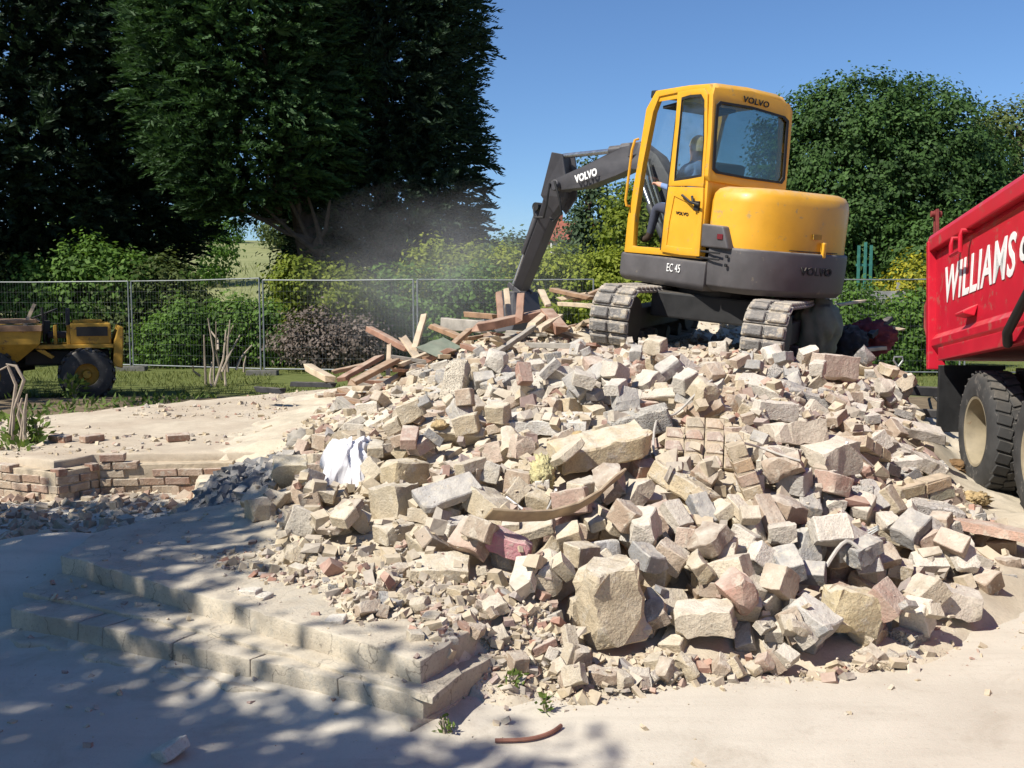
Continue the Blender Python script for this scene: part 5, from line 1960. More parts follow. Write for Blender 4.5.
# front frame and windscreen
fo = [Vector((XL + .01, out[i].y, out[i].z)) for i in (8, 9, 10, 11, 0)]
fr_ = MB()
for i in range(4):
    for x in (XR - .04,):
        fr_.beam((x, fo[i].y, fo[i].z), (x, fo[i + 1].y, fo[i + 1].z), .05, .05)
fr_.beam((XL + .04, fo[4].y - .03, fo[4].z - .04), (XR - .04, fo[4].y - .03, fo[4].z - .04), .06, .06)
fr_.beam((XL + .04, fo[0].y - .02, fo[0].z + .03), (XR - .04, fo[0].y - .02, fo[0].z + .03), .06, .08)
build('front_frame', fr_, 'black', cab_, .008)
ws = MB()
for i in range(4):
    a, b = fo[i] + Vector((0, -.012, 0)), fo[i + 1] + Vector((0, -.012, 0))
    ws.add([Vector((XL + .07, a.y, a.z)), Vector((XR - .07, a.y, a.z)), Vector((XR - .07, b.y, b.z)), Vector((XL + .07, b.y, b.z))], [(0, 1, 2, 3)])
build('windscreen', ws, 'cab_glass', cab_)
# right-hand side glass
rg = [Vector((XR - .03, p.y, p.z)) for p in inn]
build('side_window', MB().prism(rg, (.006, 0, 0)), 'cab_glass', cab_)
build('floor', MB().box((-.35, .33, .86), (.98, 1.3, .04)), 'black', cab_)
# roof lamp bar seen at the front top
build('work_lamp', MB().box((XL + .09, yf + .07, zf_ - .03), (.12, .10, .085)), 'black', cab_, .015)
# sun blind or roof window frame inside
blind = MB().beam(Vector((-.40, .30, 2.50)), Vector((-.40, .60, 2.46)), .8, .03)
build('roof_visor', blind, 'black', cab_)

# door
XD = XL - .028
do = SX([(677.5, 92), (690, 89.5), (704, 88), (707.5, 94), (706.5, 140), (702.5, 205), (699, 256.5), (680, 255), (660.5, 251.5), (664, 218), (670, 170), (675, 125)], XD)
di = SX([(681.5, 97.5), (690, 95), (701, 94.2), (704.2, 100), (704, 140), (702, 165), (701.5, 176.5), (688, 179), (674, 181), (674.5, 172), (676.5, 150), (679, 125)], XD)
dmb = MB()
du = [do[i] for i in (0, 1, 2, 3, 4, 5)]
# frame round the window, then the lower leaf
lowcut = SX([(701, 188), (671.5, 190)], XD)
top_o = [do[0], do[1], do[2], do[3], do[4], SX([(703.5, 183)], XD)[0], SX([(703, 187)], XD)[0], SX([(688, 186)], XD)[0], SX([(668.3, 186)], XD)[0], SX([(668.8, 180)], XD)[0], do[10], do[11]]
door = build('door', MB().ring(top_o, di, (.035, 0, 0)), 'yellow', dig, .008, 2, True)
lo_o = [SX([p_], XD)[0] for p_ in ((668.2, 186.4), (703, 187.4), (702.5, 205), (699, 256.5), (680, 255), (660.5, 251.5), (664, 218))]
lo_i = [SX([p_], XD)[0] for p_ in ((674, 196), (688, 203), (697.5, 214), (692, 248.5), (680, 247.5), (666, 245.5), (669, 222))]
build('lower_frame', MB().ring(lo_o, lo_i, (.034, 0, 0)), 'yellow', door, .008, 2, True)
build('lower_panel', MB().prism([p + Vector((.014, 0, 0)) for p in lo_i], (.012, 0, 0)), 'yellow', door)
build('gasket', MB().ring(di, [p.lerp(sum(di, Vector()) / 12, .06) for p in di], (.01, 0, 0)), 'black', door)
build('window', MB().prism([p + Vector((.012, 0, 0)) for p in di], (.006, 0, 0)), 'cab_glass', door)
hb = MB()
hb.tube([onx(682, 195, XD - .02), onx(690, 202, XD - .05), onx(699, 205, XD - .05)], .014, 8)
hb.box(onx(697, 206, XD - .01), (.03, .07, .10))
hb.tube([onx(692, 196, XD - .03), onx(693, 202, XD - .04)], .014, 8)
build('handle', hb, 'black', door, .003, 1)
build('door_stay', MB().beam(onx(679.5, 97, XD + .03), onx(661.5, 250, XD + .03), .02, .03), 'black', door)
# grab rail ahead of the cab
gr = MB().tube([onx(638.5, 139, XL - .01), onx(635, 140, XL - .06), onx(632, 150, XL - .07), onx(625.5, 200, XL - .07), onx(626.5, 205.5, XL - .06), onx(629.5, 206, XL - .01)], .015, 8)
build('grab_rail', gr, 'yellow', cab_, 0, 1, True)
# seat, console, levers
st_ = MB().box((-.48, .10, 1.18), (.48, .46, .14))
build('seat_cushion', st_, 'seat_fabric', dig, .05, 3, True)
sb = MB().box((-.46, -.10, 1.56), (.46, .13, .66), Matrix.Rotation(RD(8), 3, 'X'))
build('seat_back', sb, 'seat_fabric', dig, .05, 3, True)
build('seat_base', MB().box((-.48, .10, .98), (.36, .36, .24)), 'black', dig, .02)
cs = MB()
for sx in (-.66, -.06):
    cs.box((sx, .10, 1.16), (.14, .42, .20))
    cs.tube([(sx, .26, 1.26), (sx, .30, 1.42)], .014, 8)
    cs.tube([(sx, .30, 1.40), (sx, .31, 1.50)], .024, 8)
build('control_console', cs, 'black', dig, .01, 1)
tv = MB()
for x in (-.42, -.28):
    tv.tube([(x, .66, .88), (x, .62, 1.10)], .014, 8)
build('travel_lever', tv, 'black', dig)

# swing bracket, boom, dipper
F_ = L3((2.02, 12.50, 2.18))
E1, E2 = L3(D(655, 166, 12.72)), L3(D(638, 152, 12.92))
T_ = L3(D(566, 165, 13.85))
Q_ = L3(D(522, 296, 14.45))
side = (L3((0, 0, 0)) - L3(Vector((0.70, 0.71, 0)))).normalized()   # across the arm's plane


def arm_plate(name, left, right, halfw, mat, parent, bev=.012):
    """profile given as two polylines, with thickness across the arm"""
    pts = left + right[::-1]
    mb = MB().prism([p - side * halfw for p in pts], side * halfw * 2)
    return build(name, mb, mat, parent, bev, 2, True)


def W(px, py, y):
    return L3(D(px, py, y))


boom = arm_plate('boom', [W(678, 240, 12.40), W(659, 190, 12.62), W(650, 172, 12.74), W(636, 169.5, 12.92), W(622, 176, 13.1), W(590, 188, 13.5), W(563, 191, 13.85)],
                 [W(697, 236, 12.42), W(676, 180, 12.62), W(662, 156, 12.74), W(645, 143, 12.92), W(622, 150, 13.1), W(590, 166, 13.5), W(559, 180, 13.85)], .11, 'arm_grey', dig)
build('pivot_boss', MB().tube([W(562, 186, 13.85) - side * .17, W(562, 186, 13.85) + side * .17], .075, 16), 'arm_grey', boom, .01, 1, True)
build('foot_pin', MB().tube([W(688, 236, 12.42) - side * .2, W(688, 236, 12.42) + side * .2], .06, 14), 'steel', boom)
dip = arm_plate('dipper_arm', [W(560, 154, 13.95), W(549.5, 190, 14.05), W(541, 222, 14.12), W(515.5, 290, 14.45)],
                [W(566, 156, 13.95), W(565, 196, 14.02), W(556, 216, 14.12), W(525, 291, 14.45)], .085, 'arm_grey', dig)
for sg in (-1, 1):
    build('cheek_plate', MB().prism([p + side * sg * .11 for p in (W(558, 153, 13.95), W(569, 155, 13.93), W(572, 176, 13.93), W(571, 198, 13.98), W(560, 214, 14.1), W(547, 196, 14.06))], side * sg * .025), 'arm_grey', dip, .006, 1)
# dipper cylinder on top of the boom
cyl = MB().tube([W(640, 148, 12.95), W(610, 151, 13.2)], .062, 14)
cyl.tube([W(641, 147, 12.94), W(622, 149, 13.1)], .07, 14)
co = build('dipper_cylinder', cyl, 'arm_grey', dig, .005, 1, True)
build('rod', MB().tube([W(612, 151, 13.2), W(564, 156, 13.93)], .035, 12), 'chrome', co, 0, 1, True)
build('cylinder_bracket', MB().prism([p - side * .09 for p in (W(632, 158, 12.97), W(634, 143, 12.95), W(642, 143, 12.92), W(652, 152, 12.85))], side * .18), 'arm_grey', co, .01)
# bucket cylinder along the front of the dipper
c2 = build('bucket_cylinder', MB().tube([W(540, 206, 14.2), W(524, 254, 14.4)], .05, 12), 'arm_grey', dig, .004, 1, True)
build('rod', MB().tube([W(525, 252, 14.4), W(514, 284, 14.55)], .03, 10), 'chrome', c2, 0, 1, True)
build('cylinder_lug', MB().tube([W(540, 207, 14.2) - side * .1, W(540, 207, 14.2) + side * .1], .06, 12), 'black', c2)
# boom cylinder
c3 = build('boom_cylinder', MB().tube([W(668, 246, 12.2), W(650, 205, 12.45)], .055, 12), 'arm_grey', dig, .004, 1, True)
build('rod', MB().tube([W(651, 207, 12.45), W(641, 180, 12.7)], .032, 10), 'chrome', c3, 0, 1, True)
# hoses over the boom bend
for k in range(5):
    ho = MB().tube([W(646 + k * 2.4, 158 + k * .6, 12.7) + side * .13, W(652 + k * 2.4, 180, 12.55) + side * .16, W(660 + k * 2.4, 205, 12.45) + side * .16, W(668 + k * 2, 235, 12.35) + side * .12], .013, 7)
    build('hose', ho, 'galvanised' if k % 2 else 'black', dig, 0, 1, True)
for pts in ([W(561, 182, 13.75), W(566, 200, 13.7), W(568, 214, 13.75), W(560, 222, 13.95), W(556, 218, 14.0)], [W(556, 184, 13.85), W(553, 205, 13.85), W(550, 218, 13.95), W(541, 218, 14.05), W(540, 208, 14.15)]):
    build('hose', MB().tube([p + side * .13 for p in pts], .016, 7), 'black', dig, 0, 1, True)
build('warning_sticker', MB().prism([p + side * .118 for p in (W(657, 186, 12.66), W(663, 181, 12.62), W(667, 190, 12.6), W(661, 198, 12.62))], side * .004), 'sticker_lime', boom)
# swing post
sw = MB()
sw.prism([p - side * .2 for p in (W(700, 262, 12.2), W(700, 228, 12.3), W(684, 226, 12.42), W(672, 246, 12.4), W(676, 268, 12.3))], side * .4)
build('swing_post', sw, 'arm_grey', dig, .02)
# bucket
bk = [W(514, 291, 14.45), W(526, 292, 14.42), W(530, 312, 14.35), W(524, 330, 14.3), W(508, 332, 14.35), W(498, 320, 14.45), W(509, 318, 14.4), W(514, 306, 14.42)]
bo = build('bucket', MB().prism([p - side * .24 for p in bk], side * .48), 'arm_grey', dig, .012)
for k in range(4):
    tt = W(498, 320, 14.45) + side * (-.26 + k * .173)
    build('tooth', MB().beam(tt, tt + (W(488, 322, 14.5) - W(498, 320, 14.45)), .06, .04), 'steel', bo)
lk = MB()
for sg in (-1, 1):
    lk.beam(W(514, 284, 14.55) + side * .12 * sg, W(526, 294, 14.4) + side * .12 * sg, .03, .07)
build('bucket_link', lk, 'arm_grey', dig, .005, 1)


# lettering
def face_frame(o_, u, v):
    u = Vector(u).normalized()
    n_ = u.cross(Vector(v)).normalized()
    v = n_.cross(u)
    m = Matrix((u, v, n_)).transposed().to_4x4()
    m.translation = o_
    return m


def letter(body, size, o_, u, v, mat, parent, width=None, shear=0, offset=0.0, name='lettering', extrude=.002, lift=.0):
    me = text_mesh(body, size, shear, offset, extrude, width)
    m = face_frame(Vector(o_), u, v)
    if lift:
        m.translation += m.to_3x3() @ Vector((0, 0, lift))
    o = link(name, me, mat, parent)
    o.matrix_local = m
    return o


ub, ur = onr(743, 98.5), onr(769, 105)
letter('VOLVO', .085, onr(742, 101.5), ur - ub, Vector((0, 0, 1)), 'letter_dark', cab_, (ur - ub).length, 0, .002, lift=.012)
a, b = onx(667.5, 267.5, -.9), onx(679.5, 269, -.9)
letter('EC 45', .125, onx(666.5, 271, -.884), b - a, (0, 0, 1), 'letter_white', dig, (b - a).length * 1.1, 0, .0)
a, b = W(582, 180, 13.5) - side * .125, W(604, 172, 13.25) - side * .125
if True:
    u_ = (b - a)
    letter('VOLVO', .13, W(581.5, 183.5, 13.52) + side * .122, u_, (0, 0, 1), 'letter_white', boom, u_.length * 1.0, 0.1, .006, extrude=.003)
a, b = onx(675, 214, XD), onx(689, 216, XD)
letter('VOLVO', .045, a + Vector((.008, 0, 0)), b - a, (0, 0, 1), 'letter_dark', door, (b - a).length * .9, 0, .001)
# embossed name on the counterweight, following its rear face
letter('VOLVO', .11, (-.20, -1.099, .80), (1, 0.0, 0), (0, 0, 1), 'black', cw, .46, 0, .003, extrude=.006)


# ------------------------------------------------------------------ operator
def skin_body(name, joints, edges, radii, mats, assign, parent=None, sub=2):
    me = bpy.data.meshes.new(name)
    me.from_pydata([tuple(j) for j in joints], edges, [])
    ob = bpy.data.objects.new(name, me)
    COL.objects.link(ob)
    md = ob.modifiers.new('skin', 'SKIN')
    md.use_smooth_shade = True
    lay = me.skin_vertices[0].data
    for i, r in enumerate(radii):
        lay[i].radius = (r, r) if not isinstance(r, tuple) else r
        lay[i].use_root = (i == 0)
    s_ = ob.modifiers.new('sub', 'SUBSURF')
    s_.levels = s_.render_levels = sub
    dg = bpy.context.evaluated_depsgraph_get()
    m2 = bpy.data.meshes.new_from_object(ob.evaluated_get(dg))
    bpy.data.objects.remove(ob)
    m2.materials.clear()
    for m_ in mats:
        m2.materials.append(MATS[m_])
    for p in m2.polygons:
        p.material_index = assign(p.center)
        p.use_smooth = True
    o = bpy.data.objects.new(name, m2)
    COL.objects.link(o)
    if parent:
        o.parent = parent
    return o


PX, PY = -.57, .20                    # seat place in the machine
J, E_, R_ = [], [], []


def jt(p, r, par=None):
    J.append(Vector(p))
    R_.append(r)
    if par is not None:
        E_.append((par, len(J) - 1))
    return len(J) - 1


pel = jt((0, 0, 0), (.15, .12))
sp1 = jt((0, -.03, .16), (.15, .11), pel)
sp2 = jt((0, -.02, .34), (.17, .115), sp1)
nk0 = jt((0, .01, .47), (.10, .085), sp2)
nk = jt((0, .03, .55), .055, nk0)
hd0 = jt((0, .045, .63), (.068, .075), nk)
hd1 = jt((0, .04, .70), (.078, .092), hd0)
hd2 = jt((0, .035, .765), (.062, .075), hd1)
for sg in (-1, 1):
    s1 = jt((sg * .17, -.005, .44), .065, nk0)
    el = jt((sg * .23, .10, .22), .045, s1)
    wr = jt((sg * .22, .30, .26), .030, el)
    pm = jt((sg * .215, .37, .275), (.036, .02), wr)
    for k, (dx, L) in enumerate(((-.026, .07), (-.009, .08), (.009, .075), (.026, .06))):
        f1 = jt((sg * .215 + dx, .40, .285), .0095, pm)
        f2 = jt((sg * .215 + dx, .40 + L * .45, .285), .009, f1)
        jt((sg * .215 + dx, .40 + L * .5, .262), .008, f2)
    t1 = jt((sg * .215 - sg * .045, .36, .265), .010, pm)
    jt((sg * .215 - sg * .055, .395, .262), .009, t1)
    hp = jt((sg * .10, .06, -.02), .088, pel)
    kn = jt((sg * .14, .44, .03), .062, hp)
    an = jt((sg * .13, .54, -.32), .042, kn)
    jt((sg * .135, .66, -.36), .036, an)


def who(c):
    if c.z > .535:
        return 0
    if c.y > .29 and c.z > .2:
        return 0
    if c.z < -.27:
        return 3
    if c.z < .07 and (c.y > .05 or c.z < .02):
        return 2
    return 1


per_ = empty('person', (0, 0, 0), 'fair-haired person in a blue shirt sitting at the excavator controls', 'person')
pm_ = EXC @ Matrix.Translation((PX, PY, 1.36))
per_.location, per_.rotation_euler = pm_.to_translation(), pm_.to_euler()
skin_body('body', J, E_, R_, ['skin', 'shirt_blue', 'trousers', 'boot'], who, per_)
hm = MB()
rings = []
for i in range(9):
    t_ = i / 8
    ph = math.pi * (.5 * t_)
    rr, z = math.cos(ph), math.sin(ph)
    rings.append([(.092 * rr * math.cos(a), .03 - .012 + .108 * rr * math.sin(a), .695 - (.05 if math.sin(a) < .3 and i == 0 else 0) + .125 * z) for a in [2 * math.pi * k / 20 for k in range(20)]])
hm.loft(rings)
build('hair', hm, 'hair', per_, 0, 1, True)
nm_ = MB().prism([(-.012, .118, .665), (.012, .118, .665), (0, .118, .705)], (0, .025, -.01))
nm_.box((0, .118, .63), (.045, .012, .010))
for sg in (-1, 1):
    nm_.box((sg * .085, .03, .675), (.018, .035, .055))
build('face_features', nm_, 'skin', per_, .004, 2, True)
for sg in (-1, 1):
    build('eye', MB().lathe([(-.006, .002), (-.004, .010), (.004, .010), (.006, .002)], 10, 'y', (sg * .032, .119, .70)), 'trousers', per_)

# ------------------------------------------------------------------ tipper lorry
TA = math.atan2(.139, .99)
lorry = empty('tipper_truck', (3.80, 8.3, 0), 'red tipper truck with white lettering parked beside the heap', 'truck', None, -TA)
# local: +y points to the rear (away), -y to the front, +x away from the viewer's side; x = 0 is the near side
TILT = Matrix.Translation((0, 1.20, 1.03)) @ Matrix.Rotation(RD(-6.9), 4, 'X') @ Matrix.Translation((0, -1.20, -1.03))
BW = 2.4
side_ = MB()
# body side seen edge on: lower chamfer, flat panel, shadow gap, top rail
prof = [(0.10, 1.03), (0.0, 1.16), (0.0, 1.22), (.045, 1.27), (.045, 2.02), (.06, 2.06)]
rings = []
for y in (1.14, -4.4):
    rings.append([Vector((x, y, z)) for x, z in prof] + [Vector((x + .06, y, z)) for x, z in prof[::-1]])
side_.loft(rings)
tb = build('tipper_body', side_, 'truck_red', lorry, .006)
tb.matrix_local = TILT
s2 = MB()
s2.loft([[Vector((BW - x, y, z)) for x, z in prof] + [Vector((BW - x - .06, y, z)) for x, z in prof[::-1]] for y in (1.14, -4.4)])
build('far_side', s2, 'truck_red', tb, .006)
build('bed_floor', MB().box((BW / 2, -1.6, 1.08), (BW - .22, 5.5, .10)), 'rusty_red', tb)
tr_ = MB().prism([(-.02, 1.20, 2.06), (-.02, 1.20, 2.17), (.0, 1.20, 2.215), (.10, 1.20, 2.215), (.10, 1.20, 2.06)], (0, -5.62, 0))
build('top_rail', tr_, 'truck_red', tb, .012)
build('top_rail', MB().box((BW - .04, -1.6, 2.135), (.12, 5.6, .15)), 'truck_red', tb, .012)
build('headboard', MB().box((BW / 2, -4.43, 1.68), (BW - .02, .06, 1.28)), 'truck_red', tb, .01)
build('tailgate', MB().box((BW / 2, 1.24, 1.58), (BW - .02, .07, 1.10)), 'truck_red', tb, .01)
build('rear_post', MB().box((.05, 1.175, 1.55), (.16, .07, 1.22)), 'truck_red', tb, .012)
hp_ = MB()
hp_.box((.05, 1.20, 2.31), (.03, .035, .30))
hp_.box((.05, 1.13, 2.31), (.03, .035, .30))
hp_.tube([(.0, 1.165, 2.42), (.10, 1.165, 2.42)], .03, 10)
build('tailgate_hinge', hp_, 'rusty_red', tb, .004, 1)
hk = MB().tube([(.035, .30, 2.03), (-.05, .30, 2.03), (-.06, .30, 1.97), (-.06, .30, 1.88), (-.06, .04, 1.88), (-.06, .04, 2.01), (-.05, .04, 2.05), (.035, .04, 2.05)], .018, 8)
build('sheet_hook', hk, 'truck_red', tb, 0, 1, True)
bt = MB().prism([(.02, .16, 1.32), (-.07, .16, 1.34), (-.07, .16, 1.36), (.05, .16, 1.42)], (0, -.24, 0))
build('step_bracket', bt, 'truck_red', tb, .008)
lr = MB().box((.03, -1.75, 1.065), (.10, 5.2, .12))
build('lower_rail', lr, 'truck_red', tb, .012)
build('side_latch', MB().tube([(-.01, 1.19, 1.62), (-.03, 1.225, 1.55), (-.03, 1.235, 1.35), (-.01, 1.20, 1.22)], .014, 8), 'rusty_red', tb, 0, 1, True)
st2 = MB().tube([(-.05, -1.06, 1.01), (-.10, -1.2, 1.08), (-.12, -1.95, 1.48)], .035, 10)
build('prop_bar', st2, 'black', tb, 0, 1, True)
for k in range(3):
    build('side_rib', MB().box((.0, -1.9 - k * 1.1, 1.65), (.08, .12, .74)), 'truck_red', tb, .01)
# lettering reads towards the front (-y)
letter('WILLIAMS', .43, (.058, .79, 1.505), (0, -1, 0), (0, 0, 1), 'letter_dark', tb, 1.80, .22, .010, 'lettering_shadow', .001, -.012)
letter('WILLIAMS', .45, (.040, .825, 1.54), (0, -1, 0), (0, 0, 1), 'letter_white', tb, 1.80, .22, .008, 'lettering', .002)
letter('of', .36, (.040, -1.04, 1.62), (0, -1, 0), (0, 0, 1), 'letter_white', tb, .36, .3, .008, 'lettering', .002)
letter('of', .36, (.044, -1.075, 1.59), (0, -1, 0), (0, 0, 1), 'letter_dark', tb, .36, .3, .008, 'lettering_shadow', .001)
# chassis, mudguards
chs = MB()
for x in (.78, 1.62):
    chs.box((x, -2.6, .86), (.08, 7.4, .22))
for y in (.9, 0, -1.35, -3.6, -5.6):
    chs.box((1.2, y, .86), (.78, .12, .16))
build('chassis', chs, 'black', lorry, .006, 1)
for x in (.30, 2.10):
    mg = MB().prism([(x - .28, .98, .38), (x - .28, .98, 1.0), (x - .28, .93, 1.0), (x - .28, .93, .38)], (.56, 0, 0))
    build('mud_flap', mg, 'black', lorry, .006, 1)
    build('flap_bracket', MB().tube([(x, .955, .98), (x + .3 if x < 1 else x - .3, .955, .98)], .02, 8), 'black', lorry)
build('rear_pole', MB().tube([(.12, 1.26, .62), (.12, 1.26, 1.03)], .022, 8), 'galvanised', lorry)
build('lamp_bar', MB().box((1.2, 1.15, .74), (2.2, .06, .12)), 'black', lorry, .01)
# wheels
tyr = MB()
prof = [(-.02, .285), (-.135, .30), (-.145, .36), (-.14, .43), (-.125, .475), (-.10, .495), (.10, .495), (.125, .475), (.14, .43), (.145, .36), (.135, .30), (.02, .285)]
tyr.lathe(prof, 48, 'x', closed=True)
tyre_me = tyr.mesh('tyre', 0, 1, True)
trd = MB()
for k in range(30):
    for sg in (-1, 1):
        a = 2 * math.pi * (k + (.5 if sg > 0 else 0)) / 30
        cr_ = Matrix.Rotation(a, 3, 'X') @ Matrix.Translation((0, 0, 0)).to_3x3()
        c_ = cr_ @ Vector((sg * .058, 0, .498))
        trd.box(c_, (.112, .080, .022), cr_ @ Matrix.Rotation(sg * .28, 3, 'Z'))
tread_me = trd.mesh('tread', .004, 1)
rimo = MB()
rimo.lathe([(-.12, .292), (-.135, .295), (-.13, .275), (-.06, .262), (.05, .252), (.085, .20), (.075, .13), (.06, .11), (.0, .10), (-.015, .085), (-.015, .01), (.11, .01), (.11, .27), (-.0, .285)], 36, 'x', closed=True)
rim_me = rimo.mesh('rim', 0, 1, True)
nut = MB()
for k in range(10):
    a = 2 * math.pi * k / 10
    nut.lathe([(-.02, .012), (.03, .012)], 6, 'x', (.06, .165 * math.cos(a), .165 * math.sin(a)))
nut_me = nut.mesh('wheel_nuts')


def wheel(x, y, flip=False, z=.505):
    w = link('wheel', tyre_me, 'tyre', lorry)
    w.location = (x, y, z)
    if flip:
        w.rotation_euler = (0, 0, math.pi)
    for nm, me_, mt in (('tread', tread_me, 'tyre'), ('rim', rim_me, 'rim_cream'), ('wheel_nuts', nut_me, 'rim_cream')):
        link(nm, me_, mt, w)


for y in (0.0, -1.36):
    for x in (.20, .53):
        wheel(x, y)
        wheel(BW - x, y, True)
for y in (-4.5, -6.2):
    wheel(.22, y)
    wheel(BW - .22, y, True)
ax_ = MB()
for y in (0, -1.36, -4.5, -6.2):
    ax_.tube([(.3, y, .505), (BW - .3, y, .505)], .07, 10)
build('axles', ax_, 'black', lorry)
# driver's cab, out of the picture to the right
cbm = MB().prism([(.02, -4.75, .75), (.02, -6.75, .75), (.02, -6.8, 1.6), (.02, -6.6, 2.75), (.02, -4.75, 2.85)], (BW - .04, 0, 0))
cb2 = build('driver_cab', cbm, 'truck_red', lorry, .06, 3, True)
build('windscreen', MB().prism([(.2, -6.80, 1.7), (.2, -6.64, 2.6), (2.2, -6.64, 2.6), (2.2, -6.80, 1.7)], (0, -.02, 0)), 'window_dark', cb2)
build('side_window', MB().prism([(.012, -6.5, 1.7), (.012, -6.4, 2.45), (.012, -5.5, 2.5), (.012, -5.5, 1.7)], (-.01, 0, 0)), 'window_dark', cb2)

# ------------------------------------------------------------------ site dumper on the left
dmp = empty('site_dumper', (-7.48, 16.2, 0.02), 'old yellow site dumper parked on the grass at the left edge', 'dumper', None, RD(24))
# local: -x is the front with the skip, +x the engine end, -y faces the viewer


def dwheel(x, y, r=.42, w=.30):
    t = MB().lathe([(-w / 2, r * .45), (-w / 2 - .01, r * .75), (-w / 2 + .03, r * .95), (-w / 4, r), (w / 4, r), (w / 2 - .03, r * .95), (w / 2 + .01, r * .75), (w / 2, r * .45)], 30, 'y', closed=True)
    wl = build('wheel', t, 'tyre', dmp, 0, 1, True)
    wl.location = (x, y, r)
    lug = MB()
    for k in range(18):
        for sg in (-1, 1):
            a = 2 * math.pi * (k + .25 * sg) / 18
            rm = Matrix.Rotation(-a, 3, 'Y')
            lug.box(rm @ Vector((0, sg * .075, r + .008)), (.05, .13, .035), rm @ Matrix.Rotation(sg * .5, 3, 'Z'))
    build('lugs', lug, 'tyre', wl)
    build('rim', MB().lathe([(-.10, .01), (-.10, .06), (-.04, .08), (-.03, .17), (-.12, .19), (.12, .19), (.03, .17), (.04, .08), (.10, .06), (.10, .01)], 24, 'y'), 'old_yellow', wl, 0, 1, True)


dwheel(.52, -.55, .40)
dwheel(.52, .55, .40)
dwheel(-.88, -.62)
dwheel(-.88, .62)
build('rear_chassis', MB().box((.25, 0, .66), (1.25, .66, .22)), 'black', dmp, .02)
build('deck', MB().box((.36, 0, .845), (1.14, 1.14, .06)), 'old_yellow', dmp, .01)
build('mudguard', MB().prism([(-.20, -.58, .80), (.02, -.58, .66), (.06, -.58, .69), (-.1, -.58, .81)], (0, 1.16, 0)), 'old_yellow', dmp)
hd_ = MB().box((.60, 0, 1.04), (.60, .96, .34))
eh = build('engine_cover', hd_, 'old_yellow', dmp, .02)
build('side_grille', MB().box((.62, -.485, 1.08), (.46, .02, .15)), 'black', eh)
build('top_plate', MB().box((.56, 0, 1.235), (.44, .6, .05)), 'old_yellow', eh, .01)
for y in (-.34, .34):
    for x in (.08, .27):
        build('seat_post', MB().beam((x, y, .87), (x, y, 1.18), .05, .05), 'old_yellow', dmp, .006, 1)
build('seat', MB().box((.12, 0, 1.02), (.30, .46, .10)), 'seat_fabric', dmp, .03, 2)
build('seat_back', MB().box((.27, 0, 1.30), (.07, .46, .30)), 'seat_fabric', dmp, .03, 2)
build('rear_ballast', MB().prism([(.91, -.55, .52), (1.06, -.55, .48), (1.09, -.55, 1.14), (1.02, -.55, 1.17), (.94, -.55, .92)], (0, 1.04, 0)), 'old_yellow', dmp, .02)
cg = MB().tube([(-.02, 0, .86), (-.06, 0, 1.34)], .03, 10)
build('steering_column', cg, 'black', dmp)
sw_ = [Vector((-.07, 0, 1.36)) + Matrix.Rotation(RD(-22), 3, 'Y') @ Vector((.20 * math.cos(a), .20 * math.sin(a), 0)) for a in [2 * math.pi * k / 20 for k in range(21)]]
build('steering_wheel', MB().tube(sw_, .016, 6, False), 'black', dmp)
build('dash_panel', MB().box((-.04, 0, 1.14), (.10, .34, .22)), 'black', dmp, .02)
build('control_lever', MB().tube([(-.08, -.18, .9), (-.10, -.2, 1.46)], .02, 8), 'black', dmp)
build('side_arm', MB().beam((-.36, -.30, 1.16), (-.20, -.30, 1.52), .06, .05), 'timber_pale', dmp)
sk = MB()
top = [(-1.85, -.80), (-.10, -.80), (-.10, .80), (-1.85, .80)]
bot = [(-1.6, -.62), (-.46, -.62), (-.46, .62), (-1.6, .62)]
mid = [(-1.85, -.80), (-.14, -.80), (-.14, .80), (-1.85, .80)]
sk.loft([[Vector((x, y, .62)) for x, y in bot], [Vector((x, y, .90)) for x, y in mid], [Vector((x, y, 1.18)) for x, y in top],
         [Vector((x * .985 - .02, y * .95, 1.18)) for x, y in top], [Vector((x * .97 - .03, y * .9, .72)) for x, y in bot]])
skp = build('skip', sk, 'old_yellow', dmp, .015)
build('skip_rim', MB().ring([Vector((x * 1.01, y * 1.03, 1.10)) for x, y in top], [Vector((x * .99 - .01, y * .97, 1.10)) for x, y in top], (0, 0, .09)), 'timber_brown', skp, .01)
ld = MB()
ld.box((-.98, 0, 1.12), (1.5, 1.3, .1))
build('load', ld, 'burnt_black', dmp, .03)
dmw = Matrix.Translation(dmp.location) @ Matrix.Rotation(RD(24), 4, 'Z')
for k in range(3):
    plank(dmw @ Vector((-1.7, -.5 + k * .4, 1.24 + .02 * k)), dmw @ Vector((-.2, -.55 + k * .45, 1.25)), .16, .05, 'timber_brown',
          ['nearest plank lying across the dumper skip', 'middle plank lying across the dumper skip', 'farthest plank lying across the dumper skip'][k])
build('articulation', MB().tube([(-.75, 0, .55), (-.25, 0, .60)], .14, 12), 'black', dmp)
build('front_axle', MB().tube([(-.88, -.5, .42), (-.88, .5, .42)], .09, 10), 'black', dmp)
build('rear_axle', MB().tube([(.52, -.45, .40), (.52, .45, .40)], .09, 10), 'black', dmp)


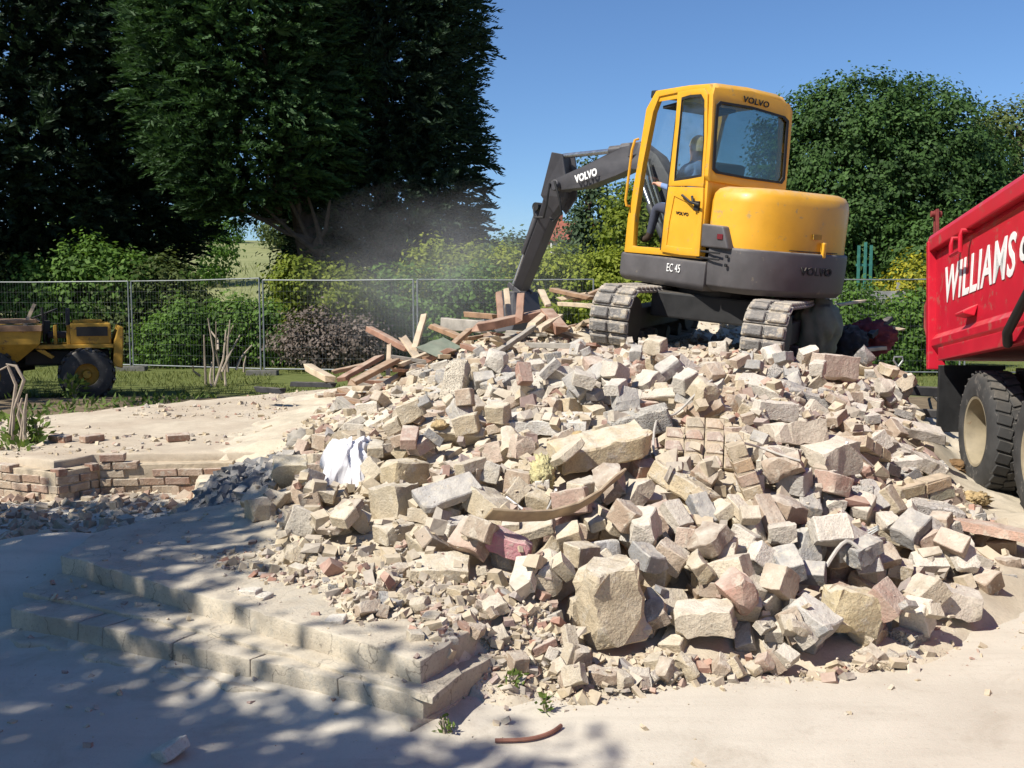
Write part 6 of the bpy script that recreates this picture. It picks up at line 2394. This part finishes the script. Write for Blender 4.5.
# ------------------------------------------------------------------ mesh fence panels
def fence_panel(a, b, label, sag=0.0):
    a, b = Vector(a), Vector(b)
    t = empty('mesh_fence', a, label, 'fence', 'temporary mesh fence panels along the garden edge')
    d = b - a
    L = d.length
    u = d / L
    fr = MB()
    zb, zt = .14, 2.02
    build('frame_post', MB().tube([Vector((0, 0, .02)), Vector((0, 0, zt))], .018, 8), 'galvanised', t, 0, 1, True)
    build('frame_post', MB().tube([d + Vector((0, 0, .02)), d + Vector((0, 0, zt + sag))], .018, 8), 'galvanised', t, 0, 1, True)
    rl = MB().tube([Vector((0, 0, zt)), d * .5 + Vector((0, 0, zt + sag * .5 - .012)), d + Vector((0, 0, zt + sag))], .014, 8)
    build('top_rail', rl, 'galvanised', t, 0, 1, True)
    rl = MB().tube([Vector((0, 0, zb)), d + Vector((0, 0, zb))], .014, 8)
    build('bottom_rail', rl, 'galvanised', t, 0, 1, True)
    V, F = [], []
    mb = MB()
    n = int(L / .075)
    for k in range(1, n):
        p = u * (L * k / n)
        mb.tube([p + Vector((0, 0, zb)), p + Vector((0, 0, zt + sag * k / n))], .0009, 3, False)
    for k in range(1, 8):
        z = zb + (zt - zb) * k / 8
        bow = random.uniform(-.02, .02)
        mb.tube([Vector((0, 0, z)), d * .5 + Vector((0, 0, z + bow)), d + Vector((0, 0, z + sag * k / 8))], .0015, 3, False)
    m = link('wire_mesh', mb.mesh('wire_mesh', fix=False), 'galvanised', t)
    m['kind'] = 'stuff'


def gnd(px, d):
    p = D(px, 300, d)
    return Vector((p.x, d, float(ground_z(np.array(p.x), np.array(d)))))


FP = [gnd(-60, 23.6), gnd(129, 22.6), gnd(260, 21.3), gnd(414, 20.7), gnd(594, 20.6)]
labs = ['mesh fence panel behind the dumper', 'mesh fence panel in front of the bare pruned stems', 'mesh fence panel before the lime green shrub', 'mesh fence panel seen through the dust under the digger arm']
for i in range(4):
    off = (FP[i + 1] - FP[i]).normalized() * .07
    fence_panel(FP[i] + off * (1 if i else 0), FP[i + 1] - off * .2, labs[i], .04 if i == 1 else 0)
FR = [gnd(800, 20.5), gnd(962, 20.2), gnd(1130, 20.2)]
fence_panel(FR[0], FR[1], 'mesh fence panel between the digger and the tipper')
fence_panel(FR[1] + Vector((.1, 0, 0)), FR[2], 'mesh fence panel behind the tipper body')
for p, lab in ((FP[1], 'fence foot block beside the dumper'), (FP[2], 'fence foot block at the joint left of the lime shrub'), (FP[3], 'fence foot block at the joint hidden behind the timber'), (FR[1], 'fence foot block behind the tipper')):
    f_ = MB().box((0, 0, .055), (.66, .24, .13))
    o = build('ballast_block', f_, 'foot_block', None, .02)
    o.location = p + Vector((.02, 0, -.01))
    tag(o, lab, 'foot block', 'fence foot blocks')

# weathered board panel at the back right
bp = empty('board_panel', gnd(868, 23.0), 'weathered grey panel of horizontal boards behind the digger', 'panel')
for k in range(8):
    m_ = MB().box((random.uniform(-.02, .02), random.uniform(-.01, .01), .20 + k * .215), (1.75, .03, .195))
    build('board', m_, 'weathered_board', bp, .005, 1)
for sx in (-.7, .7):
    build('batten', MB().box((sx, .05, 1.0), (.07, .05, 2.0)), 'weathered_board', bp)
gp = empty('garden_trellis', gnd(864, 24.5), 'teal painted trellis posts in front of the round tree', 'trellis')
for sx in (-.16, 0, .14):
    build('post', MB().box((sx, 0, 1.5), (.06, .05, 3.0 - abs(sx))), 'green_paint', gp)
build('crossbar', MB().box((0, .04, 2.45), (.42, .03, .06)), 'green_paint', gp)
build('crossbar', MB().box((0, .04, 1.9), (.42, .03, .06)), 'green_paint', gp)


# ------------------------------------------------------------------ plants
def limb_tubes(mb, base, tips, r0, seed, wob=.25):
    rs = random.Random(seed)
    for t in tips:
        b, t = Vector(base), Vector(t)
        n = 5
        pts = [b.lerp(t, i / n) + Vector((rs.gauss(0, wob), rs.gauss(0, wob), rs.gauss(0, wob * .5))) * (i / n) * (1 if i < n else .2) for i in range(n + 1)]
        mb.tube(pts, [r0 * (1 - .8 * i / n) for i in range(n + 1)], 6)


def cypress(name, label, base, prof, n, mat, seed, spray=.9, lean=0.0, keep=None, group=None, squash=1.0, up=.25, tx=0.0):
    """prof: (height, radius) list; flat feathery sprays hang from the shell of the crown"""
    global RNG
    RNG = np.random.default_rng(seed)
    t = empty(name, base, label, 'tree', group)
    pz = np.array([p[0] for p in prof], float)
    pr = np.array([p[1] for p in prof], float)
    # heights weighted by circumference
    zz = np.linspace(pz[0], pz[-1], 400)
    w = np.interp(zz, pz, pr) + .2
    z = RNG.choice(zz, n, p=w / w.sum()) + RNG.normal(0, .05, n)
    th = RNG.uniform(0, 2 * math.pi, n)
    r = np.interp(z, pz, pr)
    lump = vnoise3(np.stack([np.cos(th) * 2.2, np.sin(th) * 2.2, z * .55 + seed], -1), 1.0)
    lump2 = vnoise3(np.stack([np.cos(th) * 6, np.sin(th) * 6, z * 1.5 + seed], -1), 1.0)
    r = r * (.80 + .28 * lump + .14 * lump2)
    dep = RNG.random(n) ** 1.5
    rr = r * (1 - .75 * dep)
    P = np.stack([rr * np.cos(th), rr * np.sin(th) * squash, z], -1)
    outw = np.stack([np.cos(th), np.sin(th), np.zeros(n)], -1)
    A = nrm(outw + np.stack([RNG.normal(0, .35, n), RNG.normal(0, .35, n), up + RNG.normal(0, .35, n)], -1))
    if keep is not None:
        k_ = keep(P)
        P, A, outw = P[k_], A[k_], outw[k_]
        n = len(P)
    S = nrm(np.cross(A, np.array([0, 0, 1.0]) + RNG.normal(0, .45, (n, 3))))
    L = spray * RNG.uniform(.6, 1.25, n)
    PP, AA, LL = [], [], []
    ts = np.linspace(0.0, 1.0, 10)
    for i, tt in enumerate(ts):
        for sg in (-1, 1):
            droop = np.array([0, 0, -1.0]) * (tt ** 2 * .28) * L[:, None]
            PP.append(P + A * (tt * L)[:, None] + droop)
            AA.append(nrm(A * (.9 if i < 9 else 1.4) + S * sg * (.75 - .35 * tt) + RNG.normal(0, .16, (n, 3)) + np.array([0, 0, -.18])))
            LL.append(L * (.46 - .24 * tt))
    PP, AA, LL = np.concatenate(PP), np.concatenate(AA), np.concatenate(LL)
    me = leaf_mesh('crown', PP, AA, LL, LL * .30)
    link('crown', me, mat, t)
    tm = MB()
    tm.tube([(tx, 0, -.2), (tx * .6, 0, prof[-1][0] * .3), (-.05, .1, prof[-1][0] * .8)], [.36, .26, .06], 10)
    rs = random.Random(seed)
    tips = []
    for k in range(26):
        z_ = rs.uniform(max(.12 * prof[-1][0], prof[0][0] + .9), .8 * prof[-1][0])
        a = rs.uniform(0, 6.28)
        rad = float(np.interp(z_, pz, pr)) * .8
        limb_tubes(tm, (tx * .4, 0, max(.6, z_ - rad * .45)), [(rad * math.cos(a), rad * math.sin(a) * squash, z_ + .1)], .10, k + seed, .18)
    build('trunk', tm, 'bark', t, 0, 1, True)
    return t


def leafy(name, label, base, blobs, nclump, per, leaf, mat, seed, cat='shrub', group=None, trunk=True, shell=.72, clump=.45, trunk_mat='bark', stems=0):
    """leaf clumps spread through a union of ellipsoids: (cx,cy,cz,rx,ry,rz)"""
    global RNG
    RNG = np.random.default_rng(seed)
    t = empty(name, base, label, cat, group)
    B = np.array(blobs, float)
    vol = (B[:, 3] * B[:, 4] + B[:, 4] * B[:, 5] + B[:, 3] * B[:, 5])
    bi = RNG.choice(len(B), nclump, p=vol / vol.sum())
    d = rnd_unit(nclump)
    rad = shell + (1 - shell) * RNG.random(nclump) ** .6
    rad *= .78 + .42 * vnoise3(d * 2.8 + bi[:, None] * 3 + seed, 1.0)
    C = B[bi, :3] + d * B[bi, 3:] * rad[:, None]
    ok = C[:, 2] > .05
    C, d = C[ok], d[ok]
    n = len(C)
    off = RNG.normal(0, 1, (n * per, 3)) * RNG.uniform(.45, 1.2, (n, 1)).repeat(per, 0) * np.array([1, 1, .62])
    Pl = np.repeat(C, per, 0) + off * clump
    dd = np.repeat(d, per, 0)
    nl = nrm(off * .5 + dd * .7 + np.array([0, 0, .45]) + rnd_unit(n * per) * .75)     # leaves face out of their clump
    A = nrm(np.cross(nl, rnd_unit(n * per)))
    Ls = leaf * RNG.uniform(.6, 1.35, n * per)
    me = leaf_mesh('crown', Pl, A, Ls, Ls * .62, np.cross(nl, A))
    link('crown', me, mat, t)
    if trunk:
        rs = random.Random(seed)
        tm = MB()
        top = B[np.argmax(B[:, 2])]
        if stems:
            for k in range(stems):
                b = B[rs.randrange(len(B))]
                tm.tube([(rs.gauss(0, .15), rs.gauss(0, .1), -.05), (b[0] * .5, b[1] * .5, b[2] * .6), (b[0], b[1], b[2] + b[5] * .4)], [.035, .025, .01], 6)
        else:
            hgt = top[2]
            r0 = max(.05, hgt * .035)
            tm.tube([(0, 0, -.2), (.04, .02, hgt * .5), (0, 0, hgt)], [r0 * 1.3, r0, r0 * .4], 9)
            for b in B:
                limb_tubes(tm, (0, 0, min(b[2] * .55, hgt * .6)), [(b[0] + rs.gauss(0, b[3] * .3), b[1], b[2] + b[5] * .3) for _ in range(2)], r0 * .5, rs.randrange(999), .12)
        build('trunk', tm, trunk_mat, t, 0, 1, True)
    return t


# the two big cypresses on the left and their neighbours outside the picture
PC = [(3.7, .8), (4.3, 2.0), (5.2, 2.5), (6.4, 2.75), (8.2, 2.9), (11, 2.85), (13, 2.6), (15, 1.7), (16.5, .3)]


def keep_c(P):      # undercut where the limbs show
    lim = 3.7 + np.clip(-P[:, 0] - .4, 0, 5) * .75 + np.clip(P[:, 0] - .8, 0, 5) * .15
    return P[:, 2] > lim + (vnoise3(P, .8) - .5) * 1.0


tree_a = cypress('cypress_tree', 'tall cypress with its sunlit left side and bare low limbs', gnd(250, 27), PC, 10500, 'cypress', 3, .60, keep=keep_c, group='big cypress trees', tx=2.1)
PB2 = [(.6, 1.5), (1.6, 2.2), (3, 2.5), (5, 2.6), (8, 2.65), (11, 2.6), (13, 1.8), (15, 1.2), (16.5, .3)]
cypress('cypress_tree', 'dark columnar cypress in the shade of its neighbour, left of the digger', gnd(384, 29), PB2, 13000, 'cypress_shaded', 4, .56, group='big cypress trees')
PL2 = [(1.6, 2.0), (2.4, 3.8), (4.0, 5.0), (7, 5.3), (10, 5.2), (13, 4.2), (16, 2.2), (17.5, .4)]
cypress('cypress_tree', 'almost black cypress filling the upper left corner', gnd(28, 30), PL2, 15000, 'cypress_shaded', 5, .70, group='big cypress trees')
b_ = Vector((-21.5, 24, 0))
cypress('cypress_tree', 'cypress of the same row standing left outside the picture', b_, PL2, 3200, 'cypress_shaded', 6, 1.2, group='big cypress trees')
# bare limbs of the sunlit cypress
l0 = Vector(tree_a.location)
for a, b in (((318, 252), (262, 205)), ((312, 240), (252, 214)), ((308, 238), (278, 180)), ((322, 255), (306, 190)), ((300, 226), (290, 172)), ((286, 222), (232, 206)), ((314, 246), (330, 200))):
    p, q_ = D(*a, 26.6) - l0, D(*b, 26.2) - l0
    m_ = (p + q_) / 2 + Vector((.1, 0, -.15))
    build('limb', MB().tube([p, m_, q_], [.09, .065, .03], 6), 'bark', tree_a, 0, 1, True)

leafy('dumper_shade_tree', 'unseen tree outside the left edge, placed to shade the dumper', (-14.0, 11.6, 0), [(0, 0, 6.0, 2.8, 2.8, 3.0), (2, .6, 7.6, 2.2, 2.2, 1.8), (-1, 2, 7.2, 2.2, 2.2, 2.0)], 170, 26, .24, 'mid_green', 79, 'tree', None, shell=.4, clump=.4)  # out-of-view tree put in to throw shade on the dumper
# round dense tree behind the digger
leafy('round_tree', 'large dark green round-topped tree behind the digger', gnd(874, 30.5),
      [(0, 0, 4.2, 3.7, 3.0, 4.1), (-2.2, -.3, 4.0, 2.0, 2.0, 3.6), (2.3, -.2, 3.6, 2.1, 2.0, 3.4), (-1.0, -.6, 5.8, 2.2, 2.0, 2.2), (1.0, -.5, 5.5, 2.3, 2.0, 2.2)],
      1900, 66, .13, 'holm', 12, 'tree', None, shell=.74, clump=.24)
leafy('loose_tree', 'thin-crowned tree rising behind the tipper at the right edge', gnd(1012, 36),
      [(0, 0, 5.8, 1.6, 1.5, 3.0), (1.8, 0, 6.3, 1.6, 1.5, 2.6), (-.8, 0, 7.6, .7, .7, 1.0), (.6, -.3, 3.6, 2.2, 1.6, 3.0)], 560, 30, .17, 'olive_green', 14, 'tree', None, shell=.5, clump=.32)
leafy('dark_tree', 'dark leafy bush mass behind the tipper tailgate', gnd(960, 27), [(0, 0, 2.0, 2.4, 1.2, 2.2), (2.8, 0, 2.4, 2.0, 1.4, 2.6)], 900, 26, .14, 'holm', 15, 'shrub', None, shell=.6, clump=.28)
# hedge and shrubs behind the fence, right to left
hb_ = []
for k in range(15):
    hb_.append((-3.2 + k * .46, random.uniform(-.2, .2), 1.45 + random.uniform(-.06, .1), .62, .8, 1.55 + random.uniform(-.12, .12)))
leafy('hedge', 'long yellow-green clipped hedge behind the digger arm', gnd(540, 26), hb_, 1900, 26, .12, 'hedge_green', 17, 'hedge', None, shell=.8, clump=.16, stems=18)
leafy('lime_shrub', 'bright yellow-green shrub showing left of the cab', gnd(628, 27.5), [(0, 0, 2.6, .9, .9, 2.2), (.5, 0, 3.5, .6, .6, 1.4), (-.4, 0, 1.6, .8, .8, 1.5)], 420, 28, .13, 'lime_green', 18, 'shrub', None, shell=.6, clump=.2, stems=6)
leafy('dusty_shrub', 'grey-green shrub in the dust right of the middle cypress', gnd(420, 24.5), [(0, 0, 1.2, 1.5, .9, 1.3), (1.3, .2, 1.3, 1.2, .9, 1.3), (-.9, 0, 1.0, .9, .8, 1.0)], 560, 26, .12, 'mid_green', 19, 'shrub', None, shell=.55, clump=.2, stems=7)
leafy('flowering_shrub', 'shrub with yellow flowers left of the tipper tail', gnd(912, 23.5), [(0, 0, 1.75, .85, .6, .95), (.8, 0, 1.5, .8, .6, .9), (-.3, 0, 1.2, .7, .6, .8)], 330, 26, .10, 'flower_yellow', 20, 'shrub', None, shell=.55, clump=.16, stems=6)
leafy('ivy_shrub', 'green ivy-like shrub growing on the fence left of the tipper', gnd(906, 21.4), [(0, 0, .8, .9, .5, .95), (.7, 0, .7, .7, .5, .8), (-.55, 0, .6, .55, .4, .75), (.2, 0, 1.3, .6, .4, .5)], 420, 26, .10, 'mid_green', 22, 'shrub', None, shell=.5, clump=.17, stems=8)
leafy('low_shrub', 'small green shrub below the weathered boards', gnd(846, 21.6), [(0, 0, .8, .55, .4, .9), (.3, 0, 1.5, .4, .4, .55)], 200, 24, .09, 'mid_green', 23, 'shrub', None, shell=.5, clump=.15, stems=5)
leafy('leafy_shrub', 'bright green leafy shrub left above the dumper', gnd(92, 25), [(0, 0, 1.6, 1.3, .9, 1.6), (.9, 0, 1.9, .8, .7, 1.0), (-1.2, 0, 1.4, .9, .8, 1.3)], 560, 26, .13, 'mid_green', 24, 'shrub', None, shell=.6, clump=.2, stems=8)
leafy('leafy_shrub', 'dense shrub at the far left edge above the skip', gnd(12, 25.5), [(0, 0, 1.3, 1.3, .9, 1.4), (-1.5, 0, 1.4, 1.2, .9, 1.5), (1.3, .1, 1.2, .8, .8, 1.2)], 560, 26, .13, 'olive_green', 25, 'shrub', None, shell=.6, clump=.2, stems=7)
leafy('leafy_shrub', 'olive shrub with reddish tips between dumper and bare stems', gnd(158, 25), [(0, 0, 1.3, 1.0, .8, 1.3), (.7, 0, 1.2, .7, .7, 1.1), (-.8, 0, 1.3, .8, .8, 1.3)], 560, 26, .12, 'olive_green', 26, 'shrub', None, shell=.6, clump=.2, stems=7)
leafy('leafy_shrub', 'dark shrub behind the bare pruned stems', gnd(236, 24.2), [(0, 0, .8, 1.1, .7, .85), (1.0, 0, .85, .8, .7, .85)], 420, 26, .11, 'mid_green', 27, 'shrub', None, shell=.55, clump=.19, stems=6)
leafy('lime_shrub', 'yellow-green shrub behind the fence right of the joint', gnd(322, 23), [(0, 0, 1.75, .95, .6, .75), (.7, 0, 1.6, .6, .5, .65), (-.5, 0, 2.0, .6, .5, .5)], 400, 26, .11, 'lime_green', 28, 'shrub', None, shell=.5, clump=.17, stems=6)
leafy('twiggy_shrub', 'purplish brown twiggy shrub under the yellow-green one', gnd(318, 22.4), [(0, 0, .7, 1.1, .5, .7), (.9, 0, .6, .7, .5, .6)], 300, 26, .09, 'purple_twig', 29, 'shrub', None, shell=.3, clump=.2, stems=12)
leafy('weeping_shrub', 'trailing green shrub low behind the second fence panel', gnd(165, 23.6), [(0, 0, .6, .8, .4, .7), (.5, 0, .9, .5, .4, .8)], 240, 26, .10, 'mid_green', 30, 'shrub', None, shell=.5, clump=.16, stems=5)
# farther trees
def far(px, d, blobs, mat, seed, label, leaf=.26, ncl=260, name='far_tree', **kw):
    leafy(name, label, gnd(px, d), blobs, ncl, 26, leaf, mat, seed, 'tree', 'trees beyond the garden', clump=kw.pop('clump', .45), **kw)


far(205, 100, [(0, 0, 1.2, 1.8, 1.4, 1.5), (2.2, 0, 1.0, 1.8, 1.4, 1.2), (-2.5, 0, 1.2, 2.0, 1.6, 1.5)], 'mid_green', 41, 'clump of trees at the top of the field seen in the gap')
far(280, 92, [(0, 0, 1.8, 1.8, 1.4, 1.9), (2.0, 0, 1.5, 1.6, 1.4, 1.6)], 'olive_green', 42, 'olive bush right of the gap under the cypress')
far(306, 36, [(0, 0, 1.6, 1.1, 1.0, 1.8), (1.2, 0, 1.2, 1.2, 1.0, 1.3)], 'mid_green', 43, 'green bush below the bare cypress limbs', .18, 300, 'garden_bush')
far(512, 50, [(0, 0, 1.9, 1.7, 1.4, 1.9), (-1.0, 0, 1.3, 1.6, 1.2, 1.4), (.9, 0, 1.4, 1.2, 1.2, 1.5)], 'bluish_far', 44, 'bluish green tree beyond the hedge left of the arm', .22, 330)
far(440, 60, [(0, 0, 1.6, 1.6, 1.5, 1.9), (-2, 0, 1.6, 2, 1.5, 2.4)], 'bluish_far', 45, 'hazy tree just right of the middle cypress', .26, 280)
far(587, 48, [(0, 0, 2.6, 1.3, 1.1, 2.2), (.2, 0, 5.0, .9, .9, 2.0), (-.5, 0, 3.6, .9, .9, 1.6), (.1, 0, 6.6, .45, .45, 1.0)], 'bluish_far', 46, 'tall thin dark tree seen through the arm', .2, 330, clump=.3)
far(612, 52, [(0, 0, 2.6, 1.4, 1.2, 2.4), (.8, 0, 4.4, 1.0, 1.0, 2.0)], 'bluish_far', 47, 'second dark tree between arm and cab', .22, 280, clump=.35)
far(662, 46, [(0, 0, 3.0, 1.6, 1.3, 2.8), (.8, 0, 4.8, 1.3, 1.1, 2.0), (-.8, 0, 4.2, 1.0, 1.0, 1.6)], 'bluish_far', 48, 'tree showing through the open front of the cab', .2, 380, clump=.35)
far(735, 48, [(0, 0, 3.0, 2.2, 1.6, 3.0), (1.5, 0, 3.4, 1.6, 1.4, 2.6)], 'mid_green', 49, 'tree showing through the rear cab window', .22, 330)
far(470, 85, [(0, 0, .6, 2.6, 2, .7), (3.5, 0, .5, 2.4, 2, .6)], 'bluish_far', 50, 'low far scrub on the skyline beside the cypress', .34, 200)
far(130, 62, [(0, 0, 2.4, 3.0, 2, 2.6), (4, 0, 2.0, 2.6, 2, 2.2), (-4, 0, 2.2, 3, 2, 2.4)], 'mid_green', 51, 'row of bushes behind the black cypress', .3, 300)
for k, px in enumerate((700, 780, 850, 940, 1010, 1080)):
    far(px, 62, [(0, 0, 2.2, 3.2, 2, 2.6), (2.6, 0, 2.4, 2.4, 2, 2.4)], 'mid_green', 60 + k, 'backdrop tree hidden mostly behind the digger and the round tree', .34, 160)

# house far behind the hedge
hs = empty('house', gnd(577, 66), 'far white house with a red roof half hidden behind the hedge', 'house')
build('wall', MB().box((0, 0, 1.1), (3.4, 4, 2.3)), 'house_white', hs)
rf = build('roof', MB().prism([(-2.6, -2.3, 2.2), (2.0, -2.3, 2.2), (1.4, 0, 3.5), (-2.0, 0, 3.5)], (0, .01, .12)).prism([(-2.6, 2.3, 2.2), (2.0, 2.3, 2.2), (1.4, .02, 3.5), (-2.0, .02, 3.5)], (0, -.01, .12)), 'roof_red', hs)
build('chimney', MB().box((-1.2, .3, 3.7), (.5, .5, 1.0)), 'roof_red', rf)
for sx in (-.9, .9):
    w_ = build('window', MB().box((sx, -2.02, 1.5), (.9, .06, 1.0)), 'house_white', hs)
    build('pane', MB().box((sx, -2.06, 1.5), (.76, .03, .86)), 'window_dark', w_)

# bare pruned stems in front of the fence
ps = empty('pruned_stems', gnd(214, 18.6), 'bare pale stems of a cut-back shrub in front of the fence', 'shrub')
p0 = Vector(ps.location)
rs = random.Random(9)
for (a, b) in (((214, 388), (208, 318)), ((214, 388), (226, 330)), ((222, 380), (216, 322)), ((222, 372), (240, 335)), ((206, 385), (204, 335)), ((228, 372), (230, 320)), ((236, 370), (252, 345)),
               ((212, 392), (212, 362)), ((226, 392), (227, 355)), ((200, 376), (193, 366)), ((244, 372), (246, 356)), ((218, 350), (210, 330)), ((225, 350), (233, 326))):
    q0, q1 = D(*a, 18.6 + rs.uniform(-.2, .4)) - p0, D(*b, 18.6 + rs.uniform(-.2, .4)) - p0
    build('stem', MB().tube([q0, (q0 + q1) / 2 + Vector((rs.gauss(0, .04), 0, 0)), q1], [.025, .02, .012], 6), 'pale_bark', ps, 0, 1, True)


# weeds and grass
def blades(name, label, X, Y, Z, hgt, mat, spread=.35, wid=.10, kind='stuff', cat='grass'):
    n = len(X)
    P = np.stack([X, Y, Z], -1)
    A = nrm(np.stack([RNG.normal(0, spread, n), RNG.normal(0, spread, n), np.ones(n)], -1))
    L = hgt * RNG.uniform(.4, 1.2, n)
    o = link(name, leaf_mesh(name, P, A, L, L * wid), mat)
    return tag(o, label, cat, kind=kind)


n = 26000
X = RNG.uniform(-13, 12, n)
Y = RNG.uniform(16.6, 23.5, n)
ok = vnoise2(X, Y, .9, 15) > .34
X, Y = X[ok], Y[ok]
blades('grass', 'short green grass between the slab and the fence', X, Y, ground_z(X, Y), .10, 'grass', .5, .14)
n = 3500
X = RNG.uniform(-12, -1.5, n)
Y = RNG.uniform(12.8, 16.2, n)
ok = (vnoise2(X, Y, 1.1, 16) > .56) & ~pip(X, Y, SLAB)
X, Y = X[ok], Y[ok]
blades('verge_weeds', 'straggling weeds on the dirt verge behind the slab', X, Y, ground_z(X, Y), .13, 'weed', .9, .34, cat='weeds')
n = 7000
X = RNG.uniform(-24, 6, n)
Y = RNG.uniform(30, 75, n)
blades('field_grass', 'pale long grass of the rising field', X, Y, ground_z(X, Y), .5, 'grass', .35, .07)


def weed(px, py, z, h, label, n=60, leaf=.09, mat='weed', name='weed_plant'):
    global RNG
    RNG = np.random.default_rng(int(px * 3 + py))
    p = G(px, py, z)
    t = empty(name, p, label, 'plant')
    zz = RNG.random(n) * h
    P = np.stack([RNG.normal(0, h * .22, n), RNG.normal(0, h * .22, n), zz], -1)
    A = nrm(np.stack([P[:, 0], P[:, 1], np.full(n, .1)], -1) * 4 + rnd_unit(n) * .5)
    link('leaves', leaf_mesh('leaves', P, A, leaf * RNG.uniform(.6, 1.3, n), leaf * .5), mat, t)
    mb = MB()
    for k in range(5):
        mb.tube([(0, 0, -.02), (random.gauss(0, h * .1), random.gauss(0, h * .1), h * .5), (random.gauss(0, h * .2), random.gauss(0, h * .2), h)], [.008, .006, .003], 5)
    build('stem', mb, 'pale_bark', t)


weed(74, 400, .05, .32, 'green weed in front of the dumper wheel', 90, .12)
weed(20, 448, .15, .32, 'green weed by the left end of the brick stub', 120, .10)
weed(17, 480, -.1, .36, 'green weed growing up the left face of the brick stub', 120, .09)
weed(37, 446, .18, .22, 'small weed on the slab corner', 60, .08)
weed(515, 690, .02, .07, 'tiny green sprig by the broken step corner', 40, .035)
weed(545, 712, .0, .06, 'tiny green sprig on the yard dust', 34, .03)
weed(445, 735, .0, .06, 'tiny green sprig under the step corner', 34, .03)
bs = empty('bare_shoots', G(24, 446, .17), 'bent bare shoots at the left edge of the slab', 'shrub')
b0 = Vector(bs.location)
for pts in (((8, 446), (16, 385), (8, 366), (-4, 372)), ((12, 448), (14, 410), (24, 380), (16, 366), (6, 364)), ((20, 446), (24, 415), (14, 396)), ((24, 448), (25, 410), (27, 394)), ((28, 446), (18, 415), (22, 398))):
    pp = [D(a, b, 9.6) - b0 for a, b in pts]
    build('stem', MB().tube(pp, [.016] * (len(pp) - 1) + [.007], 6), 'pale_bark', bs, 0, 1, True)

# tree outside the picture on the left that shades the steps
leafy('shade_tree', 'broad tree outside the left edge that shades the steps', (-9.05, 1.5, 0),
      [(0.6, 0.2, 6.0, 2.2, 2.1, 1.5), (-.6, 1.4, 6.3, 1.8, 1.7, 1.3), (2.0, -.5, 5.6, 1.6, 1.4, 1.1), (.6, 2.3, 5.8, 1.6, 1.3, 1.2), (1.6, 1.2, 6.4, 1.6, 1.5, 1.0), (-1.5, -.5, 6.0, 1.8, 1.8, 1.4), (3.9, -1.35, 5.3, 1.2, .7, .7), (2.9, -1.4, 5.5, 1.4, .9, .8)], 1080, 26, .18, 'mid_green', 77, 'tree', None, shell=.3, clump=.30)

for k, (x_, y_, h_) in enumerate(((-11.0, -2.5, 6.5), (-7.5, -6.0, 7.0), (-16.0, 1.0, 7.0))):  # unseen trees, added to hold back sky light from the shaded foreground
    leafy('sky_block_tree', ['added tree behind the viewer to the left, blocking sky light', 'added tree farthest behind the viewer, blocking sky light', 'added tree outside the left edge, blocking sky light beyond the steps'][k], (x_, y_, 0),
          [(0, 0, h_ - .5, 2.6, 2.6, 2.6), (1.2, .5, h_ - 2, 2.2, 2.2, 2.2), (-1, -.6, h_ - 1.5, 2.2, 2.2, 2.4)], 420, 26, .3, 'mid_green', 90 + k, 'tree', 'added sky-blocking trees outside the picture', shell=.4, clump=.4)

# ------------------------------------------------------------------ dust raised by the bucket
dm_, nt = new_mat('dust_air')
tc = nt.nodes.new('ShaderNodeTexCoord')
ln = N(nt, 'ShaderNodeVectorMath', operation='LENGTH')
nt.links.new(tc.outputs['Object'], ln.inputs[0])
fall = ramp(nt, ln.outputs['Value'], [(0.15, 1.0), (1.0, 0.0)])
nf = ramp(nt, noise_f(nt, tc.outputs['Object'], 1.6, 4, .55, .3), [(0.36, 0.0), (0.68, 1.0)])
mu = N(nt, 'ShaderNodeMath', operation='MULTIPLY')
nt.links.new(fall, mu.inputs[0])
nt.links.new(nf, mu.inputs[1])
mu2 = N(nt, 'ShaderNodeMath', operation='MULTIPLY')
nt.links.new(mu.outputs[0], mu2.inputs[0])
mu2.inputs[1].default_value = 0.22
pv = N(nt, 'ShaderNodeVolumePrincipled')
pv.inputs['Color'].default_value = (.95, .94, .92, 1)
nt.links.new(mu2.outputs[0], pv.inputs['Density'])
vo = nt.nodes.new('ShaderNodeOutputMaterial')
nt.links.new(pv.outputs[0], vo.inputs['Volume'])
bm = bmesh.new()
bmesh.ops.create_icosphere(bm, subdivisions=3, radius=1.0)
me = bpy.data.meshes.new('dust_cloud')
bm.to_mesh(me)
bm.free()
o = link('dust_cloud', me, 'dust_air')
o.location = D(440, 272, 16.6)
o.scale = (2.6, 2.3, 1.6)
tag(o, 'pale dust cloud drifting left from the digger bucket', 'dust', kind='stuff')

# ------------------------------------------------------------------ tell look-alike pieces apart by their order in the view
ORD = ['leftmost', 'second from left', 'third from left', 'fourth from left', 'fifth from left', 'sixth from left', 'seventh from left', 'eighth from left',
       'ninth from left', 'tenth from left', 'eleventh from left', 'twelfth from left', 'thirteenth from left', 'fourteenth from left', 'fifteenth from left', 'sixteenth from left']
bylab = {}
for o in COL.objects:
    if o.parent is None and 'label' in o:
        bylab.setdefault(o['label'], []).append(o)
for lab, obs in bylab.items():
    if len(obs) > 1:
        obs.sort(key=lambda q: q.location.x / max(.1, q.location.y))
        for k, q in enumerate(obs):
            q['label'] = (ORD[k] if k < len(obs) - 1 or len(obs) > 16 else 'rightmost') + ' ' + lab if k < 16 else lab
